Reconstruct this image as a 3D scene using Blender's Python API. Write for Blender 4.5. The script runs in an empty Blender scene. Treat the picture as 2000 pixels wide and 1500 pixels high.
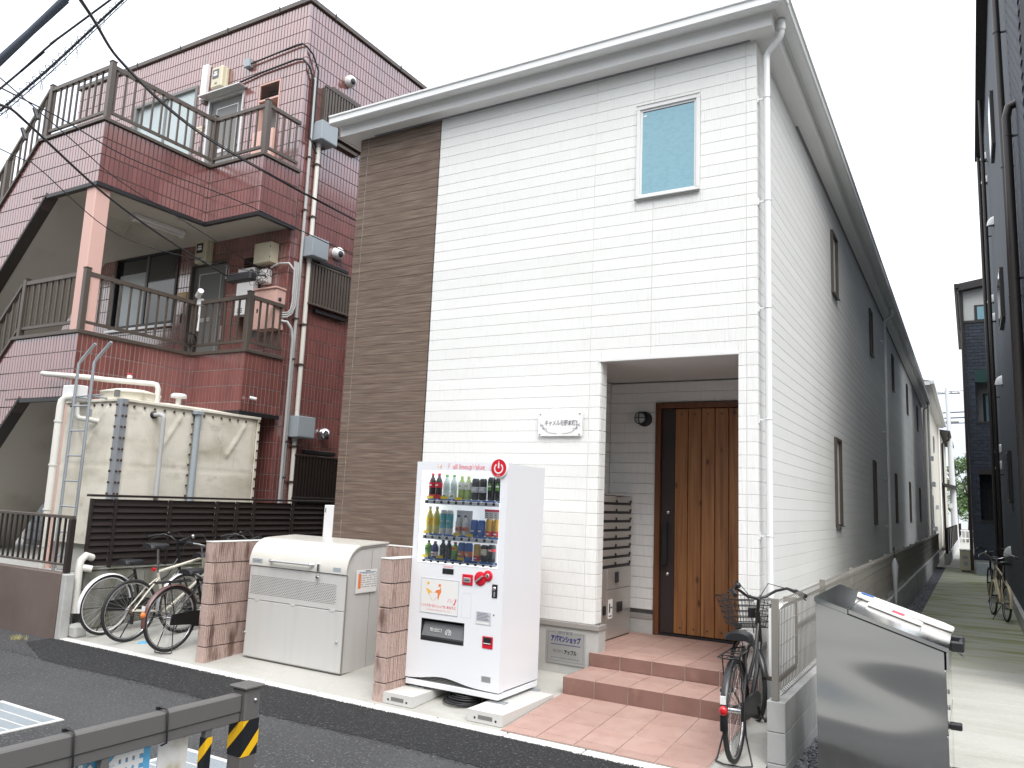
import bpy, math, random
from mathutils import Vector, Matrix
R_ = math.radians
sc = bpy.context.scene
col = sc.collection
random.seed(7)

# ------------------------------------------------------------------ camera
YAW, PITCH, ROLL, FPX = 0.53217, 0.14717, 0.04206, 1526.29
cam_d = bpy.data.cameras.new('camera'); cam = bpy.data.objects.new('camera', cam_d); col.objects.link(cam)
cam_d.sensor_width = 36; cam_d.lens = FPX * 36 / 2000; cam_d.clip_end = 2000; cam_d.clip_start = 0.05
F_ = Vector((-math.sin(YAW)*math.cos(PITCH), math.cos(YAW)*math.cos(PITCH), math.sin(PITCH)))
rt = Vector((math.cos(YAW), math.sin(YAW), 0)); up = rt.cross(F_)
r2 = rt*math.cos(ROLL) + up*math.sin(ROLL); u2 = -rt*math.sin(ROLL) + up*math.cos(ROLL)
m4 = Matrix((r2, u2, -F_)).transposed().to_4x4(); m4.translation = Vector((1.5792, -6.9311, 1.5639))
cam.matrix_world = m4
sc.camera = cam
sc.render.resolution_x = 1024; sc.render.resolution_y = 768

# ------------------------------------------------------------------ world (bright overcast) and soft sun
SUN_EL, SUN_AZ = R_(50), R_(140)      # azimuth clockwise from +y
w = bpy.data.worlds.new('World'); sc.world = w; w.use_nodes = True
nt = w.node_tree; N = nt.nodes; L = nt.links
for n in list(N): N.remove(n)
out = N.new('ShaderNodeOutputWorld'); bg = N.new('ShaderNodeBackground'); bg.inputs[1].default_value = 0.12
sky = N.new('ShaderNodeTexSky'); sky.sky_type = 'NISHITA'; sky.sun_disc = False
sky.sun_elevation = SUN_EL; sky.sun_rotation = SUN_AZ; sky.air_density = 1.0; sky.dust_density = 3.0
tc = N.new('ShaderNodeTexCoord'); sp = N.new('ShaderNodeSeparateXYZ'); L.new(tc.outputs['Generated'], sp.inputs[0])
SKY_H, SKY_Z = 0.74, 2.0             # overcast radiance at the horizon and the zenith
mr = N.new('ShaderNodeMapRange'); pw = N.new('ShaderNodeMath'); pw.operation = 'POWER'; pw.inputs[1].default_value = 1.2; pw.use_clamp = True
L.new(sp.outputs['Z'], pw.inputs[0]); L.new(pw.outputs[0], mr.inputs[0])
mr.inputs[1].default_value = 0.0; mr.inputs[2].default_value = 1.0
mr.inputs[3].default_value = SKY_H/0.12; mr.inputs[4].default_value = SKY_Z/0.12
mp = N.new('ShaderNodeMapping'); mp.inputs['Scale'].default_value = (1.3, 1.3, 3.2); L.new(tc.outputs['Generated'], mp.inputs[0])
nz = N.new('ShaderNodeTexNoise'); nz.inputs['Scale'].default_value = 1.6; nz.inputs['Detail'].default_value = 5; nz.inputs['Roughness'].default_value = .5
L.new(mp.outputs[0], nz.inputs['Vector'])
cr = N.new('ShaderNodeValToRGB'); L.new(nz.outputs['Fac'], cr.inputs[0])
cr.color_ramp.elements[0].position = .34; cr.color_ramp.elements[0].color = (.70, .76, .86, 1)
cr.color_ramp.elements[1].position = .62; cr.color_ramp.elements[1].color = (1.0, 1.005, 1.01, 1)
mu = N.new('ShaderNodeMix'); mu.data_type = 'RGBA'; mu.blend_type = 'MULTIPLY'; mu.inputs[0].default_value = 1
cmb = N.new('ShaderNodeCombineXYZ'); [L.new(mr.outputs[0], cmb.inputs[i]) for i in range(3)]
L.new(cmb.outputs[0], mu.inputs[6]); L.new(cr.outputs[0], mu.inputs[7])
mx = N.new('ShaderNodeMix'); mx.data_type = 'RGBA'; mx.inputs[0].default_value = 0.9
L.new(sky.outputs[0], mx.inputs[6]); L.new(mu.outputs[2], mx.inputs[7])
L.new(mx.outputs[2], bg.inputs[0]); L.new(bg.outputs[0], out.inputs[0])
sun_d = bpy.data.lights.new('sun', 'SUN'); sun = bpy.data.objects.new('sun', sun_d); col.objects.link(sun)
sun_d.energy = 1.5; sun_d.angle = R_(35); sun_d.color = (1, .97, .93)
sd = Vector((math.sin(SUN_AZ)*math.cos(SUN_EL), math.cos(SUN_AZ)*math.cos(SUN_EL), math.sin(SUN_EL)))
sun.rotation_euler = (-sd).to_track_quat('-Z', 'Y').to_euler(); sun.location = (0, -10, 20)
vs = sc.view_settings; vs.view_transform = 'Standard'; vs.look = 'None'; vs.exposure = 0.80; vs.gamma = 1; vs.use_curve_mapping = False

# ------------------------------------------------------------------ materials
def M(name, c, rough=.6, metal=0, layers=(), bumps=(), isl=0, obj=0, spec=.5, coat=0, rvar=0, aniso=0, emit=None):
    m = bpy.data.materials.new(name); m.use_nodes = True
    n = m.node_tree.nodes; l = m.node_tree.links
    b = n['Principled BSDF']
    b.inputs['Base Color'].default_value = (*c, 1); b.inputs['Roughness'].default_value = rough
    b.inputs['Metallic'].default_value = metal; b.inputs['Specular IOR Level'].default_value = spec
    b.inputs['Coat Weight'].default_value = coat
    if coat > .8: b.inputs['Coat IOR'].default_value = 2.6; b.inputs['Coat Roughness'].default_value = .14
    m.diffuse_color = (*c, 1)
    geo = n.new('ShaderNodeNewGeometry')
    def tex(kind, scale, detail=3):
        mpn = n.new('ShaderNodeMapping'); mpn.inputs['Scale'].default_value = scale
        l.new(geo.outputs['Position'], mpn.inputs[0])
        if kind == 'v':
            t = n.new('ShaderNodeTexVoronoi'); t.inputs['Scale'].default_value = 1; o = t.outputs['Distance']
        elif kind == 'c':
            t = n.new('ShaderNodeTexVoronoi'); t.inputs['Scale'].default_value = 1
            g = n.new('ShaderNodeSeparateColor'); l.new(t.outputs['Color'], g.inputs[0]); l.new(mpn.outputs[0], t.inputs['Vector']); return g.outputs[0]
        else:
            t = n.new('ShaderNodeTexNoise'); t.inputs['Scale'].default_value = 1; t.inputs['Detail'].default_value = detail; o = t.outputs['Fac']
        l.new(mpn.outputs[0], t.inputs['Vector'])
        return o
    cur = None
    for ly in layers:
        c2, s, lo, hi, amt = ly[:5]; kind = ly[5] if len(ly) > 5 else 'n'
        o = tex(kind, s, 5)
        r = n.new('ShaderNodeMapRange'); l.new(o, r.inputs[0]); r.inputs[1].default_value = lo; r.inputs[2].default_value = hi
        r.inputs[3].default_value = 0; r.inputs[4].default_value = amt
        x = n.new('ShaderNodeMix'); x.data_type = 'RGBA'; l.new(r.outputs[0], x.inputs[0])
        if cur is None: x.inputs[6].default_value = (*c, 1)
        else: l.new(cur, x.inputs[6])
        x.inputs[7].default_value = (*c2, 1); cur = x.outputs[2]
    for amt, src in ((isl, 'isl'), (obj, 'obj')):
        if amt:
            if src == 'isl': o = geo.outputs['Random Per Island']
            else:
                oi = n.new('ShaderNodeObjectInfo'); o = oi.outputs['Random']
            r = n.new('ShaderNodeMapRange'); l.new(o, r.inputs[0]); r.inputs[3].default_value = 1-amt; r.inputs[4].default_value = 1+amt
            h = n.new('ShaderNodeHueSaturation'); l.new(r.outputs[0], h.inputs['Value'])
            if cur is None: h.inputs['Color'].default_value = (*c, 1)
            else: l.new(cur, h.inputs['Color'])
            cur = h.outputs[0]
    if cur is not None: l.new(cur, b.inputs['Base Color'])
    if rvar:
        o = tex('n', (3, 3, 3)); r = n.new('ShaderNodeMapRange'); l.new(o, r.inputs[0]); r.inputs[1].default_value = .3; r.inputs[2].default_value = .7
        r.inputs[3].default_value = max(0.02, rough-rvar); r.inputs[4].default_value = min(1, rough+rvar); l.new(r.outputs[0], b.inputs['Roughness'])
    prev = None
    for kind, s, dist in bumps:
        o = tex('n', s, 0) if kind == 's' else tex(kind, s, 4)
        bp = n.new('ShaderNodeBump'); bp.inputs['Distance'].default_value = dist; bp.inputs['Strength'].default_value = 1
        l.new(o, bp.inputs['Height'])
        if prev is not None: l.new(prev, bp.inputs['Normal'])
        prev = bp.outputs[0]
    if prev is not None: l.new(prev, b.inputs['Normal'])
    if emit: b.inputs['Emission Color'].default_value = (*emit[0], 1); b.inputs['Emission Strength'].default_value = emit[1]
    return m
def Mglass(name, tint=(1, 1, 1), refl=.9):
    m = bpy.data.materials.new(name); m.use_nodes = True; n = m.node_tree.nodes; l = m.node_tree.links
    for x in list(n): n.remove(x)
    o = n.new('ShaderNodeOutputMaterial'); mxs = n.new('ShaderNodeMixShader'); t = n.new('ShaderNodeBsdfTransparent'); g = n.new('ShaderNodeBsdfGlossy')
    t.inputs[0].default_value = (*tint, 1); g.inputs['Roughness'].default_value = .02; g.inputs[0].default_value = (refl, refl, refl, 1)
    fr = n.new('ShaderNodeFresnel'); fr.inputs[0].default_value = 1.5
    l.new(fr.outputs[0], mxs.inputs[0]); l.new(t.outputs[0], mxs.inputs[1]); l.new(g.outputs[0], mxs.inputs[2]); l.new(mxs.outputs[0], o.inputs[0])
    return m

m_white_sid = M('white_siding', (.80, .80, .775), .65, layers=[((.72, .72, .69), (60, 60, 5), .5, .75, .55), ((.66, .66, .62), (.5, .5, .35), .55, .8, .35)], bumps=[('n', (75, 75, 3.5), .006), ('n', (260, 260, 200), .0015)], obj=.025)
m_brown_sid = M('brown_siding', (.135, .092, .067), .7, layers=[((.22, .165, .127), (2.4, 2.4, 46), .45, .66, .85), ((.07, .048, .036), (3.5, 3.5, 85), .54, .72, .75)], bumps=[('n', (3, 3, 120), .003)], obj=.05)
m_backing = M('pale_backing', (.66, .66, .64), .9)
m_bback_ = M('brown_backing', (.03, .02, .015), .9)
m_trim_w = M('white_trim', (.74, .74, .725), .38, layers=[((.6, .6, .57), (2, 2, .8), .55, .8, .3)])
m_soffit = M('soffit', (.62, .62, .60), .8)
m_gutter = M('white_gutter', (.78, .79, .78), .28, layers=[((.62, .62, .6), (3, 3, 3), .5, .8, .3)])
m_conc = M('concrete', (.44, .44, .42), .85, layers=[((.33, .33, .31), (2.2, 2.2, 3), .45, .75, .6), ((.55, .55, .53), (14, 14, 14), .5, .8, .4)], bumps=[('n', (60, 60, 60), .003)])
m_apron = M('apron_concrete', (.43, .42, .385), .85, layers=[((.31, .305, .265), (1.1, 2.5, 1), .48, .75, .65), ((.25, .255, .20), (3, 3, 3), .58, .8, .5), ((.55, .54, .51), (25, 25, 25), .5, .8, .35)], bumps=[('n', (90, 90, 90), .0016)])
m_kerb = M('kerb_concrete', (.58, .57, .545), .8, layers=[((.5, .49, .45), (6, 6, 6), .5, .8, .5)], bumps=[('n', (120, 120, 120), .0012)], obj=.03)
m_blockgrey = M('grey_block', (.46, .46, .45), .9, layers=[((.3, .3, .29), (3, 3, 1.3), .5, .75, .75), ((.17, .175, .15), (2.2, 2.2, 1.0), .6, .82, .75)], bumps=[('n', (130, 130, 130), .003)], obj=.06)
m_blockold = M('mossy_block', (.27, .265, .24), .95, layers=[((.09, .10, .05), (4, 4, 2.2), .42, .66, .85), ((.15, .14, .12), (12, 12, 12), .5, .8, .6)], bumps=[('n', (90, 90, 90), .004)], obj=.08)
m_pinkblock = M('pink_block', (.47, .345, .30), .92, layers=[((.33, .24, .205), (50, 50, 50), .45, .7, .6), ((.12, .065, .048), (8, 8, 2.2), .54, .68, .9), ((.56, .43, .38), (3, 3, 3), .5, .8, .35)], bumps=[('n', (170, 170, 170), .003)], obj=.05)
m_mortar = M('mortar', (.09, .075, .07), .95)
m_asph = M('asphalt', (.046, .046, .048), .9, layers=[((.024, .024, .025), (48, 48, 48), .44, .36, .95), ((.15, .15, .155), (62, 62, 62), .56, .68, 1.0), ((.40, .40, .40), (24, 24, 24), .735, .76, .9), ((.085, .085, .085), (.8, .8, .8), .4, .7, .5)], bumps=[('v', (75, 75, 75), .008), ('n', (30, 30, 30), .006)])
m_asph_new = M('new_asphalt', (.014, .014, .015), .85, layers=[((.006, .006, .006), (38, 38, 38), .46, .38, .9), ((.11, .11, .115), (45, 45, 45), .59, .69, .95), ((.35, .35, .35), (22, 22, 22), .75, .77, .9)], bumps=[('v', (60, 60, 60), .013), ('n', (25, 25, 25), .01)])
m_aggr = M('aggregate', (.045, .045, .046), .75, isl=.5)
m_path = M('path_concrete', (.43, .425, .385), .85, layers=[((.34, .335, .29), (.8, 3.4, 1), .45, .7, .7), ((.24, .25, .19), (1.8, 6, 1), .6, .8, .5), ((.6, .59, .55), (30, 30, 30), .5, .8, .3)], bumps=[('n', (80, 80, 80), .002)])
m_pathmoss = M('mossy_path', (.38, .38, .31), .9, layers=[((.20, .225, .07), (.9, 3.6, 1), .44, .64, .85), ((.36, .36, .31), (1.4, 7, 1), .6, .75, .6)], bumps=[('n', (60, 60, 60), .003)])
m_gravel = M('gravel', (.24, .245, .26), .9, isl=.45)
m_soil = M('soil', (.13, .125, .115), .95, bumps=[('n', (40, 40, 40), .02)])
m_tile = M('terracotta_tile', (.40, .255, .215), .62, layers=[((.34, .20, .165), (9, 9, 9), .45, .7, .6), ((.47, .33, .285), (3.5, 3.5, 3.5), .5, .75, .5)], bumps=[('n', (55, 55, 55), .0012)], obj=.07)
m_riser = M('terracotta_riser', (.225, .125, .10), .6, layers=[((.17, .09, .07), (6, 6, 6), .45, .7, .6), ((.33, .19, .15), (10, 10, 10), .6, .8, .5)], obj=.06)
m_grout = M('grout', (.60, .52, .46), .9)
m_rtile = M('red_wall_tile', (.225, .072, .064), .28, coat=.9, layers=[((.135, .038, .034), (2.6, 2.6, .9), .45, .75, .6), ((.29, .12, .095), (1.0, 1.0, .6), .55, .8, .5)], isl=.13, spec=.75, bumps=[('n', (9, 9, 5), .0022)])
m_rgrout = M('tile_grout', (.105, .08, .073), .9, layers=[((.05, .035, .03), (.35, .35, .3), .45, .55, .6)])
m_rgroutp = M('pale_tile_grout', (.30, .255, .24), .9, layers=[((.10, .08, .07), (.8, .8, .6), .5, .65, .6)])
m_brownmet = M('brown_metal', (.085, .067, .054), .42, layers=[((.12, .10, .085), (3, 3, 3), .5, .8, .5)], metal=.0, spec=.6)
m_beige = M('beige_plaster', (.50, .475, .42), .85, layers=[((.33, .30, .25), (1.2, 1.2, 1.2), .52, .75, .7), ((.22, .19, .15), (2.4, 2.4, 2.4), .66, .8, .6)])
m_pink = M('pink_paint', (.66, .42, .36), .55, layers=[((.5, .3, .26), (2, 2, .6), .55, .8, .4)])
m_greydoor = M('grey_door', (.17, .17, .165), .45)
m_silver = M('silver_trim', (.6, .6, .6), .35, metal=.7)
m_frost = M('frosted_glass', (.42, .49, .50), .22, layers=[((.3, .36, .37), (2, 2, 2), .45, .7, .5)], bumps=[('n', (160, 160, 160), .001)], spec=.8)
m_darkglass = M('dark_glass', (.035, .042, .045), .06, spec=.9)
m_blueglass = M('blue_frosted_glass', (.22, .40, .47), .12, layers=[((.18, .345, .41), (18, 18, 30), .45, .6, .5)], bumps=[('n', (60, 60, 60), .0008)], spec=.6)
m_black = M('black_plastic', (.018, .018, .02), .4)
m_rubber = M('tyre_rubber', (.022, .022, .023), .75)
m_darkbrown = M('dark_brown_metal', (.024, .018, .016), .42, spec=.5)
m_cream = M('cream_plastic', (.62, .57, .42), .45, layers=[((.45, .4, .28), (3, 3, 2), .55, .8, .5)])
m_white = M('white_plastic', (.78, .78, .77), .35)
m_greybox = M('grey_enamel', (.34, .38, .41), .45, layers=[((.25, .28, .3), (2, 2, 1), .5, .8, .5)])
m_pipe = M('grey_pvc', (.46, .46, .45), .4, layers=[((.3, .29, .27), (4, 4, 1.5), .5, .8, .5)])
m_wpipe = M('white_pvc', (.72, .70, .64), .4, layers=[((.5, .46, .38), (3, 3, 1.5), .5, .8, .5)])
m_pave_unseen = M('unseen_pavement_concrete', (.20, .20, .19), .9, layers=[((.15, .15, .14), (2, 2, 2), .45, .7, .6)])  # tone set for the reflection of the added slab in the steel bin
m_steel = M('stainless_steel', (.78, .775, .755), .11, metal=1, bumps=[('s', (1.1, 1.1, 2.6), .05)])
m_galv = M('galvanised_steel', (.42, .45, .48), .45, metal=.6, layers=[((.25, .24, .23), (5, 5, 2), .5, .75, .6)])
m_tank = M('tank_plastic', (.74, .70, .60), .55, layers=[((.42, .385, .29), (1.5, 1.5, 3), .45, .72, .7), ((.36, .22, .09), (9, 9, .9), .66, .8, .7), ((.27, .26, .2), (5, 5, 7), .6, .8, .5)], bumps=[('n', (12, 12, 12), .004)])
m_rust = M('rusty_bolt', (.07, .045, .035), .8)
m_vm = M('machine_white', (.80, .81, .83), .22, coat=.3)
m_vmgrey = M('machine_grey', (.55, .57, .60), .4)
m_vmin = M('machine_inside', (.74, .76, .79), .45)
m_vmglow = M('glowing_back', (.7, .72, .75), .5, emit=((.93, .97, 1), .3))  # glow added to the display back to brighten it, no lamp modelled
m_linerglow = M('glowing_liner', (.8, .82, .85), .5, emit=((.95, .98, 1), .95))  # glow added to the liner walls to light the drinks, not a lamp
m_red = M('red_paint', (.62, .012, .03), .35)
m_redtext = M('red_print', (.72, .09, .13), .5)
m_pinktext = M('pink_print', (.8, .45, .48), .5)
m_yellow = M('yellow_print', (.83, .60, .03), .5)
m_orange = M('orange_print', (.80, .22, .06), .5)
m_amber = M('amber_print', (.85, .50, .08), .5)
m_blue = M('blue_print', (.05, .16, .48), .5)
m_navy = M('navy_print', (.03, .03, .16), .5)
m_ltblue = M('light_blue_print', (.12, .42, .68), .5, layers=[((.35, .6, .8), (5, 5, 5), .5, .8, .4)])
m_green = M('green_print', (.14, .42, .06), .45)
m_paper = M('paper', (.78, .77, .75), .7)
m_ink = M('ink', (.03, .03, .035), .6)
m_greyink = M('grey_ink', (.22, .22, .24), .6)
m_binw = M('bin_steel_paint', (.565, .555, .535), .33, layers=[((.5, .475, .43), (14, 14, .8), .5, .8, .45)], coat=.2)
m_binw2 = M('bin_lid_paint', (.66, .64, .585), .28, coat=.3, layers=[((.58, .55, .49), (3, 3, 3), .5, .8, .35)])
m_binedge = M('bin_edge', (.30, .28, .26), .45)
m_signmetal = M('sign_metal', (.60, .60, .585), .38, metal=.75)
m_wood = M('door_wood', (.34, .15, .052), .42, layers=[((.20, .075, .024), (26, 26, 1.1), .42, .7, .85), ((.50, .26, .105), (40, 40, 1.6), .55, .8, .6), ((.06, .02, .008), (7.5, 7.5, 3.4), .17, .05, .95, 'v'), ((.15, .055, .02), (22, 22, .8), .60, .72, .8)], bumps=[('n', (60, 60, 3), .0012)], obj=.12)
m_woodd = M('door_frame_wood', (.15, .058, .022), .45, layers=[((.08, .03, .012), (30, 30, 1.2), .45, .7, .8)])
m_doordark = M('door_dark_strip', (.035, .024, .022), .5)
m_mailbox = M('mailbox_steel', (.52, .50, .47), .32, metal=.6, bumps=[('n', (3, 3, 60), .0006)])
m_darkwall = M('dark_render', (.06, .072, .088), .75, layers=[((.06, .07, .085), (1, 1, .6), .45, .7, .6)], bumps=[('n', (90, 90, 90), .004)])
m_darkbrick = M('dark_brick', (.028, .036, .052), .6, layers=[((.04, .05, .07), (9, 9, 14), .45, .7, .7)], bumps=[('n', (30, 30, 40), .008)], isl=.2)
m_whitebrick = M('white_brick', (.55, .56, .55), .7, bumps=[('n', (20, 20, 60), .005)])
m_creamwall = M('cream_render', (.56, .53, .46), .85, layers=[((.47, .44, .38), (.8, .8, .8), .5, .8, .5)], bumps=[('n', (50, 50, 50), .003)])
m_roofd = M('dark_roof', (.03, .027, .027), .6)
m_leaf = M('leaf', (.055, .11, .022), .6, isl=.4)
m_bark = M('bark', (.09, .075, .055), .9)
m_pole = M('pole_concrete', (.60, .62, .63), .8)
m_cable = M('cable_black', (.012, .012, .014), .5)
m_cablegrey = M('cable_blue_grey', (.06, .075, .10), .5)
m_rail = M('rail_grey', (.115, .11, .105), .5, bumps=[('n', (300, 300, 300), .0006)])
m_tapey = M('tape_yellow', (.82, .47, .01), .35)
m_tapek = M('tape_black', (.012, .013, .016), .3)
m_mesh = M('fence_mesh', (.24, .225, .20), .45, spec=.5)
m_bikeblk = M('bike_black', (.012, .012, .013), .3, coat=.15)
m_bikecream = M('bike_cream', (.68, .64, .53), .3, coat=.4)
m_bikebeige = M('bike_beige', (.66, .55, .36), .3, coat=.4)
m_bikebrown = M('bike_brown', (.14, .065, .06), .35, coat=.3)
m_chrome = M('chrome', (.62, .62, .63), .18, metal=1)
m_spoke = M('spoke_steel', (.5, .5, .5), .3, metal=.8)
m_redlens = M('red_reflector', (.55, .01, .015), .15, spec=.8)
m_cola = M('dark_drink', (.035, .012, .01), .12, spec=.7)
m_clearpet = M('clear_drink', (.62, .72, .70), .12, spec=.7)
m_teapet = M('green_drink', (.38, .52, .14), .15, spec=.7)
m_lemon = M('lemon_drink', (.72, .64, .20), .15, spec=.7)
m_teal = M('teal_label', (.15, .5, .55), .35)
m_coffee = M('black_can', (.015, .015, .016), .25, spec=.7)
m_gold = M('gold_label', (.60, .36, .07), .35)
m_straw = M('dry_grass', (.42, .38, .16), .8, isl=.3)
g_clear = Mglass('clear_pane')
g_poly = M('milky_plastic', (.55, .57, .58), .25)

# ------------------------------------------------------------------ mesh builder
WL = {}
class MB:
    def __init__(s): s.v = []; s.f = []; s.sm = []
    def add(s, vs, fs, sm=False):
        k = len(s.v); s.v += [tuple(p) for p in vs]; s.f += [tuple(i+k for i in f) for f in fs]; s.sm += [sm]*len(fs); return s
    def quad(s, a, b, c, d): return s.add((a, b, c, d), ((0, 1, 2, 3),))
    def box(s, x0, x1, y0, y1, z0, z1):
        if x0 > x1: x0, x1 = x1, x0
        if y0 > y1: y0, y1 = y1, y0
        if z0 > z1: z0, z1 = z1, z0
        return s.add([(x, y, z) for z in (z0, z1) for y in (y0, y1) for x in (x0, x1)],
                     ((0, 2, 3, 1), (4, 5, 7, 6), (0, 1, 5, 4), (2, 6, 7, 3), (0, 4, 6, 2), (1, 3, 7, 5)))
    def convex(s, vs, fs, sm=False):
        c = sum((Vector(v) for v in vs), Vector())/len(vs); o = []
        for f in fs:
            a, b, d = (Vector(vs[i]) for i in f[:3]); n = (b-a).cross(d-a)
            o.append(f if n.dot(a-c) > 0 else tuple(reversed(f)))
        return s.add(vs, o, sm)
    def cbox(s, x0, x1, y0, y1, z0, z1, b=.004):
        X = (x0, x1); Y = (y0, y1); Z = (z0, z1); vs = []; idx = {}
        for i in (0, 1):
            for j in (0, 1):
                for k in (0, 1):
                    dx = b*(1-2*i); dy = b*(1-2*j); dz = b*(1-2*k); p = (X[i], Y[j], Z[k])
                    for a in range(3):
                        q = [p[0]+dx, p[1]+dy, p[2]+dz]; q[a] = p[a]; idx[i, j, k, a] = len(vs); vs.append(tuple(q))
        fs = []
        for a in range(3):
            b1, b2 = [t for t in range(3) if t != a]
            for sgn in (0, 1):
                f = []
                for u, v in ((0, 0), (1, 0), (1, 1), (0, 1)):
                    c = [0, 0, 0]; c[a] = sgn; c[b1] = u; c[b2] = v; f.append(idx[c[0], c[1], c[2], a])
                fs.append(tuple(f))
            for u in (0, 1):
                for v in (0, 1):
                    c0 = [0, 0, 0]; c0[b1] = u; c0[b2] = v; c1 = list(c0); c1[a] = 1
                    fs.append((idx[(*c0, b1)], idx[(*c0, b2)], idx[(*c1, b2)], idx[(*c1, b1)]))
        for i in (0, 1):
            for j in (0, 1):
                for k in (0, 1): fs.append((idx[i, j, k, 0], idx[i, j, k, 1], idx[i, j, k, 2]))
        return s.convex(vs, fs)
    def tube(s, pts, r, n=8, cap=True, rs=None):
        P = [Vector(p) for p in pts]; m = len(P); rings = []
        t0 = (P[1]-P[0]).normalized(); u = t0.orthogonal().normalized()
        for i in range(m):
            t = (P[min(i+1, m-1)]-P[max(i-1, 0)])
            t = t.normalized() if t.length > 1e-9 else t0
            u = (u-t*u.dot(t)); u = u.normalized() if u.length > 1e-6 else t.orthogonal().normalized(); v = t.cross(u)
            rr = rs[i] if rs else r
            rings.append([P[i]+(u*math.cos(2*math.pi*k/n)+v*math.sin(2*math.pi*k/n))*rr for k in range(n)])
        vs = [p for g in rings for p in g]; fs = []
        for i in range(m-1):
            for k in range(n):
                a = i*n+k; b = i*n+(k+1) % n; fs.append((a, b, b+n, a+n))
        s.add(vs, fs, True)
        if cap:
            s.add(rings[0], (tuple(reversed(range(n))),)); s.add(rings[-1], (tuple(range(n)),))
        return s
    def cyl(s, a, b, r, n=12, r2=None): return s.tube([a, b], r, n, True, None if r2 is None else [r, r2])
    def torus(s, c, ax, Rm, r, n=36, k=6, a0=0, a1=2*math.pi, flat=1.0):
        c = Vector(c); ax = Vector(ax).normalized(); u = ax.orthogonal().normalized() if abs(ax.y) < .99 else Vector((1, 0, 0)); v = ax.cross(u)
        full = abs(a1-a0-2*math.pi) < 1e-6; m = n if full else n+1; vs = []; fs = []
        for i in range(m):
            t = a0+(a1-a0)*i/n; d = u*math.cos(t)+v*math.sin(t)
            for j in range(k):
                q = 2*math.pi*j/k; vs.append(c+d*(Rm+r*math.cos(q))+ax*(r*flat*math.sin(q)))
        for i in range(n):
            for j in range(k):
                a = i*k+j; b = i*k+(j+1) % k; a2 = ((i+1) % m)*k+j; b2 = ((i+1) % m)*k+(j+1) % k; fs.append((a, a2, b2, b))
        return s.add(vs, fs, True)
    def lathe(s, c, prof, n=16, ax='z', sm=True):
        vs = []; fs = []; m = len(prof)
        for r, h in prof:
            for k in range(n):
                a = 2*math.pi*k/n; x, y = r*math.cos(a), r*math.sin(a)
                if ax == 'z': p = (c[0]+x, c[1]+y, c[2]+h)
                elif ax == 'y': p = (c[0]+x, c[1]+h, c[2]-y)
                else: p = (c[0]+h, c[1]+x, c[2]+y)
                vs.append(p)
        for i in range(m-1):
            for k in range(n):
                a = i*n+k; b = i*n+(k+1) % n; fs.append((a, b, b+n, a+n))
        return s.add(vs, fs, sm)
    def ball(s, c, r, n=10, m=6, sz=1.0):
        return s.lathe(c, [(max(r*math.sin(math.pi*i/m), 1e-4), -r*sz*math.cos(math.pi*i/m)) for i in range(m+1)], n)
    def prism(s, poly, axis, a, b):
        """poly: 2D points in the other two axes (order x,y,z minus axis), extruded along axis a..b"""
        def P(p, t):
            return {'x': (t, p[0], p[1]), 'y': (p[0], t, p[1]), 'z': (p[0], p[1], t)}[axis]
        n = len(poly); A = sum(poly[i][0]*poly[(i+1) % n][1]-poly[(i+1) % n][0]*poly[i][1] for i in range(n))
        if (A < 0) != (axis == 'y'): poly = poly[::-1]
        if a > b: a, b = b, a
        vs = [P(p, a) for p in poly]+[P(p, b) for p in poly]
        fs = [tuple(reversed(range(n))), tuple(range(n, 2*n))]+[(i, (i+1) % n, (i+1) % n+n, i+n) for i in range(n)]
        return s.add(vs, fs)
    def xf(s, mt):
        s.v = [tuple(mt @ Vector(p)) for p in s.v]; return s
    def mesh(s, name, m, off=(0, 0, 0)):
        me = bpy.data.meshes.new(name)
        me.from_pydata([(p[0]-off[0], p[1]-off[1], p[2]-off[2]) for p in s.v], [], s.f)
        if any(s.sm): me.polygons.foreach_set('use_smooth', s.sm)
        me.materials.append(m); me.update(); return me
    def build(s, name, m, parent=None, label=None, kind=None, cat=None, group=None, loc=None):
        if not s.v: return None
        off = (0, 0, 0) if parent is None else WL.get(parent.name, (0, 0, 0))
        base = loc
        if base is None and parent is None: base = (0, 0, 0)
        if parent is None: off2 = base
        else: off2 = off
        o = bpy.data.objects.new(name, s.mesh(name, m, off2)); col.objects.link(o)
        if parent is None: o.location = base; WL[o.name] = tuple(base)
        else: o.parent = parent; WL[o.name] = off
        tag(o, label, cat, group, kind); return o
def tag(o, label=None, cat=None, group=None, kind=None):
    if label: o['label'] = label
    if cat: o['category'] = cat
    if group: o['group'] = group
    if kind: o['kind'] = kind
    return o
def thing(name, label, cat, loc=(0, 0, 0), group=None, kind=None):
    o = bpy.data.objects.new(name, None); col.objects.link(o); o.location = loc; o.empty_display_size = .1
    WL[o.name] = tuple(loc); return tag(o, label, cat, group, kind)
def piece(me, name, loc, parent, kind=None, label=None):
    o = bpy.data.objects.new(name, me); col.objects.link(o); o.parent = parent
    p = WL.get(parent.name, (0, 0, 0)); o.location = (loc[0]-p[0], loc[1]-p[1], loc[2]-p[2]); WL[o.name] = tuple(loc)
    if kind: o['kind'] = kind
    if label: o['label'] = label
    return o
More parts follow.
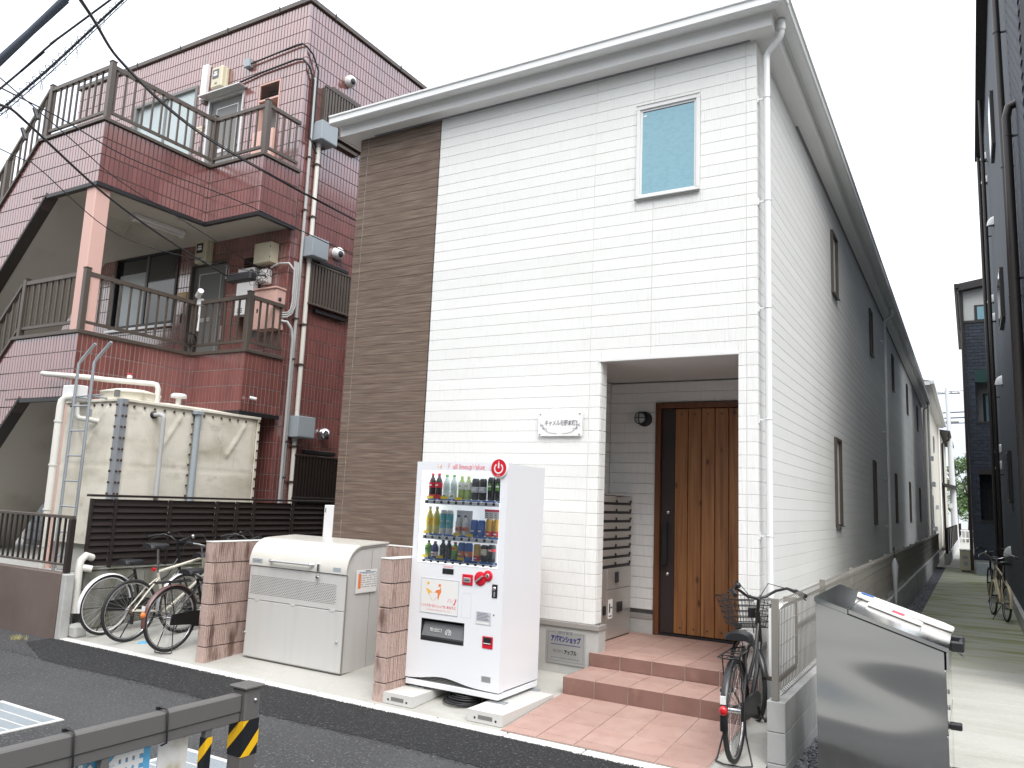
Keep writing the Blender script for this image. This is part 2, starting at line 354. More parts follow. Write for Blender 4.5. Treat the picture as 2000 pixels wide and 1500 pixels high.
def rects_minus(x0, x1, z0, z1, holes):
    xs = sorted({x0, x1}|{min(max(h[i], x0), x1) for h in holes for i in (0, 1)})
    out = []
    for a, b in zip(xs, xs[1:]):
        if b-a < 1e-5: continue
        cuts = sorted((max(h[2], z0), min(h[3], z1)) for h in holes if h[0] < (a+b)/2 < h[1] and h[3] > z0 and h[2] < z1)
        z = z0
        for c0, c1 in cuts:
            if c0 > z+1e-5: out.append([a, b, z, c0])
            z = max(z, c1)
        if z < z1-1e-5: out.append([a, b, z, z1])
    mg = []
    for r in out:
        for q in mg:
            if abs(q[1]-r[0]) < 1e-6 and abs(q[2]-r[2]) < 1e-6 and abs(q[3]-r[3]) < 1e-6: q[1] = r[1]; break
        else: mg.append(r)
    return mg
_fc = {}
def text(s, size, pos, face, m, parent, width=None, name='lettering', ext=.0006, shear=0, bold=0, roll=0, align='CENTER', mirror=False):
    cu = bpy.data.curves.new('t', 'FONT'); cu.body = s; cu.size = size; cu.align_x = align; cu.align_y = 'CENTER'; cu.extrude = ext; cu.shear = shear; cu.offset = bold; cu.resolution_u = 3
    ob = bpy.data.objects.new('t', cu); col.objects.link(ob)
    bpy.context.view_layer.update()
    dg = bpy.context.evaluated_depsgraph_get(); me = bpy.data.meshes.new_from_object(ob.evaluated_get(dg))
    bpy.data.objects.remove(ob); bpy.data.curves.remove(cu)
    me.name = name
    if not me.vertices: return None
    xs = [v.co.x for v in me.vertices]; k = (width/(max(xs)-min(xs))) if width else 1
    ry = {'-y': 0, '+x': math.pi/2, '+y': math.pi, '-x': -math.pi/2}[face]
    p = WL.get(parent.name, (0, 0, 0))
    mt = Matrix.Translation(Vector(pos)-Vector(p)) @ Matrix.Rotation(ry, 4, 'Z') @ Matrix.Rotation(math.pi/2, 4, 'X') @ Matrix.Rotation(roll, 4, 'Z') @ Matrix.Diagonal((-k if mirror else k, 1, 1, 1))
    me.transform(mt); me.materials.clear(); me.materials.append(m)
    o = bpy.data.objects.new(name, me); col.objects.link(o); o.parent = parent; return o
def arc(c, r, a0, a1, n, f):
    return [f(c[0]+r*math.cos(a0+(a1-a0)*i/n), c[1]+r*math.sin(a0+(a1-a0)*i/n)) for i in range(n+1)]
m_stainp = M('stained_sheet', (.70, .69, .66), .6, layers=[((.42, .36, .2), (9, 9, 9), .5, .68, .9), ((.5, .5, .5), (5, 5, 5), .5, .8, .5)])
def zg(y): return -0.033+0.0734*max(min(y, 0), -1.7)
# ================================================================== GROUND
def sheet(name, pts, m, kind='structure', parent=None):
    b = MB(); b.add(pts, (tuple(range(len(pts))),)); return b.build(name, m, parent, kind=kind)
sheet('ground', [(-90, -90, -.30), (90, -90, -.30), (90, 160, -.30), (-90, 160, -.30)], m_soil)
sheet('road', [(-90, -90, -.165), (90, -90, -.165), (90, -1.69, -.165), (-90, -1.69, -.165)], m_asph)
MB().box(-1.1, 30, -40, -4.9, -.30, -.135).build('unseen_pavement', m_pave_unseen, kind='structure')  # out of view, added to lighten the reflection in the steel bin
# darker new asphalt strip along the kerb with ragged edges
rnd = random.Random(3)
b = MB(); n = 420; top = []; bot = []
for i in range(n+1):
    x = -7.25+9.4*i/n
    top.append((x, -1.700+.012*math.sin(x*3)+rnd.uniform(-.012, .014), -.155)); bot.append((x, -2.33+.02*math.sin(x*2.3)+rnd.uniform(-.012, .012)+(.0 if x > -6.3 else (x+6.3)*-.35), -.161))
vs = top+bot; fs = [(i, i+n+1, i+n+2, i+1) for i in range(n)]
b.add(vs, fs); b.build('asphalt_patch', m_asph_new, kind='structure')
b = MB()                                               # loose aggregate along both edges of the strip
for i in range(5200):
    x = rnd.uniform(-7.3, 1.6); q = rnd.random()
    y = -1.705+rnd.gauss(0, .012) if q < .42 else (-2.33+rnd.gauss(0, .03) if q < .7 else rnd.uniform(-2.3, -1.72))
    r = rnd.uniform(.003, .0085); z = -.157 if y > -2.3 else -.163
    a = rnd.random()*3; c, s = math.cos(a)*r, math.sin(a)*r
    b.add([(x+c, y+s, z), (x-s, y+c, z), (x-c, y-s, z), (x+s, y-c, z), (x+rnd.uniform(-.3, .3)*r, y, z+r*rnd.uniform(.6, 1.1))], ((0, 1, 4), (1, 2, 4), (2, 3, 4), (3, 0, 4)))
b.build('asphalt_gravel', m_aggr, kind='stuff')
# sloping concrete apron
sheet('apron', [(-7.27, -1.60, zg(-1.6)), (.33, -1.60, zg(-1.6)), (.33, .06, -.033), (-7.27, .06, -.033)], m_apron)
sheet('side_passage', [(-7.27, .06, -.033), (-4.80, .06, -.033), (-4.80, 26, -.03), (-7.27, 26, -.03)], m_apron)
kerb = MB().box(-7.26, 2.2, -1.695, -1.61, -.29, -.168).build('kerb', m_mortar, kind='structure')
me = MB().cbox(0, .627, 0, .100, -.10, 0, .006).mesh('kerb_stone', m_kerb)
for k in range(-8, 4):
    piece(me, 'kerb_stone', (-2.098+.6375*k+.002, -1.7015, -.1525), kerb).rotation_euler = (R_(3.2), 0, 0)
# gully grates in the road
def grate(x0, x1, y0, y1, label, bars):
    t = thing('drain_grate', label, 'drain grate', ((x0+x1)/2, (y0+y1)/2, -.165), 'road drain grates')
    f = .035; z0, z1 = -.17, -.157
    b = MB()
    b.cbox(x0, x1, y0, y0+f, z0, z1, .002).cbox(x0, x1, y1-f, y1, z0, z1, .002).cbox(x0, x0+f, y0+f, y1-f, z0, z1, .002).cbox(x1-f, x1, y0+f, y1-f, z0, z1, .002)
    b.build('frame', m_kerb, t)
    MB().box(x0+f, x1-f, y0+f, y1-f, -.169, -.163).build('sump', m_galv, t)
    mt = MB().box(-.0065, .0065, 0, y1-y0-2*f, 0, .0045).mesh('bar', m_greybox)
    nb = int((x1-x0-2*f)/.02)
    for i in range(nb): piece(mt, 'bar', (x0+f+(i+.5)*(x1-x0-2*f)/nb, y0+f, -.1625), t)
    mt = MB().box(0, x1-x0-2*f, -.006, .006, 0, .006).mesh('cross_bar', m_kerb)
    for i in range(1, bars): piece(mt, 'cross_bar', (x0+f, y0+f+(y1-y0-2*f)*i/bars, -.1625), t)
grate(-5.05, -4.21, -3.86, -3.34, 'pale steel drain grate in the road behind the grey guardrail', 4)
grate(-2.98, -2.42, -3.74, -3.22, 'small steel drain grate beside the yellow and black taped post', 3)
# manhole lids on the apron
for x, y, r, mt, lb in ((-6.22, -1.31, .055, m_ltblue, 'small blue round water valve lid in the concrete under the bicycles'), (-5.62, -.72, .09, m_galv, 'small grey round lid in the concrete behind the front bicycle')):
    b = MB(); b.lathe((x, y, zg(y)+.003), [(r, -.01), (r, .004), (r-.006, .006), (.0001, .006)], 20); b.build('manhole', mt, None, lb, None, 'manhole')
# path on the right, in slabs
pth = MB().box(.74, 2.19, -1.69, 24.4, -.28, -.152).build('path', m_mortar, kind='structure')
ys = [-1.69, .12, 1.93, 3.76, 5.6, 7.4, 9.2, 11.0, 12.8, 14.6, 16.4, 18.2, 20.0, 21.8, 24.3]
for i, (a, c) in enumerate(zip(ys, ys[1:])):
    MB().cbox(.74, 2.19, a+.009, c-.009, -.15, -.115, .005).build('path_slab', m_path if c < 4 else m_pathmoss, pth)
sheet('back_lot', [(.30, 24.4, -.11), (2.6, 24.4, -.11), (2.6, 60, -.11), (.30, 60, -.11)], m_path)
b = MB(); rnd = random.Random(11)
def stone(b, x, y, z, r):
    vs = []
    for k in range(4):
        a = k*math.pi/2+rnd.random(); vs.append((x+math.cos(a)*r*rnd.uniform(.7, 1.2), y+math.sin(a)*r*rnd.uniform(.7, 1.2), z+rnd.uniform(-.2, .2)*r))
    vs += [(x, y, z+r*rnd.uniform(.4, .8)), (x, y, z-r)]
    b.add(vs, ((0, 1, 4), (1, 2, 4), (2, 3, 4), (3, 0, 4), (1, 0, 5), (2, 1, 5), (3, 2, 5), (0, 3, 5)))
for i in range(9000):
    y = -1.25+26*rnd.random()**1.8; stone(b, rnd.uniform(.45, .745), y, -.185+rnd.uniform(-.012, .016), rnd.uniform(.009, .02))
b.build('gravel', m_gravel, kind='stuff')
sheet('gravel_bed', [(.33, -1.6, -.20), (.75, -1.6, -.20), (.75, 26, -.20), (.33, 26, -.20)], m_gravel)

# ================================================================== PORCH STEPS AND TILES
porch = MB()
porch.prism([(-1.545, -1.6), (.012, -1.6), (.012, -.58), (-1.545, -.58)], 'z', -.28, -.20)
porch.box(-1.519, .01, -.574, -.02, -.25, .067); porch.box(-1.53, -.0, -.014, .02, -.25, .187); porch.box(-2.0, -.172, .02, 1.52, -.25, .187)
po = porch.build('porch', m_grout, kind='structure')
sheet('porch_bed', [(-1.545, -1.598, zg(-1.6)+.004), (.012, -1.598, zg(-1.6)+.004), (.012, -.57, zg(-.57)+.004), (-1.545, -.57, zg(-.57)+.004)], m_grout)
g = .0035
xs = [-1.535, -1.232, -.929, -.626, -.323, -.02+.03]
def ttile(x0, x1, y0, y1, z, slope=0, mt=m_tile):
    b = MB(); b.cbox(x0+g-x0, x1-g-x0, g, y1-y0-g, -.008, 0, .0022)
    o = piece(b.mesh('tile', mt), 'tile', (x0, y0, z), po)
    if slope: o.rotation_euler = (math.atan(slope), 0, 0)
yy = [-.581, -.884, -1.187, -1.490, -1.599]
for i in range(5):
    for r in range(4): ttile(xs[i], xs[i+1], yy[r+1], yy[r], zg(yy[r+1])+.012, .0734)
for i in range(5):
    for a, c in ((-.581, -.298), (-.298, -.018)): ttile(xs[i]+(.012 if i == 0 else 0), xs[i+1], a, c, .076)
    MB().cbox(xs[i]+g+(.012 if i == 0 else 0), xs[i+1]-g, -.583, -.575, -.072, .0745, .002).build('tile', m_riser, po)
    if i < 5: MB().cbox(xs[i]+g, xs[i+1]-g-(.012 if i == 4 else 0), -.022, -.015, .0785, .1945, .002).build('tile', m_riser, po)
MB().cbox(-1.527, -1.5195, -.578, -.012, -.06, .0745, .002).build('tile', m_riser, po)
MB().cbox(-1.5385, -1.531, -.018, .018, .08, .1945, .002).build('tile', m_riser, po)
fy = [-.022, .28, .583, .886, 1.189, 1.492]
fx = [-1.99, -1.838, -1.535, -1.232, -.929, -.626, -.323, -.172]
for i in range(7):
    for a, c in zip(fy, fy[1:]):
        ttile(fx[i], fx[i+1], a if i > 1 else max(a, .17), c, .196)
for xa, xb in ((-.172, .0),): ttile(xa, xb-.002, -.022, .001, .196)

# ================================================================== WHITE HOUSE
P = .11375; Z0 = 5.7895; W = 4.833; HL = 28.3
H = thing('white_apartment_building', 'long white two-storey building with brown board panel and porch beside the vending machine', 'building', (-2.4, 0, 0))
SO = 5.93
# core walls (set back behind the boards)
c = MB()
t = .006
c.box(-W+.02, -1.52, t, .16, -.3, SO); c.box(-W+t, -2.02, .16, 1.5, -.3, SO)       # left of the porch
c.box(-.15, -t, t, 1.52, -.3, SO)                                                # right pilaster
c.box(-1.52, -.15, t, 1.5, 2.98, SO); c.box(-2.02, -1.52, .16, 1.5, 2.98, SO)
c.box(-W+t, -t, 1.5, HL, -.3, SO)
c.build('wall', m_backing, H)
# foundation
f = MB(); f.box(-W+.03, -1.455, -.0, .158, -.3, .390); f.box(-.165, -.03, .012, 1.46, -.3, .390); f.box(-W+.03, -.026, 1.53, HL, -.3, .388)
f.box(-1.999, -1.44, 1.405, 1.44, .10, .34)
f.build('foundation', m_conc, H)
fl = MB()
fl.cbox(-W-.012, -1.445, -.022, .02, .392, .440, .004); fl.cbox(-1.475, -1.443, .021, .15, .392, .440, .004)
fl.cbox(-.172, .014, -.022, .02, .392, .440, .004); fl.cbox(-.02, .014, .021, HL, .392, .440, .004); fl.cbox(-1.998, -1.445, 1.40, 1.44, .342, .40, .004)
fl.build('base_flashing', m_binedge, H)
holes_f = [(-1.5, -.17, 0, 2.955), (-1.172, -.527, 4.530, 5.513)]
def board(x0, x1, z0, z1, name, mt, holes, y=0.0, prof=.017, face='y', gap=.0015):
    b = MB()
    for r in rects_minus(x0, x1, z0, z1, holes):
        if r[3]-r[2] < .012 or r[1]-r[0] < .01: continue
        if face == 'y': b.cbox(r[0]+.001, r[1]-.001, y, y+prof+.004, r[2]+gap, r[3]-gap, .0022)
        elif face == '-x': b.cbox(y, y+prof+.004, r[0]+.001, r[1]-.001, r[2]+gap, r[3]-gap, .0035)
        else: b.cbox(y-prof-.004, y, r[0]+.001, r[1]-.001, r[2]+gap, r[3]-gap, .0022)
    return b.build(name, mt, H)
for k in range(-2, 47):
    z1 = min(Z0-P*k, SO-.004); z0 = Z0-P*(k+1)
    if k == 46: z0 = .443
    for a, c2 in ((-W, -4.716), (-4.712, -3.607)): board(a, c2, z0, z1, 'brown_siding_board', m_brown_sid, [])
    for a, c2 in ((-3.603, -1.62), (-1.617, -.996), (-.993, -.099), (-.096, 0)):
        if a == -1.617 and z1 > 3.05: a = -1.62
        board(a, c2, z0, z1, 'siding_board', m_white_sid, holes_f)
MB().box(-3.609, -3.601, -.004, .016, .443, SO).build('joint_strip', m_darkbrown, H)
# window rows on the long side
wins = [(4.46, 4.97), (9.28, 9.70), (14.22, 14.62), (19.25, 19.70), (24.5, 25.0)]
holes_s = []
for a, c2 in wins: holes_s += [(a-.02, c2+.02, 4.62, 5.55), (a-.02, c2+.02, 1.385, 2.60)]
for k in range(-2, 47):
    z1 = min(Z0-P*k, SO-.004); z0 = Z0-P*(k+1)
    if k == 46: z0 = .443
    board(.024, HL, z0, z1, 'siding_board', m_white_sid, holes_s, y=0.0, face='x')
# porch interior boards
for k in range(24, 48):
    z1 = Z0-P*k; z0 = z1-P
    if z1 < .40: break
    z1 = min(z1, 2.957); z0 = max(z0, .443)
    if z1-z0 < .02: continue
    gp = .0015
    def pb(*a): MB().cbox(*a, .003).build('porch_board', m_white_sid, H)
    pb(-1.517, -1.499, .024, .152, z0+gp, z1-gp)
    pb(-2.018, -1.998, .17, 1.43, z0+gp, z1-gp)
    for r in rects_minus(-1.997, -.172, z0, z1, [(-1.447, -.18, 0, 2.712)]):
        if r[3]-r[2] > .02: pb(r[0], r[1], 1.43, 1.449, r[2]+gp, r[3]-gp)
    pb(-.170, -.152, .024, 1.43, z0+gp, z1-gp)
MB().box(-1.999, -.171, .03, 1.43, 2.958, 2.979).build('porch_ceiling', m_soffit, H)
MB().cbox(-1.52, -.16, -.012, .03, 2.935, 2.957, .003).box(-1.40, -.22, -.010, -.001, 2.957, 2.968).build('porch_header', m_trim_w, H)
# boxed eaves and gutters
e = MB()
e.box(-5.02, .178, -.178, .02, SO, SO+.13); e.box(-5.02, .178, .02, HL+.1, SO, SO+.13)
e.build('eaves_box', m_trim_w, H)
v = MB(); v.box(-4.6, -.05, -.030, -.004, SO-.006, SO+.001); v.box(.004, .03, 1.9, HL, SO-.006, SO+.001); v.build('eaves_vent', m_greyink, H)
def gut(axis, c0, sgn, a, b_, close=True):
    """K-shaped gutter: c0 = inner face position, sgn outward"""
    pr = [(c0, 6.155), (c0, 6.062), (c0+sgn*.095, 6.045), (c0+sgn*.115, 6.06), (c0+sgn*.115, 6.125), (c0+sgn*.13, 6.135), (c0+sgn*.13, 6.155)]
    g_ = MB(); g_.prism(pr, axis, a, b_); return g_
MB().box(-5.05, .21, -.20, HL+.1, SO+.1305, 6.12).build('roof_edge', m_trim_w, H)
gut('x', -.202, -1, -5.09, .335).build('gutter', m_gutter, H)
gut('y', .212, 1, -.326, HL+.1).build('gutter', m_gutter, H)
rf = MB(); zr = 6.158
rf.add([(-5.08, -.32, zr), (.33, -.32, zr), (.33, HL+.1, zr), (-5.08, HL+.1, zr), (-2.4, 2.4, zr+.95), (-2.4, HL-2.6, zr+.95)], ((0, 1, 4), (1, 2, 5, 4), (2, 3, 5), (3, 0, 4, 5)))
rf.build('roof', m_roofd, H)
# downpipes
def dpipe(y, top_off=True):
    p = MB(); x = .085; r = .03
    p.tube([(x+.15, y-.07 if top_off else y, 6.05), (x+.15, y-.07 if top_off else y, 5.93), (x+.13, y-.05 if top_off else y, 5.885), (x+.02, y-.01, 5.80), (x, y, 5.77), (x, y, 5.72), (x, y, .2)], r, 12)
    p.lathe((x+.15, y-.07 if top_off else y, 5.975), [(r+.006, -.03), (r+.008, 0), (r+.008, .05), (r+.002, .07)], 12)
    o = p.build('downpipe', m_gutter, H)
    for z in (5.35, 4.35, 3.35, 2.35, 1.35):
        br = MB(); br.torus((x, y, z), (0, 0, 1), .032, .004, 14, 4); br.box(0, x-.03, y-.006, y+.006, z-.008, z+.008); br.box(.0, .012, y-.02, y+.02, z-.03, z+.03)
        br.build('pipe_bracket', m_gutter, o)
dpipe(.045); dpipe(11.6, False); dpipe(27.9, False)
MB().tube([(-5.0, .25, 5.90), (-5.0, .25, 5.74), (-4.97, .28, 5.68), (-4.90, .35, 5.66), (-4.86, .42, 5.66)], .032, 10).build('downpipe', m_gutter, H)
# windows
def window(x0, x1, z0, z1, fr, glassm, sill=True):
    o = MB(); d = .042
    for r in ((x0, x1, z0, z0+.036), (x0, x1, z1-.036, z1), (x0, x0+.036, z0+.036, z1-.036), (x1-.036, x1, z0+.036, z1-.036)): o.cbox(r[0], r[1], -.022, .02, r[2], r[3], .003)
    w_ = o.build('window', fr, H)
    i = MB(); q = .058
    for r in ((x0+.036, x1-.036, z0+.036, z0+q), (x0+.036, x1-.036, z1-q, z1-.036), (x0+.036, x0+q, z0+q, z1-q), (x1-q, x1-.036, z0+q, z1-q)): i.cbox(r[0], r[1], -.006, .02, r[2], r[3], .002)
    i.build('sash', fr, w_)
    MB().box(x0+q, x1-q, -.003, .003, z0+q, z1-q).build('pane', glassm, w_)
    MB().box(x0+q+.002, x1-q-.002, -.0055, -.0031, z1-q-.008, z1-q-.001).build('gasket', m_black, w_)
    MB().cbox(x0-.008, x1+.008, -.038, -.0225, z0-.004, z0+.010, .002).build('sill', m_greydoor, w_); MB().box(x0-.004, x1+.004, -.028, -.0225, z1+.001, z1+.008).build('head_flashing', m_greydoor, w_)
    return w_
wf = window(-1.17, -.529, 4.532, 5.511, m_trim_w, m_blueglass)
MB().box(-1.105, -1.07, -.0045, -.0035, 5.40, 5.415).build('sticker', m_paper, wf)
for a, c2 in wins:
    for z0, z1 in ((4.625, 5.545), (1.39, 2.595)):
        o = MB(); d = .035
        for r in ((a, c2, z0, z0+d), (a, c2, z1-d, z1), (a, a+d, z0+d, z1-d), (c2-d, c2, z0+d, z1-d)): o.cbox(-.02, .032, r[0], r[1], r[2], r[3], .003)
        w_ = o.build('window', m_brownmet, H)
        MB().box(-.015, -.009, a+d, c2-d, z0+d, z1-d).build('pane', m_frost if z0 > 3 else m_darkglass, w_)
        MB().box(-.008, .004, a+d, a+d+.02, z0+d, z1-d).box(-.008, .004, c2-d-.02, c2-d, z0+d, z1-d).build('sash', m_brownmet, w_)
        MB().box(.033, .05, a-.01, c2+.01, z0-.006, z0+.006).build('sill', m_greydoor, w_)
# entrance door
D = MB()
D.cbox(-1.443, -1.382, 1.40, 1.52, .20, 2.708, .004); D.cbox(-.245, -.184, 1.40, 1.52, .20, 2.708, .004); D.cbox(-1.381, -.246, 1.40, 1.52, 2.648, 2.708, .004)
dr = D.build('door', m_woodd, H, 'wooden plank entrance door with a dark lock stile')
MB().box(-1.381, -.246, 1.42, 1.51, .197, .221).build('threshold', m_black, dr)
MB().cbox(-1.379, -1.229, 1.445, 1.50, .224, 2.645, .003).build('lock_stile', m_doordark, dr)
for i in range(7):
    a = -1.227+.1485*i
    if a > -.26: break
    c2 = min(a+.1425, -.247); zt = 2.643
    b = MB(); b.cbox(a, c2, 1.447, 1.50, .226, zt, .005); b.build('door_plank', m_wood, dr)
    if c2-a > .1:
        n_ = MB()
        for z in (.29, 2.58): n_.cyl(((a+c2)/2, 1.4465, z), ((a+c2)/2, 1.442, z), .011, 4)
        n_.build('stud', m_ink, dr)
MB().box(-1.22, -.26, 1.49, 1.50, .226, 2.643).build('groove_back', m_ink, dr)
hb = MB(); hb.cbox(-1.342, -1.287, 1.375, 1.405, .935, 1.395, .006); hb.box(-1.325, -1.305, 1.405, 1.446, 1.0, 1.03); hb.box(-1.325, -1.305, 1.405, 1.446, 1.30, 1.33); hb.build('handle', m_black, dr)
for z in (1.50, .84): MB().lathe((-1.30, 1.445, z), [(.022, 0), (.022, -.008), (.012, -.014), (.0001, -.015)], 14, 'y').build('lock', m_chrome, dr)
# left-hand wall of the building and back
MB().box(-W, -W+.019, .024, HL, .44, SO-.003).build('side_cladding', m_brown_sid, H)

# ---- things on the house
t = thing('wall_lamp', 'round black caged bulkhead lamp beside the wooden door', 'wall lamp', (-1.59, 1.43, 2.53))
MB().lathe((-1.575, 1.428, 2.53), [(.085, 0), (.085, -.03), (.06, -.04), (.0001, -.04)], 20, 'y').build('base', m_black, t)
MB().lathe((-1.60, 1.386, 2.535), [(.055, 0), (.06, -.03), (.045, -.07), (.0001, -.085)], 18, 'y').build('glass', m_frost, t)
b = MB(); b.torus((-1.60, 1.34, 2.535), (0, 1, 0), .066, .006, 20, 5)
for a in (0, math.pi/2): b.tube([(-1.60+.07*math.cos(a)*math.cos(q), 1.355-.07*math.sin(q), 2.535+.07*math.sin(a)*math.cos(q)) for q in [math.pi*i/8 for i in range(9)]], .005, 5)
b.build('cage', m_black, t)
# name plate
t = thing('name_plate', 'pale acrylic building name plate with flourishes left of the porch', 'sign', (-1.915, -.01, 2.33))
MB().cbox(-2.160, -1.670, -.030, -.024, 2.208, 2.452, .001).build('plate', m_paper, t)
text('キャメル与野本町5', .062, (-1.905, -.0315, 2.335), '-y', m_greyink, t, .36, shear=.15, bold=.0008)
for sx in (-1, 1):
    b = MB(); cx = -1.915
    b.tube([(cx+sx*(.03+.19*q), -.032, 2.235+.10*q**3) for q in [i/14 for i in range(15)]], .0016, 4)
    b.tube([(cx+sx*(.20+.018*math.cos(a)), -.032, 2.30+.022*math.sin(a)) for a in [i*.5 for i in range(10)]], .002, 4)
    b.tube([(cx+sx*(.165+.02*math.cos(a)), -.032, 2.275+.012*math.sin(a)) for a in [i*.5 for i in range(9)]], .0016, 4)
    b.build('flourish', m_greyink, t)
for x in (-2.135, -1.70):
    for z in (2.228, 2.43):
        MB().lathe((x, -.001, z), [(.010, 0), (.010, -.032), (.007, -.036), (.0001, -.036)], 10, 'y').build('standoff', m_chrome, t)
# management plaque
t = thing('management_plaque', 'square steel plaque with blue and black lettering on the foundation', 'sign', (-1.79, -.01, .2))
MB().cbox(-1.993, -1.588, -.012, -.001, .052, .358, .001).build('plate', m_signmetal, t)
b = MB(); yb = -.0135
for r in ((-1.976, -1.885, .333, .337), (-1.698, -1.600, .333, .337), (-1.976, -1.972, .077, .337), (-1.604, -1.600, .077, .337), (-1.976, -1.600, .075, .079)): b.box(r[0], r[1], yb, -.012, r[2], r[3])
b.build('border', m_greyink, t)
text('総合管理', .030, (-1.792, -.0135, .335), '-y', m_greyink, t, .155, bold=.0004)
text('アパマンショップ', .062, (-1.789, -.0135, .275), '-y', m_navy, t, .31, bold=.003)
MB().box(-1.945, -1.635, -.0135, -.012, .224, .230).build('rule', m_navy, t)
text('株式会社', .030, (-1.865, -.0135, .165), '-y', m_greyink, t, .105)
text('アップル', .045, (-1.737, -.0135, .160), '-y', m_ink, t, .13, bold=.002)
text('www.apple-chintai.jp', .024, (-1.79, -.0135, .108), '-y', m_greyink, t, .30)
# mailboxes in the porch
t = thing('mailbox_bank', 'tall stainless mailbox and parcel locker bank standing inside the porch', 'mailbox', (-1.82, .9, .196))
y0, y1, xf = .47, 1.27, -1.65
MB().box(-1.995, xf-.012, y0, y1, .20, 1.655).build('case', m_black, t)
ph = .0915
for i in range(8):
    z1 = 1.652-ph*i
    for j, (a, c2) in enumerate(((y0+.006, .868), (.874, y1-.006))):
        o = MB().cbox(xf-.011, xf, a, c2, z1-ph+.004+.02, z1-.004, .002).build('letter_box_door', m_mailbox, t)
        MB().box(xf-.008, xf-.001, a+.01, c2-.01, z1-ph+.012, z1-ph+.017).build('slot', m_ink, o)
        MB().cbox(xf+.001, xf+.013, c2-.065, c2-.035, z1-.070, z1-.042, .003).build('dial_lock', m_black, o)
z1 = 1.652-ph*8
for a, c2, za, zb in ((y0+.006, .62, .21, z1-.01), (.626, y1-.006, .70, z1-.01), (.626, y1-.006, .21, .694)):
    MB().cbox(xf-.011, xf, a, c2, za, zb, .002).build('parcel_locker_door', m_mailbox, t)
MB().cbox(xf+.001, xf+.02, .82, .89, .76, .87, .004).build('keypad', m_black, t)
MB().cbox(xf+.001, xf+.02, .88, 1.0, .46, .56, .004).cbox(xf+.001, xf+.02, .52, .57, .46, .55, .004).build('keypad', m_black, t)
MB().box(xf+.001, xf+.003, 1.04, 1.2, .47, .56).build('sticker', m_signmetal, t)
s_ = MB().box(xf+.001, xf+.003, .66, .77, .41, .60).build('notice', m_paper, t)
MB().box(xf+.0035, xf+.0045, .68, .71, .47, .56).box(xf+.0035, xf+.0045, .72, .76, .51, .525).box(xf+.0035, xf+.0045, .68, .75, .43, .44).build('print', m_ink, t)
MB().cbox(-1.98, xf+.02, .78, 1.0, 1.656, 1.668, .002).build('top_plate', m_mailbox, t)
# ================================================================== RED TILED APARTMENT BUILDING
RX, RY, RT = -7.6, 1.547, 9.62
RP, CP = .2445, .0717
B = thing('red_tiled_apartment_building', 'three-storey apartment building clad in glossy red vertical tiles with open stair', 'building', (-10.5, 3, .45))
tl = MB()
def tfr(b, o, u, v, nrm, w_, h_, d=.007, i=.0022):
    o = Vector(o); u = Vector(u); v = Vector(v); n_ = Vector(nrm)
    p = [o, o+u*w_, o+u*w_+v*h_, o+v*h_]
    q = [o+u*i+v*i+n_*d, o+u*(w_-i)+v*i+n_*d, o+u*(w_-i)+v*(h_-i)+n_*d, o+u*i+v*(h_-i)+n_*d]
    fl_ = u.cross(v).dot(n_) < 0
    fs = [(4, 5, 6, 7), (0, 1, 5, 4), (1, 2, 6, 5), (2, 3, 7, 6), (3, 0, 4, 7)]
    if fl_: fs = [tuple(reversed(f)) for f in fs]
    b.add(p+q, fs)
def twall(b, org, u, length, z0, z1, nrm, holes=(), shear=None, row=RP, colp=CP, top=None):
    """tiles anchored at the top z1; holes in (s0,s1,z0,z1); shear(s)->(zlow, zhigh) clips the band for stairs"""
    nc = max(1, round(length/colp)); cp = length/nc; gx = .0115
    for c_ in range(nc):
        s0 = c_*cp; lo, hi = (z0, z1) if shear is None else shear(s0+cp/2)
        k = 0
        base = z1 if top is None else top
        while True:
            zt = base-row*k; zb = zt-row; k += 1
            if zt <= lo+.01: break
            a = max(zb, lo)+.0055; c2 = min(zt, hi)-.0055
            if c2-a < .02: continue
            segs = [(a, c2)]
            for h in holes:
                if h[0] < s0+cp/2 < h[1]:
                    ns = []
                    for p_, q_ in segs:
                        if h[2] >= q_ or h[3] <= p_: ns.append((p_, q_)); continue
                        if h[2]-p_ > .03: ns.append((p_, h[2]-.003))
                        if q_-h[3] > .03: ns.append((h[3]+.003, q_))
                    segs = ns
            for p_, q_ in segs:
                o = (org[0]+u[0]*(s0+gx/2), org[1]+u[1]*(s0+gx/2), p_)
                tfr(b, o, (u[0], u[1], 0), (0, 0, 1), nrm, cp-gx, q_-p_)
XL = -14.14
# front wall: s measured from XL to the right. Openings repeat on each storey.
holes = []
def H_(x0, x1, z0, z1): holes.append((x0-XL, x1-XL, z0, z1))
for dz in (0, -3.05, -6.1):
    H_(-12.15, -10.30, 7.40+dz, 8.80+dz); H_(-9.97, -9.03, 6.5+dz, 8.42+dz); H_(-8.66, -8.15, 7.0+dz, 8.39+dz)
wall = MB(); wall.box(XL, RX-.008, RY+.26, 14, .3, RT)
wall2 = MB(); wall2.box(RX-.0079, RX-.0075, RY+.009, 8, .3, 4.85)
for z0_, z1_, wb_ in ((.3, 4.85, wall2), (4.85, RT, wall)):
    for r in rects_minus(XL, RX-.008, z0_, z1_, [(h[0]+XL, h[1]+XL, h[2], h[3]) for h in holes]): wb_.box(r[0], r[1], RY+.008, RY+.26, r[2], r[3])
wall.build('wall', m_rgrout, B); wall2.build('lower_wall', m_rgroutp, B)
twall(tl, (XL, RY+.008), (1, 0), RX-XL, .45, RT, (0, -1, 0), holes, top=RT)
twall(tl, (RX-.008, RY), (0, 1), 5.6, .45, RT, (1, 0, 0), top=RT)
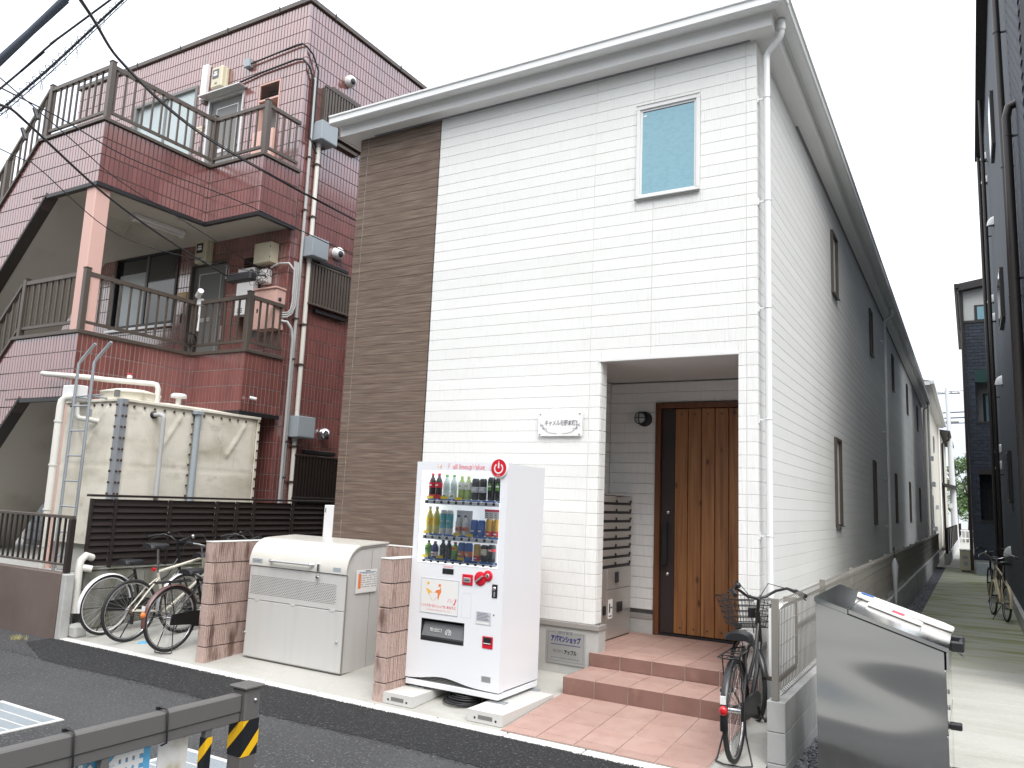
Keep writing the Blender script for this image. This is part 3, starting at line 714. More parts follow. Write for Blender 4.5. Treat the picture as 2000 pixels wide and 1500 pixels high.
# balconies / landings
X3, X4, Y4, Y2, XS = -8.737, -7.531, .798, -.987, -10.353
for zt, zb in ((6.60, 5.67), (3.55, 2.65)):
    th = .14
    poly = [(XL, .35), (XS+.1, .35), (XS+.1, Y2+.012), (X3-.012, Y2+.012), (X3-.012, Y4+.012), (X4-.012, Y4+.012), (X4-.012, RY+.006), (XL, RY+.006)]
    s = MB(); s.prism(poly, 'z', zb+.035, zt-.13); s.build('landing_slab', m_beige, B)
    # outer parapet walls
    pr = MB()
    pr.box(XS, X3-.008, Y2+.008, Y2+th, zb+.03, zt); pr.box(X3-th, X3-.008, Y2+th, Y4+.1, zb+.03, zt); pr.box(X3-.1, X4-.008, Y4+.008, Y4+th, zb+.03, zt); pr.box(X4-th, X4-.008, Y4+th, RY, zb+.03, zt)
    pr.build('parapet', m_rgrout if zt > 5 else m_rgroutp, B)
    twall(tl, (XS, Y2+.008), (1, 0), X3-XS, zb+.035, zt, (0, -1, 0)); twall(tl, (X3-.008, Y2), (0, 1), Y4-Y2, zb+.035, zt, (1, 0, 0))
    twall(tl, (X3, Y4+.008), (1, 0), X4-X3, zb+.035, zt, (0, -1, 0)); twall(tl, (X4-.008, Y4), (0, 1), RY-Y4, zb+.035, zt, (1, 0, 0))
    # dark drip edge and brown coping
    dr_ = MB(); e_ = .012
    dr_.box(XS+.4, X3+e_, Y2-e_, Y2+.05, zb-.02, zb+.032); dr_.box(X3-.05, X3+e_, Y2+.05, Y4-.02, zb-.02, zb+.032); dr_.box(X3-.05, X4+e_, Y4-e_, Y4+.05, zb-.02, zb+.032); dr_.box(X4-.05, X4+e_, Y4+.05, RY, zb-.02, zb+.032)
    dr_.build('drip_edge', m_black, B)
    cp_ = MB(); q = .03
    cp_.cbox(XS, X3+q, Y2-q, Y2+th+.02, zt+.001, zt+.05, .004); cp_.cbox(X3-th-.02, X3+q, Y2+th+.021, Y4-q, zt+.001, zt+.05, .004)
    cp_.cbox(X3-th-.02, X4+q, Y4-q+.001, Y4+th+.02, zt+.001, zt+.05, .004); cp_.cbox(X4-th-.02, X4+q, Y4+th+.021, RY-.001, zt+.001, zt+.05, .004)
    cp_.build('coping', m_brownmet, B)
    # stair flight running down to the left
    XE = XS-3.05
    def top_(x): return zt-(XS-x)
    def low_(x): return zb+.04-1.03*(-9.952-x) if x < -9.952 else zb+.04
    st = MB()
    st.prism([(XS, zt), (XS, low_(XS)), (-9.952, zb+.04)] if False else [(XS+.001, zt-.001), (XE, top_(XE)), (XE, low_(XE)), (XS+.001, low_(XS))], 'y', Y2+.008, Y2+th)
    st.build('stair_parapet', m_rgrout, B)
    twall(tl, (XE, Y2+.008), (1, 0), XS-XE, zb-4, zt, (0, -1, 0), shear=lambda s_: (low_(XE+s_)+.02, top_(XE+s_)-.01), top=zt)
    MB().prism([(XS+.0005, low_(XS)), (-9.952, zb+.03), (XS+.0005, zb+.03)], 'y', Y2+.008, Y2+th).build('stair_parapet', m_rgrout, B)
    twall(tl, (XS, Y2+.008), (1, 0), .40, zb-1, zb+.030, (0, -1, 0), shear=lambda s_: (zb+.05-1.03*(.401-s_), zb+.028), top=zt)
    sf = MB(); y0_, y1_ = Y2+th+.001, .35
    sf.prism([(XS+.40, zb+.034), (XE, low_(XE)+.10), (XE, low_(XE)+.30), (XS+.6, zb+.33)], 'y', y0_, y1_); sf.build('stair_soffit', m_beige, B)
    ed = MB(); d_ = .10
    pts = [(XS+.40, zb+.03), (XE, low_(XE)-.015)]
    ed.prism([(XS+.40, zb+.034), (XE, low_(XE)-.02), (XE, low_(XE)+.02), (XS+.38, zb+.07)], 'y', Y2-.012, Y2+.16); ed.build('stair_edge', m_darkbrown, B)
    cs = MB(); cs.prism([(XS, zt+.001), (XE, top_(XE)+.001), (XE, top_(XE)+.055), (XS, zt+.055)], 'y', Y2-.03, Y2+th+.02); cs.build('coping', m_brownmet, B)
    sp_ = MB()
    for i in range(15):
        x = XS-.203*(i+1); sp_.box(x, x+.203, Y2+th, .33, zt-.13-.203*(i+1)-.12, zt-.13-.203*(i+1)+.08)
    sp_.build('stair_treads', m_beige, B)
    # railing
    def rail(p0, p1, posts=(1, 1), slope=0):
        p0 = Vector(p0); p1 = Vector(p1); ln_ = (Vector((p1.x, p1.y, 0))-Vector((p0.x, p0.y, 0))).length
        al = 'x' if abs(p1.x-p0.x) > abs(p1.y-p0.y) else 'y'
        t_ = None
        def bar(z, hh, ww, nm, par):
            b = MB(); a0 = p0+Vector((0, 0, z)); a1 = p1+Vector((0, 0, z)); k = len(b.v)
            if al == 'x': vs_ = [(p.x, p.y+sy*ww, p.z+sz*hh) for p in (a0, a1) for sy, sz in ((-1, -1), (1, -1), (1, 1), (-1, 1))]
            else: vs_ = [(p.x+sy*ww, p.y, p.z+sz*hh) for p in (a0, a1) for sy, sz in ((-1, -1), (1, -1), (1, 1), (-1, 1))]
            b.convex(vs_, ((0, 1, 2, 3), (4, 5, 6, 7), (0, 1, 5, 4), (1, 2, 6, 5), (2, 3, 7, 6), (3, 0, 4, 7)))
            return b.build(nm, m_brownmet, par)
        t_ = bar(.80, .028, .030, 'balcony_railing', B)
        bar(.125, .020, .020, 'bottom_rail', t_)
        n_ = round(ln_/.148)
        for i in range(n_):
            q_ = p0+(p1-p0)*((i+.5)/n_)
            MB().box(q_.x-.012, q_.x+.012, q_.y-.012, q_.y+.012, q_.z+.105, q_.z+.773).build('baluster', m_brownmet, t_)
        for e2, q_ in zip(posts, (p0, p1)):
            if e2:
                b = MB(); b.cbox(q_.x-.037, q_.x+.037, q_.y-.037, q_.y+.037, q_.z+.002, q_.z+.87, .004); b.cbox(q_.x-.043, q_.x+.043, q_.y-.043, q_.y+.043, q_.z+.871, q_.z+.885, .003); b.build('post', m_brownmet, t_)
    o_ = .055; zc = zt+.05
    rail((XS+.06, Y2+o_, zc), (X3-o_, Y2+o_, zc), (1, 1)); rail((X3-o_, Y2+o_, zc), (X3-o_, Y4+o_, zc), (0, 1)); rail((X3-o_, Y4+o_, zc), (X4-o_, Y4+o_, zc), (0, 1)); rail((X4-o_, Y4+o_, zc), (X4-o_, RY-.02, zc), (0, 0))
    rail((XE, Y2+o_, zc-3.05), (XS, Y2+o_, zc), (0, 0))
    for i in (1, 2): 
        x = XS-.95*i; MB().box(x-.035, x+.035, Y2+o_-.035, Y2+o_+.035, top_(x)+.05, top_(x)+.86).build('stair_post', m_brownmet, B)
tl.build('wall_tile', m_rtile, B, kind='stuff')
# pillars
for z0, z1 in ((3.60, 5.655), (.3, 2.62)): MB().cbox(-8.995, -8.775, Y2+.02, Y2+.24, z0, z1, .01).build('pillar', m_pink, B)
# stair seen behind the landing on the second floor
# roof coping with clips
cp_ = MB(); cp_.cbox(XL-.04, RX+.04, RY-.04, RY+.14, RT, RT+.085, .006).cbox(RX-.12, RX+.04, RY+.141, 14, RT, RT+.085, .006).build('roof_coping', m_brownmet, B)
for x in (-12.2, -10.9, -9.6, -8.3): MB().box(x-.012, x+.012, RY-.046, RY-.0405, RT-.02, RT+.10).build('coping_clip', m_ink, B)
for y in (2.1, 3.9, 5.7): MB().box(RX+.0405, RX+.046, y-.012, y+.012, RT-.02, RT+.10).build('coping_clip', m_ink, B)
MB().box(XL+.1, RX-.13, RY+.15, 13.9, RT-.15, RT-.02).build('roof', m_conc, B)
# per storey fittings on the front wall
for f_, dz in enumerate((0, -3.05, -6.1)):
    # sliding window
    x0, x1, z0, z1 = -12.15, -10.30, 7.40+dz, 8.80+dz
    fr = MB()
    for r in ((x0, x1, z0, z0+.06), (x0, x1, z1-.06, z1), (x0, x0+.06, z0+.06, z1-.06), (x1-.06, x1, z0+.06, z1-.06)): fr.cbox(r[0], r[1], RY-.02, RY+.10, r[2], r[3], .004)
    w_ = fr.build('window', m_greydoor if f_ == 0 else m_darkbrown, B)
    MB().box(x0+.06, x0+.98, RY+.05, RY+.06, z0+.06, z1-.06).box(x0+.92, x1-.06, RY+.03, RY+.04, z0+.06, z1-.06).build('pane', m_frost if f_ == 0 else m_darkglass, w_)
    if f_ == 1: MB().box(x0+.10, x0+.92, RY+.042, RY+.048, z0+.06, z0+1.05).build('curtain', m_frost, w_)
    MB().box(x0+.90, x0+.96, RY+.015, RY+.07, z0+.06, z1-.06).build('meeting_stile', m_greydoor, w_)
    MB().cbox(x0-.03, x1+.03, RY-.07, RY+.02, z0-.05, z0-.001, .004).build('sill', m_silver if f_ else m_beige, w_)
    # door
    x0, x1, zt_ = -9.97, -9.03, 8.42+dz; zb_ = 6.52+dz
    b = MB(); b.box(x0, x0+.045, RY-.01, RY+.12, zb_, zt_).box(x1-.045, x1, RY-.01, RY+.12, zb_, zt_).box(x0+.045, x1-.045, RY-.01, RY+.12, zt_-.045, zt_)
    d_ = b.build('door', m_silver if f_ == 0 else m_brownmet, B)
    MB().cbox(x0+.05, x1-.05, RY+.05, RY+.10, zb_, zt_-.05, .004).build('leaf', m_greydoor, d_)
    b = MB()
    for r in ((x0+.19, x1-.19, zt_-.20, zt_-.185), (x0+.19, x0+.205, zb_+.2, zt_-.20), (x1-.205, x1-.19, zb_+.2, zt_-.20)): b.box(r[0], r[1], RY+.043, RY+.0495, r[2], r[3])
    b.build('inlay', m_silver, d_)
    MB().cbox(x1-.16, x1-.11, RY+.02, RY+.049, zb_+.92, zb_+1.02, .004).build('handle', m_silver, d_)
    MB().box(x0+.3, x0+.55, RY+.04, RY+.0495, zb_+.86, zb_+.93).build('letter_slot', m_silver, d_)
    b = MB(); b.box(x1-.008, x1+.012, RY-.03, RY-.011, zt_-.36, zt_-.12).box(x1-.008, x1+.012, RY-.03, RY-.011, zb_+.5, zb_+.74); b.build('hinge', m_silver, d_)
    if f_ == 0: MB().cbox(x0-.08, x1+.05, RY-.18, RY-.001, zt_+.005, zt_+.03, .003).build('canopy', m_silver, B)
    # alcove with louvre above
    x0, x1, za, zc_ = -8.66, -8.15, 8.10+dz, 8.39+dz
    b = MB(); b.box(x0, x0+.025, RY-.008, RY+.2, 7.0+dz, zc_).box(x1-.025, x1, RY-.008, RY+.2, 7.0+dz, zc_).box(x0+.025, x1-.025, RY-.008, RY+.2, zc_-.025, zc_).box(x0+.025, x1-.025, RY-.008, RY+.2, za-.03, za)
    al_ = b.build('alcove_frame', m_pink if f_ == 0 else m_riser, B)
    for i in range(6): 
        z = za+.01+.042*i; MB().convex([(x, y, z+q) for x in (x0+.026, x1-.026) for y, q in ((RY+.0, 0), (RY+.004, .006), (RY+.04, .035), (RY+.036, .029))], ((0, 1, 2, 3), (4, 5, 6, 7), (0, 1, 5, 4), (1, 2, 6, 5), (2, 3, 7, 6), (3, 0, 4, 7))).build('louvre_slat', m_brownmet, al_)
    MB().box(x0+.025, x1-.025, RY+.2, RY+.25, 7.0+dz, zc_-.03).build('alcove_back', m_greydoor, al_)
    if f_ == 0: MB().cbox(x0+.0, x1-.02, RY-.06, RY-.009, 6.75, 7.50, .004).build('hatch_door', m_pink, al_)
# fittings as things of their own
def meter(x, z, lb):
    t = thing('electric_meter_box', lb, 'meter box', (x, RY-.05, z), 'meter boxes on the red building')
    MB().cbox(x-.145, x+.145, RY-.13, RY-.002, z-.20, z+.20, .02).build('case', m_cream, t)
    b = MB(); b.box(x-.10, x+.06, RY-.134, RY-.131, z-.03, z+.14); w_ = b.build('meter_window', m_darkglass, t)
    MB().box(x-.07, x+.03, RY-.137, RY-.1345, z+.02, z+.06).box(x-.06, x+.02, RY-.137, RY-.1345, z+.07, z+.10).build('dial', m_paper, w_)
    MB().box(x-.03, x+.03, RY-.134, RY-.131, z-.14, z-.11).build('seal', m_greydoor, t)
    MB().cbox(x+.10, x+.17, RY-.05, RY-.001, z-.22, z+.17, .004).build('back_board', m_cream, t)
meter(-9.66, 8.74, 'cream electric meter box above the grey top-floor door')
meter(-9.60, 5.53, 'cream electric meter box above the dark second-floor door')
t = thing('door_light', 'slim white tube light beside the top-floor door', 'wall light', (-10.06, RY-.05, 8.76))
MB().cbox(-10.14, -9.99, RY-.09, RY-.001, 8.42, 9.10, .015).build('cover', m_white, t); MB().cbox(-10.11, -10.02, RY-.06, RY-.001, 8.37, 8.418, .004).build('cap', m_greydoor, t)
t = thing('strip_light', 'white fluorescent strip light under the top-floor landing', 'strip light', (-9.45, .45, 5.68))
MB().cbox(-9.53, -9.39, .05, .95, 5.64, 5.703, .006).build('housing', m_white, t); MB().cyl((-9.46, .08, 5.615), (-9.46, .92, 5.615), .016, 10).build('tube', m_paper, t); MB().box(-9.49, -9.43, .05, .09, 5.59, 5.638).box(-9.49, -9.43, .91, .95, 5.59, 5.638).build('holder', m_white, t)
t = thing('junction_box', 'small grey junction box high on the top-floor front wall', 'junction box', (-8.95, RY-.04, 8.85)); MB().cbox(-9.02, -8.88, RY-.09, RY-.001, 8.77, 8.92, .005).build('case', m_greybox, t)
MB().tube([(-8.88, RY-.04, 8.83), (-7.8, RY-.04, 8.88), (-7.66, RY-.05, 8.86), (-7.58, RY-.03, 8.80), (-7.555, RY+.1, 8.72), (-7.55, RY+.24, 8.5), (-7.55, RY+.25, 7.6)], .016, 6).build('conduit', m_cable, t)
MB().tube([(-9.45, RY-.04, 8.52), (-8.6, RY-.03, 8.60), (-7.8, RY-.04, 8.62), (-7.62, RY-.05, 8.58), (-7.56, RY+.05, 8.48), (-7.56, RY+.16, 8.3), (-7.56, RY+.17, 7.3), (-7.5, RY+.30, 7.05)], .018, 6).build('conduit', m_cable, t)
# grey boxes and pipes on the side wall
b = MB(); b.tube([(-7.56, 1.74, 8.35), (-7.56, 1.76, 6.2), (-7.56, 1.76, 5.1), (-7.56, 1.76, 3.0), (-7.56, 1.76, .6)], .026, 8); b.build('conduit_pipe', m_pipe, B)
b = MB(); b.tube([(-7.55, 1.93, 7.3), (-7.55, 1.94, .6)], .036, 10); o = b.build('conduit_pipe', m_wpipe, B)
for z in (6.9, 6.0, 4.2, 3.55, 2.25, 1.7):
    MB().box(-7.60, -7.508, 1.885, 1.985, z-.014, z+.014).build('pipe_clip', m_rust, o); MB().box(-7.60, -7.53, 1.72, 1.80, z+.05, z+.074).build('pipe_clip', m_rust, o)
for i, z in enumerate((7.45, 5.47, 2.56)):
    t = thing('grey_utility_box', ('large grey enamel box near the roof corner on the side of the red building', 'grey enamel box above the upper slatted window guard beside a camera', 'lowest grey enamel box above the black slatted window guard')[i], 'utility box', (-7.5, 1.95, z), 'grey boxes on the pipe')
    MB().cbox(-7.598, -7.37, 1.80, 2.17, z-.17, z+.16, .006).build('case', m_greybox, t)
    MB().box(-7.369, -7.366, 1.815, 2.155, z-.155, z+.145).build('cover', m_greybox, t)
    MB().cyl((-7.55, 1.93, z-.24), (-7.55, 1.93, z-.171), .045, 12).build('socket', m_pipe, t)
for i, (y, z) in enumerate(((2.55, 8.70), (2.57, 5.58), (2.56, 2.50))):
    t = thing('round_vent', ('white round vent cap near the top of the red side wall', 'white round vent cap beside the middle grey utility box', 'silver round vent cap beside the lowest grey utility box')[i], 'vent cap', (-7.5, y, z), 'round caps on the side wall')
    MB().lathe((-7.598, y, z), [(.10, 0), (.105, .03), (.10, .09), (.07, .13), (.0001, .15)], 18, 'x').build('cap', m_white if i < 2 else m_chrome, t)
    MB().lathe((-7.46, y-.03, z-.035), [(.055, 0), (.05, .02), (.0001, .021)], 14, 'x').build('opening', m_ink, t)
for z0, z1, mt, k in ((7.55, 8.28, m_brownmet, 0), (4.58, 5.22, m_brownmet, 1), (1.47, 2.10, m_darkbrown, 2)):
    g_ = MB(); xg = -7.50
    g_.box(xg-.10, xg, 1.94, 1.965, z0, z1).box(xg-.10, xg, 3.0, 3.025, z0, z1).cbox(xg-.03, xg+.01, 1.93, 3.03, z1, z1+.03, .003).cbox(xg-.03, xg+.01, 1.93, 3.03, z0-.035, z0, .003)
    gd = g_.build('window_guard', mt, B)
    for i in range(15):
        y = 1.975+.0685*i; MB().box(xg-.05, xg+.003, y, y+.042, z0+.001, z1-.001).build('slat', mt, gd)
    MB().box(-7.601, -7.56, 2.0, 2.98, z0+.02, z1-.02).build('window', m_darkglass, B)
    MB().cbox(-7.595, -7.53, 2.15, 2.85, z1+.06, z1+.12, .004).build('window_hood', m_black if k else m_brownmet, B); MB().cbox(-7.595, -7.53, 2.15, 2.85, z0-.13, z0-.07, .004).build('window_hood', m_black if k else m_brownmet, B)
# boxes by the second-floor balcony
t = thing('cream_cabinet', 'cream metal cabinet on the wall above the pink box', 'cabinet', (-8.05, RY-.1, 5.28)); MB().cbox(-8.22, -7.84, RY-.17, RY-.002, 5.13, 5.46, .006).build('case', m_cream, t); MB().cbox(-7.90, -7.835, RY-.175, RY-.168, 5.14, 5.45, .003).build('door_edge', m_cream, t)
MB().box(-7.85, -7.832, RY-.181, RY-.176, 5.36, 5.39).box(-7.85, -7.832, RY-.181, RY-.176, 5.19, 5.22).build('hinge', m_greydoor, t)
t = thing('white_cabinet', 'tall white cabinet on the wall behind the splice box', 'cabinet', (-8.4, RY-.06, 4.75)); MB().cbox(-8.62, -8.24, RY-.12, RY-.002, 4.32, 5.10, .01).build('case', m_white, t)
for i in range(3): MB().box(-8.55, -8.44, RY-.124, RY-.1205, 4.36+.03*i, 4.375+.03*i).build('vent_slot', m_greydoor, t)
t = thing('white_meter', 'small white meter with a clear cover under the cream cabinet', 'meter', (-7.96, RY-.1, 4.95)); MB().cbox(-8.10, -7.93, RY-.14, RY-.002, 4.80, 5.04, .02).build('case', m_white, t); MB().cbox(-8.08, -7.97, RY-.185, RY-.141, 4.82, 4.93, .02).build('cover', m_paper, t)
t = thing('pink_cabinet', 'pink painted steel cabinet behind the second-floor balcony railing', 'cabinet', (-7.82, RY-.1, 4.35)); MB().cbox(-8.07, -7.60, RY-.20, RY-.002, 4.03, 4.66, .004).build('case', m_pink, t); MB().cbox(-8.085, -7.585, RY-.225, RY-.002, 4.662, 4.69, .003).build('lid', m_pink, t)
MB().lathe((-7.598, RY-.12, 4.5), [(.03, 0), (.03, .012), (.0001, .013)], 12, 'x').build('lock', m_ink, t); MB().box(-8.0, -7.97, RY-.206, RY-.201, 4.30, 4.36).build('latch', m_ink, t)
b = MB()
for i in range(3): b.tube([(-7.60, RY-.05, 4.30-.035*i), (-7.53, RY-.0-.0*i, 4.31-.035*i), (-7.50, RY+.03+.015*i, 4.36-.03*i), (-7.50, RY+.05+.035*i, 4.5-.02*i), (-7.50, RY+.05+.035*i, 5.0), (-7.50-.02, RY+.05+.035*i, 5.15)], .014, 6)
b.tube([(-7.60, RY-.05, 4.17), (-7.52, RY, 4.16), (-7.50, RY+.08, 4.06), (-7.50, RY+.12, 3.9), (-7.50, RY+.12, .6)], .022, 8)
b.tube([(-7.88, RY-.1, 5.05), (-7.7, RY-.09, 5.10), (-7.55, RY-.04, 5.10), (-7.50, RY+.04, 5.0), (-7.50, RY+.05, 4.6)], .018, 8)
b.build('bundled_conduit', m_pipe, B)
# brass-coloured plates beside doors
for z, lb in ((7.90, 'small yellow notice plate between the window and door on the top floor'), (4.83, 'small yellow notice plate between the window and door on the second floor')):
    t = thing('notice_plate', lb, 'sign', (-10.13, RY-.01, z)); MB().box(-10.24, -10.01, RY-.012, RY-.002, z-.06, z+.06).build('plate', m_gold if z < 5 else m_cream, t)
    MB().box(-10.21, -10.05, RY-.0135, RY-.0125, z+.01, z+.02).box(-10.21, -10.09, RY-.0135, RY-.0125, z-.02, z-.01).build('print', m_paper if z < 5 else m_greyink, t)
for z in (7.4, 4.35): MB().box(-10.10, -10.04, RY-.02, RY-.001, z, z+.16).build('intercom', m_darkglass, B)
# security camera on railing
t = thing('security_camera', 'white security camera on a pole at the second-floor railing', 'security camera', (-8.75, .80, 4.3))
MB().tube([(-8.70, .84, 3.95), (-8.70, .84, 4.40)], .018, 8).build('mount', m_white, t); MB().cyl((-8.72, .80, 4.50), (-8.58, .74, 4.56), .045, 12).build('camera_body', m_white, t); MB().cbox(-8.74, -8.66, .80, .88, 4.36, 4.47, .01).build('bracket', m_white, t)
t = thing('outdoor_camera', 'small black and white camera on the red wall above the tank corner', 'security camera', (-7.45, RY-.1, 2.8))
MB().tube([(-7.50, RY-.60, 2.93), (-7.45, RY-.60, 2.90)], .012, 6).build('arm', m_black, t); MB().cyl((-7.47, RY-.64, 2.885), (-7.42, RY-.56, 2.87), .022, 10).build('camera_body', m_white, t)
t = thing('coiled_cable', 'loops of black cable tied on the second-floor railing', 'cable'); b = MB()
for i in range(4): b.torus((-8.70+.01*i, .72+.02*i, 3.80), (1, .2*i, 0), .10-.01*i, .006, 18, 4)
b.tube([(-8.69, .78, 3.85), (-8.70, .82, 4.1), (-8.69, .84, 4.35)], .006, 5); b.build('loops', m_cable, t)
# antenna on roof
t = thing('tv_antenna', 'thin television antenna on the roof behind the top railing', 'antenna', (-12.6, 3.0, RT))
b = MB(); b.tube([(-13.6, 3.0, RT-.02), (-13.6, 3.0, RT+1.15)], .012, 5); b.tube([(-14.9, 2.7, RT+1.05), (-13.4, 3.05, RT+1.12)], .009, 5)
for i in range(12): b.tube([(-14.8+.115*i, 2.72+.027*i-.16, RT+1.055+.005*i), (-14.8+.115*i, 2.72+.027*i+.16, RT+1.055+.005*i)], .004, 4)
b.build('elements', m_cable, t)

# ================================================================== LEFT LOT: tank, ladder, fences
MB().box(-20, -7.42, -1.58, 1.54, -.29, .44).build('raised_lot', m_conc, kind='structure')
T = thing('water_tank', 'large stained cream panelled water tank in front of the red building', 'water tank', (-8.1, .05, .44))
tx0, tx1, ty0, ty1, tz0, tz1 = -8.72, -7.5, -1.04, 1.14, .80, 2.60
MB().box(tx0+.03, tx1-.03, ty0+.03, ty1-.03, tz0+.02, tz1-.02).build('core', m_tank, T)
def tpanel(face, a0, a1, z0, z1, vee=True):
    """bulging panel with an embossed V; a runs along the face"""
    b = MB(); n_ = 30; m_ = 56; vs_ = []
    for j in range(m_+1):
        for i in range(n_+1):
            u = i/n_; v = j/m_; e_ = min(u, 1-u, v, 1-v)
            d = .018*min(1, e_/.07)
            if vee:
                yv = .68+.95*abs(u-.5)**1.15*1.15     # curve of the V fold measured from the bottom
                dd = (v-yv)
                if v > .6: d += .024*math.exp(-(dd/.016)**2)*min(1, e_/.08)
                if abs(v-.55) < .006 or abs(v-.60) < .006: d -= .006
            a = a0+(a1-a0)*u; z = z0+(z1-z0)*v
            vs_.append((a, ty0+.01-d, z) if face == 'front' else (tx1-.01+d, a, z))
    fs_ = [(j*(n_+1)+i, j*(n_+1)+i+1, (j+1)*(n_+1)+i+1, (j+1)*(n_+1)+i) for j in range(m_) for i in range(n_)]
    b.add(vs_, fs_, True); b.build('tank_panel', m_tank, T)
zm = 1.82
tpanel('front', tx0+.02, tx1-.07, tz0, tz1-.02)
for a, c2 in ((ty0+.07, .02), (.085, ty1-.03)): tpanel('side', a, c2, tz0, tz1-.02)
fl_ = MB()
fl_.cbox(tx0-.01, tx1+.03, ty0-.02, ty0+.02, tz1-.02, tz1+.015, .004); fl_.cbox(tx1-.02, tx1+.03, ty0+.021, ty1+.02, tz1-.02, tz1+.015, .004)
fl_.box(tx1-.005, tx1+.022, ty1-.028, ty1+.012, tz0, tz1-.021)
fl_.build('flange', m_tank, T)
b = MB(); b.convex([(tx0, ty0+.02, tz1+.0), (tx1, ty0+.02, tz1), (tx1, ty1, tz1), (tx0, ty1, tz1), (tx0+.3, -.2, tz1+.07), (tx1-.3, -.2, tz1+.07), (tx1-.3, .5, tz1+.07), (tx0+.3, .5, tz1+.07)], ((0, 1, 2, 3), (4, 5, 6, 7), (0, 1, 5, 4), (1, 2, 6, 5), (2, 3, 7, 6), (3, 0, 4, 7))); b.build('top', m_tank, T)
b = MB(); b.cbox(tx1-.065, tx1+.014, ty0-.034, ty0-.012, tz0, tz1+.01, .003).cbox(tx1+.012, tx1+.034, ty0-.03, ty0+.062, tz0, tz1+.01, .003); b.build('corner_angle', m_galv, T)
b = MB(); b.cyl((tx1+.045, .05, tz0-.3), (tx1+.045, .05, tz1-.05), .042, 14); b.cbox(tx1+.0, tx1+.10, -.02, .10, tz1-.07, tz1-.02, .004); b.build('support_post', m_greybox, T)
bolts = []
for i in range(13):
    z = tz0+.09+.137*i; bolts += [(tx1+.036, ty0+.0, z, 0), (tx1+.036, ty0+.045, z, 0), (tx1+.026, ty1-.008, z, 0), (tx1+.016, -.008, z, 0), (tx1-.045, ty0-.037, z, 1)]
for i in range(6): bolts += [(tx1+.014, ty0+.16+.145*i, tz1-.07, 0), (tx1+.014, .17+.145*i, tz1-.07, 0), (tx0+.14+.17*i, ty0-.006, tz1-.06, 1)]
bm = MB().lathe((0, 0, 0), [(.0165, -.004), (.0165, .006), (.010, .014), (.0001, .015)], 6, 'x', False).mesh('bolt', m_rust)
for x, y, z, fr_ in bolts:
    o = piece(bm, 'bolt', (x, y, z), T)
    if fr_: o.rotation_euler = (0, 0, -math.pi/2)
MB().lathe((-7.98, -.62, tz1+.02), [(.36, 0), (.36, .10), (.37, .105), (.37, .125), (.2, .17), (.0001, .18)], 32).build('manhole_cover', m_tank, T)
MB().cbox(-7.76, -7.70, -1.0, -.95, tz1+.05, tz1+.14, .005).build('hasp', m_greydoor, T)
MB().lathe((-7.84, .0, tz1+.04), [(.035, 0), (.035, .12), (.105, .125), (.105, .165), (.08, .185), (.0001, .19)], 18).build('vent', m_white, T)
MB().tube([(-9.25, -1.10, 3.0), (-9.12, -1.12, 2.98), (-8.5, -1.06, 2.93), (-8.40, -1.0, 2.925), (-8.30, -.80, 2.92), (-8.0, -.60, 2.905), (-7.72, -.50, 2.885), (-7.66, -.48, 2.87), (-7.64, -.47, 2.82), (-7.64, -.47, 2.6)], .035, 10).build('inlet_pipe', m_wpipe, T)
MB().lathe((-8.05, -.62, 2.95), [(.035, 0), (.035, .05), (.0001, .055)], 10).build('valve', m_white, T); MB().lathe((-8.05, -.62, 3.005), [(.045, 0), (.045, .01), (.0001, .011)], 12).build('valve_wheel', m_red, T)
MB().tube([(tx1+.01, -.60, 2.455), (tx1+.13, -.58, 2.46), (tx1+.165, -.565, 2.44), (tx1+.165, -.56, 2.40), (tx1+.165, -.55, .7)], .030, 10).build('overflow_pipe', m_pipe, T)
MB().lathe((tx1+.008, -.60, 2.455), [(.05, 0), (.045, .03), (.0001, .031)], 14, 'x').build('pipe_gland', m_black, T)
MB().box(-8.22, -8.10, ty0-.011, ty0-.008, 2.40, 2.49).build('label_plate', m_galv, T)
MB().cbox(tx0+.1, tx1-.02, ty0+.08, ty1-.05, .44, .795, .01).build('plinth', m_conc, T)
# ladder
t = thing('tank_ladder', 'grey pipe ladder with bent tops leaning up the cream tank', 'ladder', (-7.95, -1.3, .44))
for x, nm in ((-8.13, 0), (-7.80, 1)):
    MB().tube([(x+.0, -1.28, .46), (x, -1.28, 2.95), (x+.005, -1.28, 3.04), (x+.03, -1.25, 3.12), (x+.21, -1.22, 3.30)], .019, 8).build('side_rail', m_galv, t)
rg = MB().cyl((0, 0, 0), (.31, 0, 0), .011, 6).mesh('rung', m_galv)
for z in (2.50, 2.19, 1.88, 1.57, 1.26, .95, .66): piece(rg, 'rung', (-8.12, -1.28, z), t)
MB().tube([(-8.13, -1.28, 2.62), (-8.13, -1.06, 2.62)], .012, 6).tube([(-7.80, -1.28, 2.62), (-7.80, -1.06, 2.62)], .012, 6).tube([(-8.2, -1.27, 2.62), (-7.6, -1.25, 2.635)], .010, 6).build('stay', m_galv, t)
t = thing('white_drain_pipe', 'tall white drain pipe with a white box on top left of the tank', 'pipe', (-8.33, -1.3, .44))
MB().tube([(-8.33, -1.32, .46), (-8.34, -1.32, 2.50), (-8.34, -1.31, 2.57), (-8.31, -1.28, 2.62), (-8.22, -1.22, 2.63)], .047, 12).build('pipe', m_wpipe, t); MB().cbox(-8.45, -8.15, -1.26, -1.10, 2.58, 2.78, .01).build('float_box', m_white, t)
b = MB()
for z in (.75, 1.2, 1.75, 2.3): b.lathe((-8.335, -1.32, z), [(.058, 0), (.058, .02)], 12)
b.build('collar', m_wpipe, t)
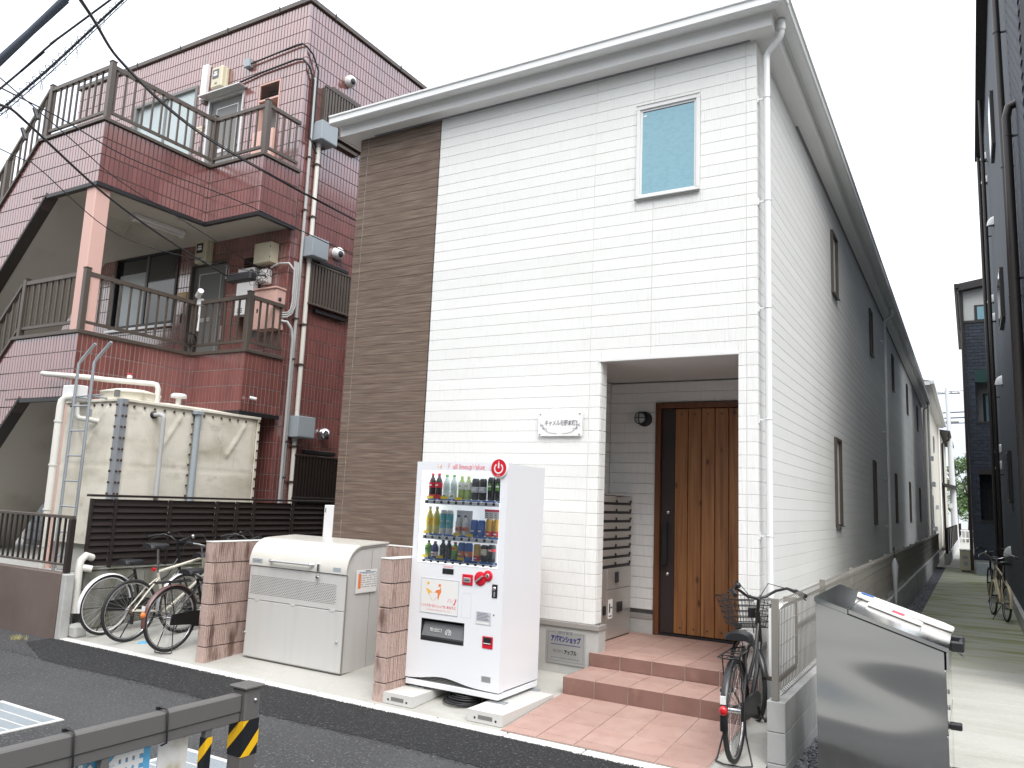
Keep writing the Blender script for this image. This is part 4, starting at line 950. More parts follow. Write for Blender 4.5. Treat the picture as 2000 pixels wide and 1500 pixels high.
MB().tube([(-8.2, -1.2, 2.56), (-8.17, -1.2, 2.40), (-8.14, -1.18, 2.36), (-7.98, -1.10, 2.34), (-7.95, -1.03, 2.33)], .032, 10).build('branch', m_wpipe, t)
# stack of drawers under the stair
t = thing('drawer_cabinet', 'grey cabinet of small drawers in the dark space under the stair', 'cabinet', (-12.6, 1.0, .44))
MB().box(-12.86, -12.32, .9, 1.4, .44, 1.47).build('case', m_greydoor, t)
for i in range(6):
    for j in range(2):
        MB().cbox(-12.85+.27*j, -12.60+.27*j, .885, .899, 1.31-.155*i, 1.455-.155*i, .003).build('drawer', m_green if (i == 1 and j == 0) else (m_blue if (i == 1) else m_greybox), t)
# brown retaining wall and its rail
t = thing('brown_retaining_wall', 'low brown painted retaining wall at the edge of the road', 'wall', (-9.5, -1.65, -.2))
MB().cbox(-16, -7.22, -1.72, -1.60, -.22, .545, .006).build('body', M('brown_painted_wall', (.155, .115, .10), .75, layers=[((.10, .075, .065), (1.4, 1.4, 1.4), .45, .7, .7), ((.2, .16, .14), (12, 12, 2), .6, .8, .4)], bumps=[('n', (50, 50, 50), .002)]), t)
MB().cbox(-7.215, -7.13, -1.71, -1.60, -.20, .54, .01).build('end_pier', m_conc, t)
t = thing('brown_rail_fence', 'short brown metal rail fence on top of the retaining wall', 'fence', (-9, -1.65, .55))
MB().cbox(-12.5, -7.21, -1.675, -1.625, 1.145, 1.18, .004).build('top_rail', m_brownmet, t); MB().cbox(-12.5, -7.24, -1.665, -1.635, .62, .645, .004).build('bottom_rail', m_brownmet, t)
bl = MB().box(-.010, .010, -.010, .010, 0, .50).mesh('baluster', m_darkbrown)
for i in range(44): piece(bl, 'baluster', (-7.36-.112*i, -1.65, .646), t)
MB().cbox(-7.26, -7.20, -1.68, -1.62, .55, 1.144, .004).build('post', m_darkbrown, t)
# block wall under the louvre fence
t = thing('mossy_block_wall', 'low mossy concrete block wall behind the row of bicycles', 'wall', (-7.33, 2, -.2))
MB().box(-7.405, -7.285, -1.40, 9, -.3, .53).build('core', m_mortar, t)
bk = MB().cbox(0, .134, .003, .777, .003, .217, .006).mesh('block', m_blockold)
for r in range(4):
    for i in range(13):
        if r*.22-.33+.22 > .58: continue
        piece(bk, 'block', (-7.412, -1.405+.78*i-(.39 if r % 2 and i else 0), .553-.22*(r+1)), t)
MB().cbox(-7.43, -7.26, -1.44, 9, .5545, .575, .004).build('cap_stone', m_blockold, t)
t = thing('louvre_fence', 'dark brown horizontal louvre fence behind the bicycles', 'fence', (-7.3, 1, .57))
ys = [-1.42, -1.12, -.37, .36, .70, 1.0, 1.75, 2.5, 3.25, 4.0, 4.75]
MB().cbox(-7.33, -7.25, -1.46, 4.8, 1.40, 1.428, .004).build('top_rail', m_darkbrown, t)
ps = MB().cbox(-.02, .02, -.017, .017, 0, .80, .003).mesh('post', m_darkbrown)
for y in ys: piece(ps, 'post', (-7.275, y, .578), t)
for a, c2 in zip(ys, ys[1:]):
    ln_ = c2-a-.036
    ms = MB().convex([(x, y, z) for y in (0, ln_) for x, z in ((.006, 0), (.030, -.0), (-.004, .076), (-.022, .076))], ((0, 1, 2, 3), (4, 5, 6, 7), (0, 1, 5, 4), (1, 2, 6, 5), (2, 3, 7, 6), (3, 0, 4, 7))).mesh('slat', m_darkbrown)
    for i in range(10): piece(ms, 'slat', (-7.30, a+.018, .60+.0775*i), t)
# odds and ends by the fence
t = thing('rough_stone', 'rough concrete lump at the foot of the block wall', 'stone'); b = MB(); stone(b, 0, 0, 0, .1)
rn2 = random.Random(5); b = MB(); b.cbox(-7.22, -7.02, -1.60, -1.45, -.16, -.01, .03); b.v = [tuple(c_+rn2.uniform(-.008, .008) for c_ in p) for p in b.v]; b.build('lump', m_conc, t)
t = thing('elbow_drain', 'pale plastic elbow pipe poking over the block wall', 'pipe'); MB().tube([(-7.24, -1.36, .70), (-7.22, -1.45, .73), (-7.21, -1.51, .68), (-7.21, -1.52, .58), (-7.20, -1.52, .1)], .042, 12).build('pipe', m_wpipe, t); MB().tube([(-7.21, -1.50, .60), (-7.16, -1.40, .58)], .04, 10).build('stub', m_wpipe, t)
t = thing('gas_heater_cover', 'narrow white metal panel at the left corner of the white building', 'panel', (-4.9, .05, 0)); MB().cbox(-4.985, -4.84, .0, .30, .0, 1.415, .006).build('case', m_white, t); MB().box(-4.965, -4.955, -.003, -.0005, 1.33, 1.38).build('slot', m_ink, t)
for x, y, r in ((-8.45, -1.85, .10), (-7.5, -1.95, .09)):
    b = MB(); rn3 = random.Random(int(-x*10))
    for i in range(120):
        a = rn3.random()*6.28; q = rn3.random()*r; h_ = rn3.uniform(.02, .06); px, py = x+math.cos(a)*q*1.6, y+math.sin(a)*q; dx, dy = rn3.uniform(-.03, .03), rn3.uniform(-.03, .03)
        b.add([(px-.003, py, -.163), (px+.003, py, -.163), (px+dx, py+dy, -.163+h_)], ((0, 1, 2),))
    b.build('weeds', m_straw, kind='stuff')
# ================================================================== BIN ENCLOSURE
def pwall(label, x0, x1, y0, y1, faces, z0=-.146, z1=1.02, nm='block_partition'):
    t = thing(nm, label, 'block wall', ((x0+x1)/2, (y0+y1)/2, z0), 'pink block partitions')
    MB().box(x0+.012, x1-.012, y0+.012, y1-.012, z0-.1, z1-.02).build('core', m_mortar, t)
    along = 'y' if y1-y0 > x1-x0 else 'x'; L_ = (y1-y0) if along == 'y' else (x1-x0)
    nb = max(1, round(L_/.39)); bl_ = L_/nb; n_r = 6
    for r in range(n_r):
        zb = z1-.203*(r+1); zt = z1-.203*r; zb = max(zb, z0-.03)
        b0 = zb+.004; b1 = zt-.004
        for i in range(nb):
            s0 = (y0 if along == 'y' else x0)+bl_*i+.002; s1 = s0+bl_-.004; b = MB()
            if along == 'y': b.cbox(x0+.008, x1-.008, s0, s1, b0, b1, .004)
            else: b.cbox(s0, s1, y0+.008, y1-.008, b0, b1, .004)
            rr = random.Random(r*17+i+int(x0*10)); s = s0+.012
            while s < s1-.02:                       # split ribs
                w_ = rr.choice((.010, .013, .017)); q = rr.uniform(.008, .015)
                for f in faces:
                    if along == 'y' and f == '+x': b.box(x1-.009, x1-.008+q, s, s+w_, b0+.002, b1-.002)
                    if along == 'y' and f == '-x': b.box(x0+.008-q, x0+.009, s, s+w_, b0+.002, b1-.002)
                    if along == 'x' and f == '-y': b.box(s, s+w_, y0+.008-q, y0+.009, b0+.002, b1-.002)
                s += w_+rr.choice((.006, .008, .012))
            b.build('block', m_pinkblock, t)
    MB().cbox(x0-.001, x1+.001, y0-.001, y1, z1-.003, z1+.008, .003).build('cap', m_kerb, t)
    return t
pwall('pink ribbed block wall between the bicycles and the beige bin', -5.10, -4.98, -1.53, -.01, ('+x', '-x'))
pwall('pink ribbed block wall between the beige bin and the vending machine', -2.825, -2.70, -1.55, -.17, ('+x', '-x'))
pwall('pink ribbed block wall behind the bin against the brown boards', -4.97, -2.10, -.165, -.045, ('-y',), z0=-.05)
# beige rubbish bin
t = thing('rubbish_bin', 'large beige steel rubbish bin with curved lid between pink block walls', 'bin', (-4.19, -.88, -.11))
x0, x1, y0, y1, zb = -4.838, -3.537, -1.165, -.585, -.105
prof = [(y0+.0, zb), (y0, .80), (y0+.005, .86), (y0+.03, .94), (y0+.075, 1.0), (y0+.14, 1.04), (y0+.22, 1.055), (y1, 1.075), (y1, zb)]
MB().prism([(y0+.012, zb)]+[(y0+.012, .80), (y0+.02, .86), (y0+.045, .93), (y0+.09, .985), (y0+.15, 1.022), (y0+.23, 1.038), (y1, 1.055), (y1, zb)], 'x', x0+.012, x1-.012).build('body', m_binw, t)
MB().cbox(x0+.004, x1-.004, y0, y0+.011, zb+.01, .455, .003).build('front_panel', m_binw, t)
MB().cbox(x0+.004, x1-.004, y0, y0+.011, .462, .792, .003).build('vent_panel', m_binw, t)
pv = MB()
for r in range(13):
    for i in range(46):
        x = -4.812+.0252*i+(.0126 if r % 2 else 0); z = .520+.0145*r
        pv.add([(x, y0-.0008, z), (x+.009, y0-.0008, z-.0045), (x+.018, y0-.0008, z), (x+.009, y0-.0008, z+.0045)], ((0, 1, 2, 3),))
pv.build('perforation', m_black, t, kind='stuff')
lid = MB(); A_ = [(y0-.012, .80), (y0-.010, .86), (y0+.018, .95), (y0+.068, 1.015), (y0+.135, 1.055), (y0+.22, 1.072), (y1+.01, 1.092)]; I_ = [(p[0]+.010, p[1]-.012) for p in A_]; I_[0] = (A_[0][0]+.010, .80)
def curve_pts(pts, n=5):
    o = []
    for i in range(len(pts)-1):
        p0 = Vector(pts[max(i-1, 0)]); p1 = Vector(pts[i]); p2 = Vector(pts[i+1]); p3 = Vector(pts[min(i+2, len(pts)-1)])
        for k in range(n):
            q = k/n; o.append(tuple(.5*((2*p1)+(-p0+p2)*q+(2*p0-5*p1+4*p2-p3)*q*q+(-p0+3*p1-3*p2+p3)*q**3)))
    o.append(tuple(pts[-1])); return o
Ac, Ic = curve_pts(A_), curve_pts(I_)
n_ = len(Ac)
for xa, xb in ((x0-.006, x1+.006),):
    vs_ = [(x, p[0], p[1]) for x in (xa, xb) for p in Ac]; lid.add(vs_, [(i+1, i, i+n_, i+n_+1) for i in range(n_-1)], True)
    for x, f_ in ((xa, 0), (xb, 1)):
        vs_ = [(x, p[0], p[1]) for p in Ac]+[(x, p[0], p[1]) for p in Ic]; fs_ = [(i, i+1, i+1+n_, i+n_) for i in range(n_-1)]
        lid.add(vs_, fs_ if f_ else [tuple(reversed(f)) for f in fs_])
    lid.quad((xa, *A_[0]), (xb, *A_[0]), (xb, *I_[0]), (xa, *I_[0])); lid.quad((xa, *A_[-1]), (xa, *I_[-1]), (xb, *I_[-1]), (xb, *A_[-1]))
lid.build('lid', m_binw2, t)
ed = MB()
In2 = [(p[0]+.018, p[1]-.030) for p in Ac]; In2[0] = (Ac[0][0]+.022, .80)
for x, s in ((x1+.001, 1),):
    vs_ = [(x, p[0], p[1]) for p in Ic]+[(x, p[0], p[1]) for p in In2]; fs_ = [(i, i+1, i+1+n_, i+n_) for i in range(n_-1)]
    ed.add(vs_, fs_ if s > 0 else [tuple(reversed(f)) for f in fs_])
ed.box(x1-.012, x1-.002, y0+.013, y0+.03, zb, .79)
ed.build('edge_trim', m_binedge, t)
MB().box(x1-.011, x1-.009, -.80, -.797, zb, 1.02).build('side_seam', m_binedge, t)
b = MB(); b.tube([(-4.50, y0-.055, .862), (-3.98, y0-.055, .862)], .011, 8); hnd = b.build('handle', m_silver, t)
for x in (-4.50, -3.98): MB().tube([(x, y0-.055, .862), (x-(.03 if x < -4.2 else -.03), y0-.012, .865)], .017, 8).build('handle_bracket', m_silver, hnd)
MB().cbox(-3.895, -3.865, y0-.03, y0-.011, .80, .88, .004).build('hasp', m_chrome, t)
MB().cbox(-3.90, -3.862, y0-.035, y0-.018, .735, .765, .005).torus((-3.88, y0-.027, .77), (0, 1, 0), .014, .003, 12, 4).build('padlock', m_chrome, t)
pl = MB().cbox(-4.80, -4.655, y0-.0135, y0-.0115, .822, .868, .001).build('maker_plate', m_greybox, t)
text('DAIKEN', .03, (-4.73, y0-.0145, .846), '-y', m_silver, pl, .11)
MB().cbox(-3.70, -3.60, y0-.0135, y0-.0115, .818, .858, .001).build('maker_plate', m_greybox, t)
for x, z in ((-4.83, .13), (-3.60, .18)): MB().lathe((x, y0-.001, z), [(.012, 0), (.012, -.012), (.0001, -.014)], 8, 'y').build('bolt', m_galv, t)
for x in (-4.7, -4.2, -3.68): MB().cbox(x-.03, x+.03, y0-.004, y0+.0005, .448, .466, .001).build('hinge', m_binw, t)
for x in (x0+.05, x1-.05): 
    for y in (y0+.06, y1-.06): MB().cyl((x, y, zg(y)-.005), (x, y, zb+.003), .022, 10).build('foot', m_black, t)
# laminated timetable on the bin side
s = MB().cbox(x1+.0015, x1+.004, -1.028, -.725, .617, .835, .0005).build('collection_notice', m_paper, t)
b = MB(); xx = x1+.0045
for i in range(7):
    for j in range(11): 
        if (i*7+j*5) % 9: b.quad((xx, -.955+.021*j, .795-.021*i), (xx, -.943+.021*j, .795-.021*i), (xx, -.943+.021*j, .804-.021*i), (xx, -.955+.021*j, .804-.021*i))
b.build('print', m_greyink, s)
MB().box(xx-.0002, xx+.0004, -1.0, -.96, .66, .80).build('print', m_orange, s); MB().box(xx-.0002, xx+.0004, -.99, -.75, .808, .813).build('print', m_blue, s); MB().box(xx-.0002, xx+.0004, -.90, -.83, .819, .826).build('print', m_ink, s)
# small white container behind the mid wall
t = thing('white_container', 'white lidded plastic container half hidden behind the block wall', 'container', (-3.1, -.38, -.06))
MB().prism([(-3.24, -.06), (-2.92, -.06), (-2.88, .50), (-3.28, .50)], 'y', -.55, -.22).build('body', m_white, t); MB().cbox(-3.30, -2.86, -.57, -.20, .50, .56, .01).cbox(-3.22, -2.94, -.50, -.27, .561, .60, .01).build('lid', m_white, t)

# ================================================================== VENDING MACHINE
V = thing('vending_machine', 'white drinks vending machine with red disc sign on concrete blocks', 'vending machine', (-2.22, -.97, -.14))
vx0, vx1, vy0, vy1, vz0, vz1 = -2.689, -1.749, -1.287, -.62, .02, 1.869
wx0, wx1, wz0, wz1 = -2.633, -1.812, .998, 1.792
ox0, ox1, oz0, oz1 = -2.55, -2.106, .348, .531
c = MB(); dy = .075
c.cbox(vx0+.012, vx1-.004, vy0+dy+.004, vy1, .03, vz1-.01, .006)
c.build('cabinet', m_vm, V) if False else None
cab = MB(); cab.box(vx0+.012, vx0+.03, vy0+dy+.003, vy1, .03, vz1-.008).box(vx1-.022, vx1-.004, vy0+dy+.003, vy1, .03, vz1-.008).box(vx0+.03, vx1-.022, vy1-.02, vy1, .03, vz1-.008).box(vx0+.03, vx1-.022, vy0+dy+.003, vy1-.02, vz1-.026, vz1-.008).box(vx0+.03, vx1-.022, vy0+dy+.16, vy1-.02, .05, .9)
cab.build('cabinet', m_vm, V)
d = MB()
wave = lambda x: .026+.045*math.exp(-((x+2.30)/.22)**2)
for r in rects_minus(vx0, vx1, .10, vz1, [(wx0, wx1, wz0, wz1), (ox0, ox1, oz0, oz1)]): d.box(r[0], r[1], vy0, vy0+dy, r[2], r[3])
n_ = 26; X_ = [vx0+(vx1-vx0)*i/n_ for i in range(n_+1)]
for a, c2 in zip(X_, X_[1:]): d.prism([(a, wave(a)), (c2, wave(c2)), (c2, .0999), (a, .0999)], 'y', vy0, vy0+dy)
dv = d.build('door', m_vm, V)
MB().box(vx0+.02, vx1-.02, vy0+.03, vy0+.1, .0, .095).build('kick_grille_back', m_ink, V)
for i in range(6): MB().box(-2.55, -2.0, vy0+.022, vy0+.029, .008+.012*i, .014+.012*i).build('grille_bar', m_greydoor, V)
MB().cbox(vx0+.0, vx1-.004, vy0+.005, vy1, -.030, .016, .004).build('base_frame', m_vm, V)
# display
MB().box(wx0, wx1, vy0+.200, vy0+.215, wz0, wz1).build('display_back', m_vmglow, V)
b = MB(); b.box(wx0, wx0+.004, vy0+.004, vy0+.2, wz0, wz1).box(wx1-.004, wx1, vy0+.004, vy0+.2, wz0, wz1).box(wx0+.004, wx1-.004, vy0+.004, vy0+.2, wz1-.004, wz1).box(wx0+.004, wx1-.004, vy0+.004, vy0+.2, wz0, wz0+.004)
b.build('display_liner', m_linerglow, V)
shz = [1.512, 1.208, 1.000]
for zi, z in enumerate(shz):
    MB().box(wx0+.005, wx1-.005, vy0+.075, vy0+.199, z+.030, z+.036).build('shelf', m_vmin, V)
    MB().convex([(x, y, q) for x in (wx0+.03, wx1-.006) for y, q in ((vy0+.062, z+.036), (vy0+.074, z+.036), (vy0+.058, z+.0025), (vy0+.048, z+.0025))], ((0, 1, 3, 2), (4, 5, 7, 6), (0, 1, 5, 4), (2, 3, 7, 6), (0, 2, 6, 4), (1, 3, 7, 5))).build('price_strip', m_blue, V)
    ra = MB().cbox(wx0+.03, wx1-.008, vy0+.012, vy0+.055, z-.012 if zi < 2 else z+.004, z+.022, .005).build('button_rail', m_vm, V)
    for i in range(10):
        x = wx0+.065+.0765*i
        MB().lathe((x, vy0+.0115, z+.008), [(.0135, 0), (.013, -.004), (.0001, -.006)], 10, 'y').build('button', m_black, ra)
        if (i+zi) % 2: MB().box(x-.008, x+.012, vy0+.0545-.001, vy0+.0555, z+.022, z+.032).build('price_card', m_paper, V)
def yc(x, z): MB().box(x-.036, x+.036, vy0+.060, vy0+.0615, z, z+.026).build('price_tag', m_yellow, V)
for x, z in ((-2.575, 1.545), (-2.425, 1.545), (-2.27, 1.542), (-2.60, 1.242), (-2.27, 1.238), (-2.14, 1.236), (-2.60, 1.034), (-2.44, 1.034), (-2.22, 1.034)): yc(x, z)
MB().box(wx0+.001, wx1-.001, vy0-.003, vy0-.001, wz0+.001, wz1-.001).build('display_pane', g_clear, V)
# lettering on the header
text('ull lineup', .062, (-2.205, vy0-.001, 1.828), '-y', m_redtext, V, .20); text('F', .066, (-2.345, vy0-.001, 1.831), '-y', m_pinktext, V); text('V', .066, (-2.085, vy0-.001, 1.831), '-y', m_pinktext, V); text('alue', .062, (-2.022, vy0-.001, 1.828), '-y', m_redtext, V, .09)
def heart_people(cx, cz, s, y, par, lite=False):
    ca, cb = (m_amber, m_orange)
    for sg, mt in ((-1, ca), (1, cb)):
        b = MB(); pts = [(0, -.50), (-.42, -.05), (-.70, .42), (-.62, .30), (-.35, .22), (-.05, .02), (-.16, .04), (-.30, .02), (-.33, -.12), (-.16, -.36)] if sg < 0 else [(0, -.50), (.16, -.36), (.33, -.12), (.30, .04), (.16, .06), (.05, .02), (.22, .22), (.45, .26), (.55, .45), (.58, .10), (.45, -.12), (.38, -.42), (.30, -.16)]
        vs_ = [(cx+s*p[0], y, cz+s*p[1]) for p in pts]
        b.add(vs_, (tuple(range(len(vs_))),)); b.lathe((cx+sg*s*.45, y, cz+s*(.52 if sg > 0 else .60)), [(s*.10, .0), (.0001, -.0003)], 14, 'y')
        b.build('emblem', mt, par)
heart_people(-2.445, 1.822, .038, vy0-.0012, V)
# poster
ps_ = MB().box(-2.565, -2.182, vy0-.0025, vy0-.0005, .584, .865).build('poster', m_paper, V)
heart_people(-2.435, .745, .135, vy0-.0032, ps_)
text('FV', .05, (-2.265, vy0-.0032, .694), '-y', m_pinktext, ps_, .065, shear=.3); text('J', .05, (-2.212, vy0-.0032, .694), '-y', m_redtext, ps_, shear=.3, bold=.003)
text('いつでも“おいしい”を あなたに', .03, (-2.375, vy0-.0032, .640), '-y', m_redtext, ps_, .36)
text('-Anytime "delicious" for you-', .02, (-2.375, vy0-.0032, .610), '-y', m_pinktext, ps_, .25)
b = MB(); 
for r in ((-2.570, -2.565, .579, .870), (-2.182, -2.177, .579, .870), (-2.565, -2.182, .865, .870), (-2.565, -2.182, .579, .584)): b.box(r[0], r[1], vy0-.004, vy0-.0005, r[2], r[3])
b.build('poster_frame', m_vmgrey, V)
MB().cbox(-2.355, -2.240, vy0-.004, vy0-.0005, .916, .962, .002).build('display_screen', m_black, V); MB().box(-2.35, -2.25, vy0-.0015, vy0-.0005, .972, .985).build('sticker', m_pinktext, V)
q = MB().cbox(-2.147, -2.041, vy0-.008, vy0-.0005, .842, .932, .004).build('note_slot', m_red, V); MB().cbox(-2.13, -2.06, vy0-.014, vy0-.009, .865, .905, .003).build('slot_plate', m_silver, q); MB().box(-2.12, -2.07, vy0-.016, vy0-.0145, .880, .886).build('slot', m_ink, q)
def disc(x, z, r, d0, mt, par, nm='disc'): return MB().lathe((x, vy0-.0005, z), [(r, 0), (r, -d0), (r-.004, -d0-.003), (.0001, -d0-.003)], 28, 'y').build(nm, mt, par)
q = disc(-1.968, .907, .058, .006, m_red, V, 'coin_disc'); MB().convex([(x, y, z) for y in (vy0-.012, vy0-.028) for x, z in ((-2.005, .886), (-1.995, .878), (-1.935, .925), (-1.945, .934))], ((0, 1, 2, 3), (4, 5, 6, 7), (0, 1, 5, 4), (1, 2, 6, 5), (2, 3, 7, 6), (3, 0, 4, 7))).build('return_lever', m_silver, q)
q = disc(-1.895, .935, .044, .009, m_red, V, 'coin_disc'); disc(-1.895, .935, .018, .0125, m_silver, q, 'ring'); MB().box(-1.90, -1.89, vy0-.0175, vy0-.0165, .922, .948).build('slot', m_ink, q)
MB().cbox(-1.850, -1.798, vy0-.006, vy0-.0005, .764, .872, .003).build('lock_housing', m_black, V); MB().lathe((-1.824, vy0-.007, .84), [(.015, 0), (.014, -.01), (.0001, -.012)], 14, 'y').build('lock', m_chrome, V); MB().box(-1.831, -1.817, vy0-.009, vy0-.0065, .775, .815).build('lock', m_silver, V)
b = MB(); 
for r in ((-2.140, -2.047, .7755, .7765), (-2.140, -2.047, .5755, .5765), (-2.140, -2.139, .5765, .7755), (-2.048, -2.047, .5765, .7755)): b.box(r[0], r[1], vy0-.0012, vy0-.0004, r[2], r[3])
b.build('panel_joint', m_vmgrey, V)
q = MB().box(-1.994, -1.849, vy0-.0025, vy0-.0005, .540, .643).build('info_plate', m_vmgrey, V); MB().box(-1.988, -1.866, vy0-.0035, vy0-.0026, .546, .560).build('print', m_paper, q)
b = MB()
for i in range(6): b.box(-1.984, -1.86-.012*(i % 3), vy0-.0035, vy0-.0026, .575+.011*i, .580+.011*i)
b.build('print', m_greyink, q)
MB().lathe((-1.825, vy0-.0005, .626), [(.008, 0), (.0001, -.002)], 10, 'y').build('keyhole', m_greydoor, V)
# delivery outlet
b = MB(); b.box(ox0, ox1, vy0+.11, vy0+.12, oz0, oz1).box(ox0, ox0+.006, vy0+.002, vy0+.11, oz0, oz1).box(ox1-.006, ox1, vy0+.002, vy0+.11, oz0, oz1).box(ox0+.006, ox1-.006, vy0+.002, vy0+.11, oz1-.006, oz1); b.build('outlet_recess', m_black, V)
ob = MB().convex([(x, y, z) for x in (ox0+.007, ox1-.007) for y, z in ((vy0+.004, oz0+.04), (vy0+.010, oz0+.04), (vy0+.05, oz1-.03), (vy0+.044, oz1-.03))], ((0, 1, 2, 3), (4, 5, 6, 7), (0, 1, 5, 4), (1, 2, 6, 5), (2, 3, 7, 6), (3, 0, 4, 7))).build('outlet_flap', M('flap_plastic', (.16, .165, .17), .15, spec=.8), V)
MB().cbox(ox0+.007, ox1-.007, vy0-.004, vy0+.03, oz0, oz0+.036, .006).build('outlet_lip', m_black, V)
text('@', .07, (-2.275, vy0+.014, .43), '-y', m_paper, ob); text('取出口', .035, (-2.40, vy0+.012, .44), '-y', m_paper, ob, .12)
q = MB().cbox(-1.922, -1.822, vy0-.004, vy0-.0005, .358, .453, .0035).build('coin_return', m_red, V); MB().cbox(-1.908, -1.836, vy0-.010, vy0-.0045, .392, .446, .002).build('coin_cup', m_black, q); MB().box(-1.905, -1.839, vy0-.012, vy0-.0105, .396, .402).build('cup_edge', m_paper, q)
MB().box(-1.915, -1.829, vy0-.0015, vy0-.0005, .095, .140).build('maker_sticker', m_silver, V)
# red disc sign
q = MB().lathe((-1.828, vy0-.012, 1.824), [(.086, .012), (.086, -.004), (.084, -.006), (.0001, -.006)], 36, 'y').build('disc_sign', m_paper, V)
MB().lathe((-1.828, vy0-.0185, 1.824), [(.074, 0), (.0001, -.001)], 36, 'y').build('disc_face', m_red, q)
b = MB(); b.torus((-1.828, vy0-.0205, 1.820), (0, 1, 0), .042, .0065, 30, 4, flat=.1) if False else None
for i in range(26):
    a0 = R_(125)+R_(290)*i/26; a1 = R_(125)+R_(290)*(i+1)/26; p = lambda a, r: (-1.828+r*math.cos(a), vy0-.0205, 1.820+r*math.sin(a))
    b.add([p(a0, .033), p(a1, .033), p(a1, .045), p(a0, .045)], ((0, 1, 2, 3),))
b.box(-1.835, -1.821, vy0-.0208, vy0-.0203, 1.822, 1.865).box(-1.831, -1.825, vy0-.0208, vy0-.0203, 1.865, 1.882)
b.build('power_symbol', m_paper, q)
text('ON-OFF', .010, (-1.828, vy0-.0206, 1.762), '-y', m_paper, q, .035)
# notice in the display
q = MB().box(-2.05, -1.86, vy0+.150, vy0+.152, 1.395, 1.475).build('display_notice', m_paper, V)
MB().box(-2.05, -1.86, vy0+.148, vy0+.1495, 1.455, 1.475).build('print', m_redtext, q)
b = MB()
for i in range(4):
    for j in range(3): b.box(-2.04+.045*i, -2.015+.045*i, vy0+.148, vy0+.1495, 1.405+.016*j, 1.411+.016*j)
b.build('print', m_greyink, q)
for x, z in ((-2.24, 0),): 
    MB().box(-2.33, -2.165, vy0+.135, vy0+.137, 1.245, 1.455).build('display_card', m_paper, V)
MB().box(-2.60, -2.47, vy0+.070, vy0+.072, 1.545, 1.585).build('display_card', m_red, V); MB().box(-2.455, -2.32, vy0+.070, vy0+.072, 1.545, 1.575).build('display_card', m_paper, V)
# drinks (display dummies, each a thing)
def drink(kind, x, z, h_, r, cm, lm, cap, lb, grp, band=(.30, .62), y=-1.185):
    nm = {'bottle': 'drink_bottle', 'can': 'drink_can'}[kind]
    t_ = thing(nm, lb, 'bottle' if kind == 'bottle' else 'can', (x, y, z), grp)
    if kind == 'bottle':
        pr = [(r*.8, 0), (r, .012), (r, h_*.30), (r*.94, h_*.33), (r, h_*.37), (r, h_*.60), (r*.85, h_*.70), (r*.45, h_*.84), (r*.36, h_*.88), (r*.36, h_*.92)]
        MB().lathe((x, y, z), pr, 12).build('body', cm, t_); MB().lathe((x, y, z), [(r*.46, h_*.90), (r*.46, h_*.99), (.0001, h_)], 10).build('cap', cap, t_)
        MB().lathe((x, y, z), [(r*1.02, h_*band[0]), (r*1.03, h_*(band[0]+.01)), (r*1.03, h_*band[1]), (r*1.02, h_*(band[1]+.01))], 12).build('label', lm, t_)
    else:
        MB().lathe((x, y, z), [(r*.8, 0), (r, .008), (r, h_*.90), (r*.82, h_*.97), (r*.82, h_), (.0001, h_-.002)], 12).build('body', cm, t_)
        MB().lathe((x, y, z), [(r*1.02, h_*band[0]), (r*1.03, h_*band[0]+.002), (r*1.03, h_*band[1]), (r*1.02, h_*band[1]+.002)], 12).build('label', lm, t_)
        MB().lathe((x, y, z+h_*.985), [(r*.83, 0), (r*.8, .004), (.0001, .004)], 10).build('rim', m_silver, t_)
    # small mark on the label
    MB().box(x-r*.45, x+r*.45, y-r*1.08, y-r*1.04, z+h_*(band[0]+band[1])/2-.006, z+h_*(band[0]+band[1])/2+.006).build('mark', cap if kind == 'bottle' and cap is not lm else m_paper, t_)
S1, S2, S3 = 1.549, 1.245, 1.037
LR = ('left', 'right')
for i, x in enumerate((-2.585, -2.515)): drink('bottle', x, S1, .225, .033, m_cola, m_red, m_red, f'{LR[i]} one of two cola bottles with red labels on the top display shelf', 'cola bottles', (.42, .62))
for i, x in enumerate((-2.43, -2.352)): drink('bottle', x, S1, .215, .031, m_clearpet, m_white, m_green, f'{LR[i]} one of two clear bottles with green leaves on the top display shelf', 'clear bottles', (.02, .22))
for i, x in enumerate((-2.268, -2.200)): drink('bottle', x, S1, .205, .033, m_teapet, m_paper, m_teapet, f'{LR[i]} one of two green tea bottles on the top display shelf', 'tea bottles', (.42, .72))
for i, x in enumerate((-2.125, -2.048)): drink('can', x, S1, .185, .034, m_coffee, m_vmgrey, m_ink, f'{LR[i]} one of two black coffee bottle-cans with grey labels on the top shelf', 'black coffee cans', (.35, .60))
for i, x in enumerate((-1.962, -1.885)): drink('can', x, S1, .200, .034, m_coffee, m_coffee, m_ink, f'{LR[i]} one of two black energy drink cans with green claw marks', 'energy cans', (.3, .9))
for x in (-1.962, -1.885):
    b = MB()
    for k in (-1, 0, 1): b.box(x+k*.012-.003, x+k*.012+.003, -1.185-.0365, -1.185-.0355, S1+.085, S1+.150-.012*abs(k))
    o = b.build('claw_mark', m_green, V)
for i, x in enumerate((-2.595, -2.52)): drink('bottle', x, S2, .235, .033, m_lemon, m_yellow, m_cream, f'{LR[i]} one of two pale lemon drink bottles on the middle shelf', 'lemon bottles', (.30, .55))
for i, x in enumerate((-2.445, -2.378)): drink('can', x, S2, .205, .031, m_white, m_teal, m_navy, f'{LR[i]} one of two white and teal bottle-cans with navy caps on the middle shelf', 'white and teal cans', (.25, .85))
for i, x in enumerate((-2.285, -2.215)): drink('bottle', x, S2, .170, .026, m_paper, m_orange, m_navy, f'{LR[i]} one of two small milky bottles on a white card on the middle shelf', 'milky bottles', (.20, .40))
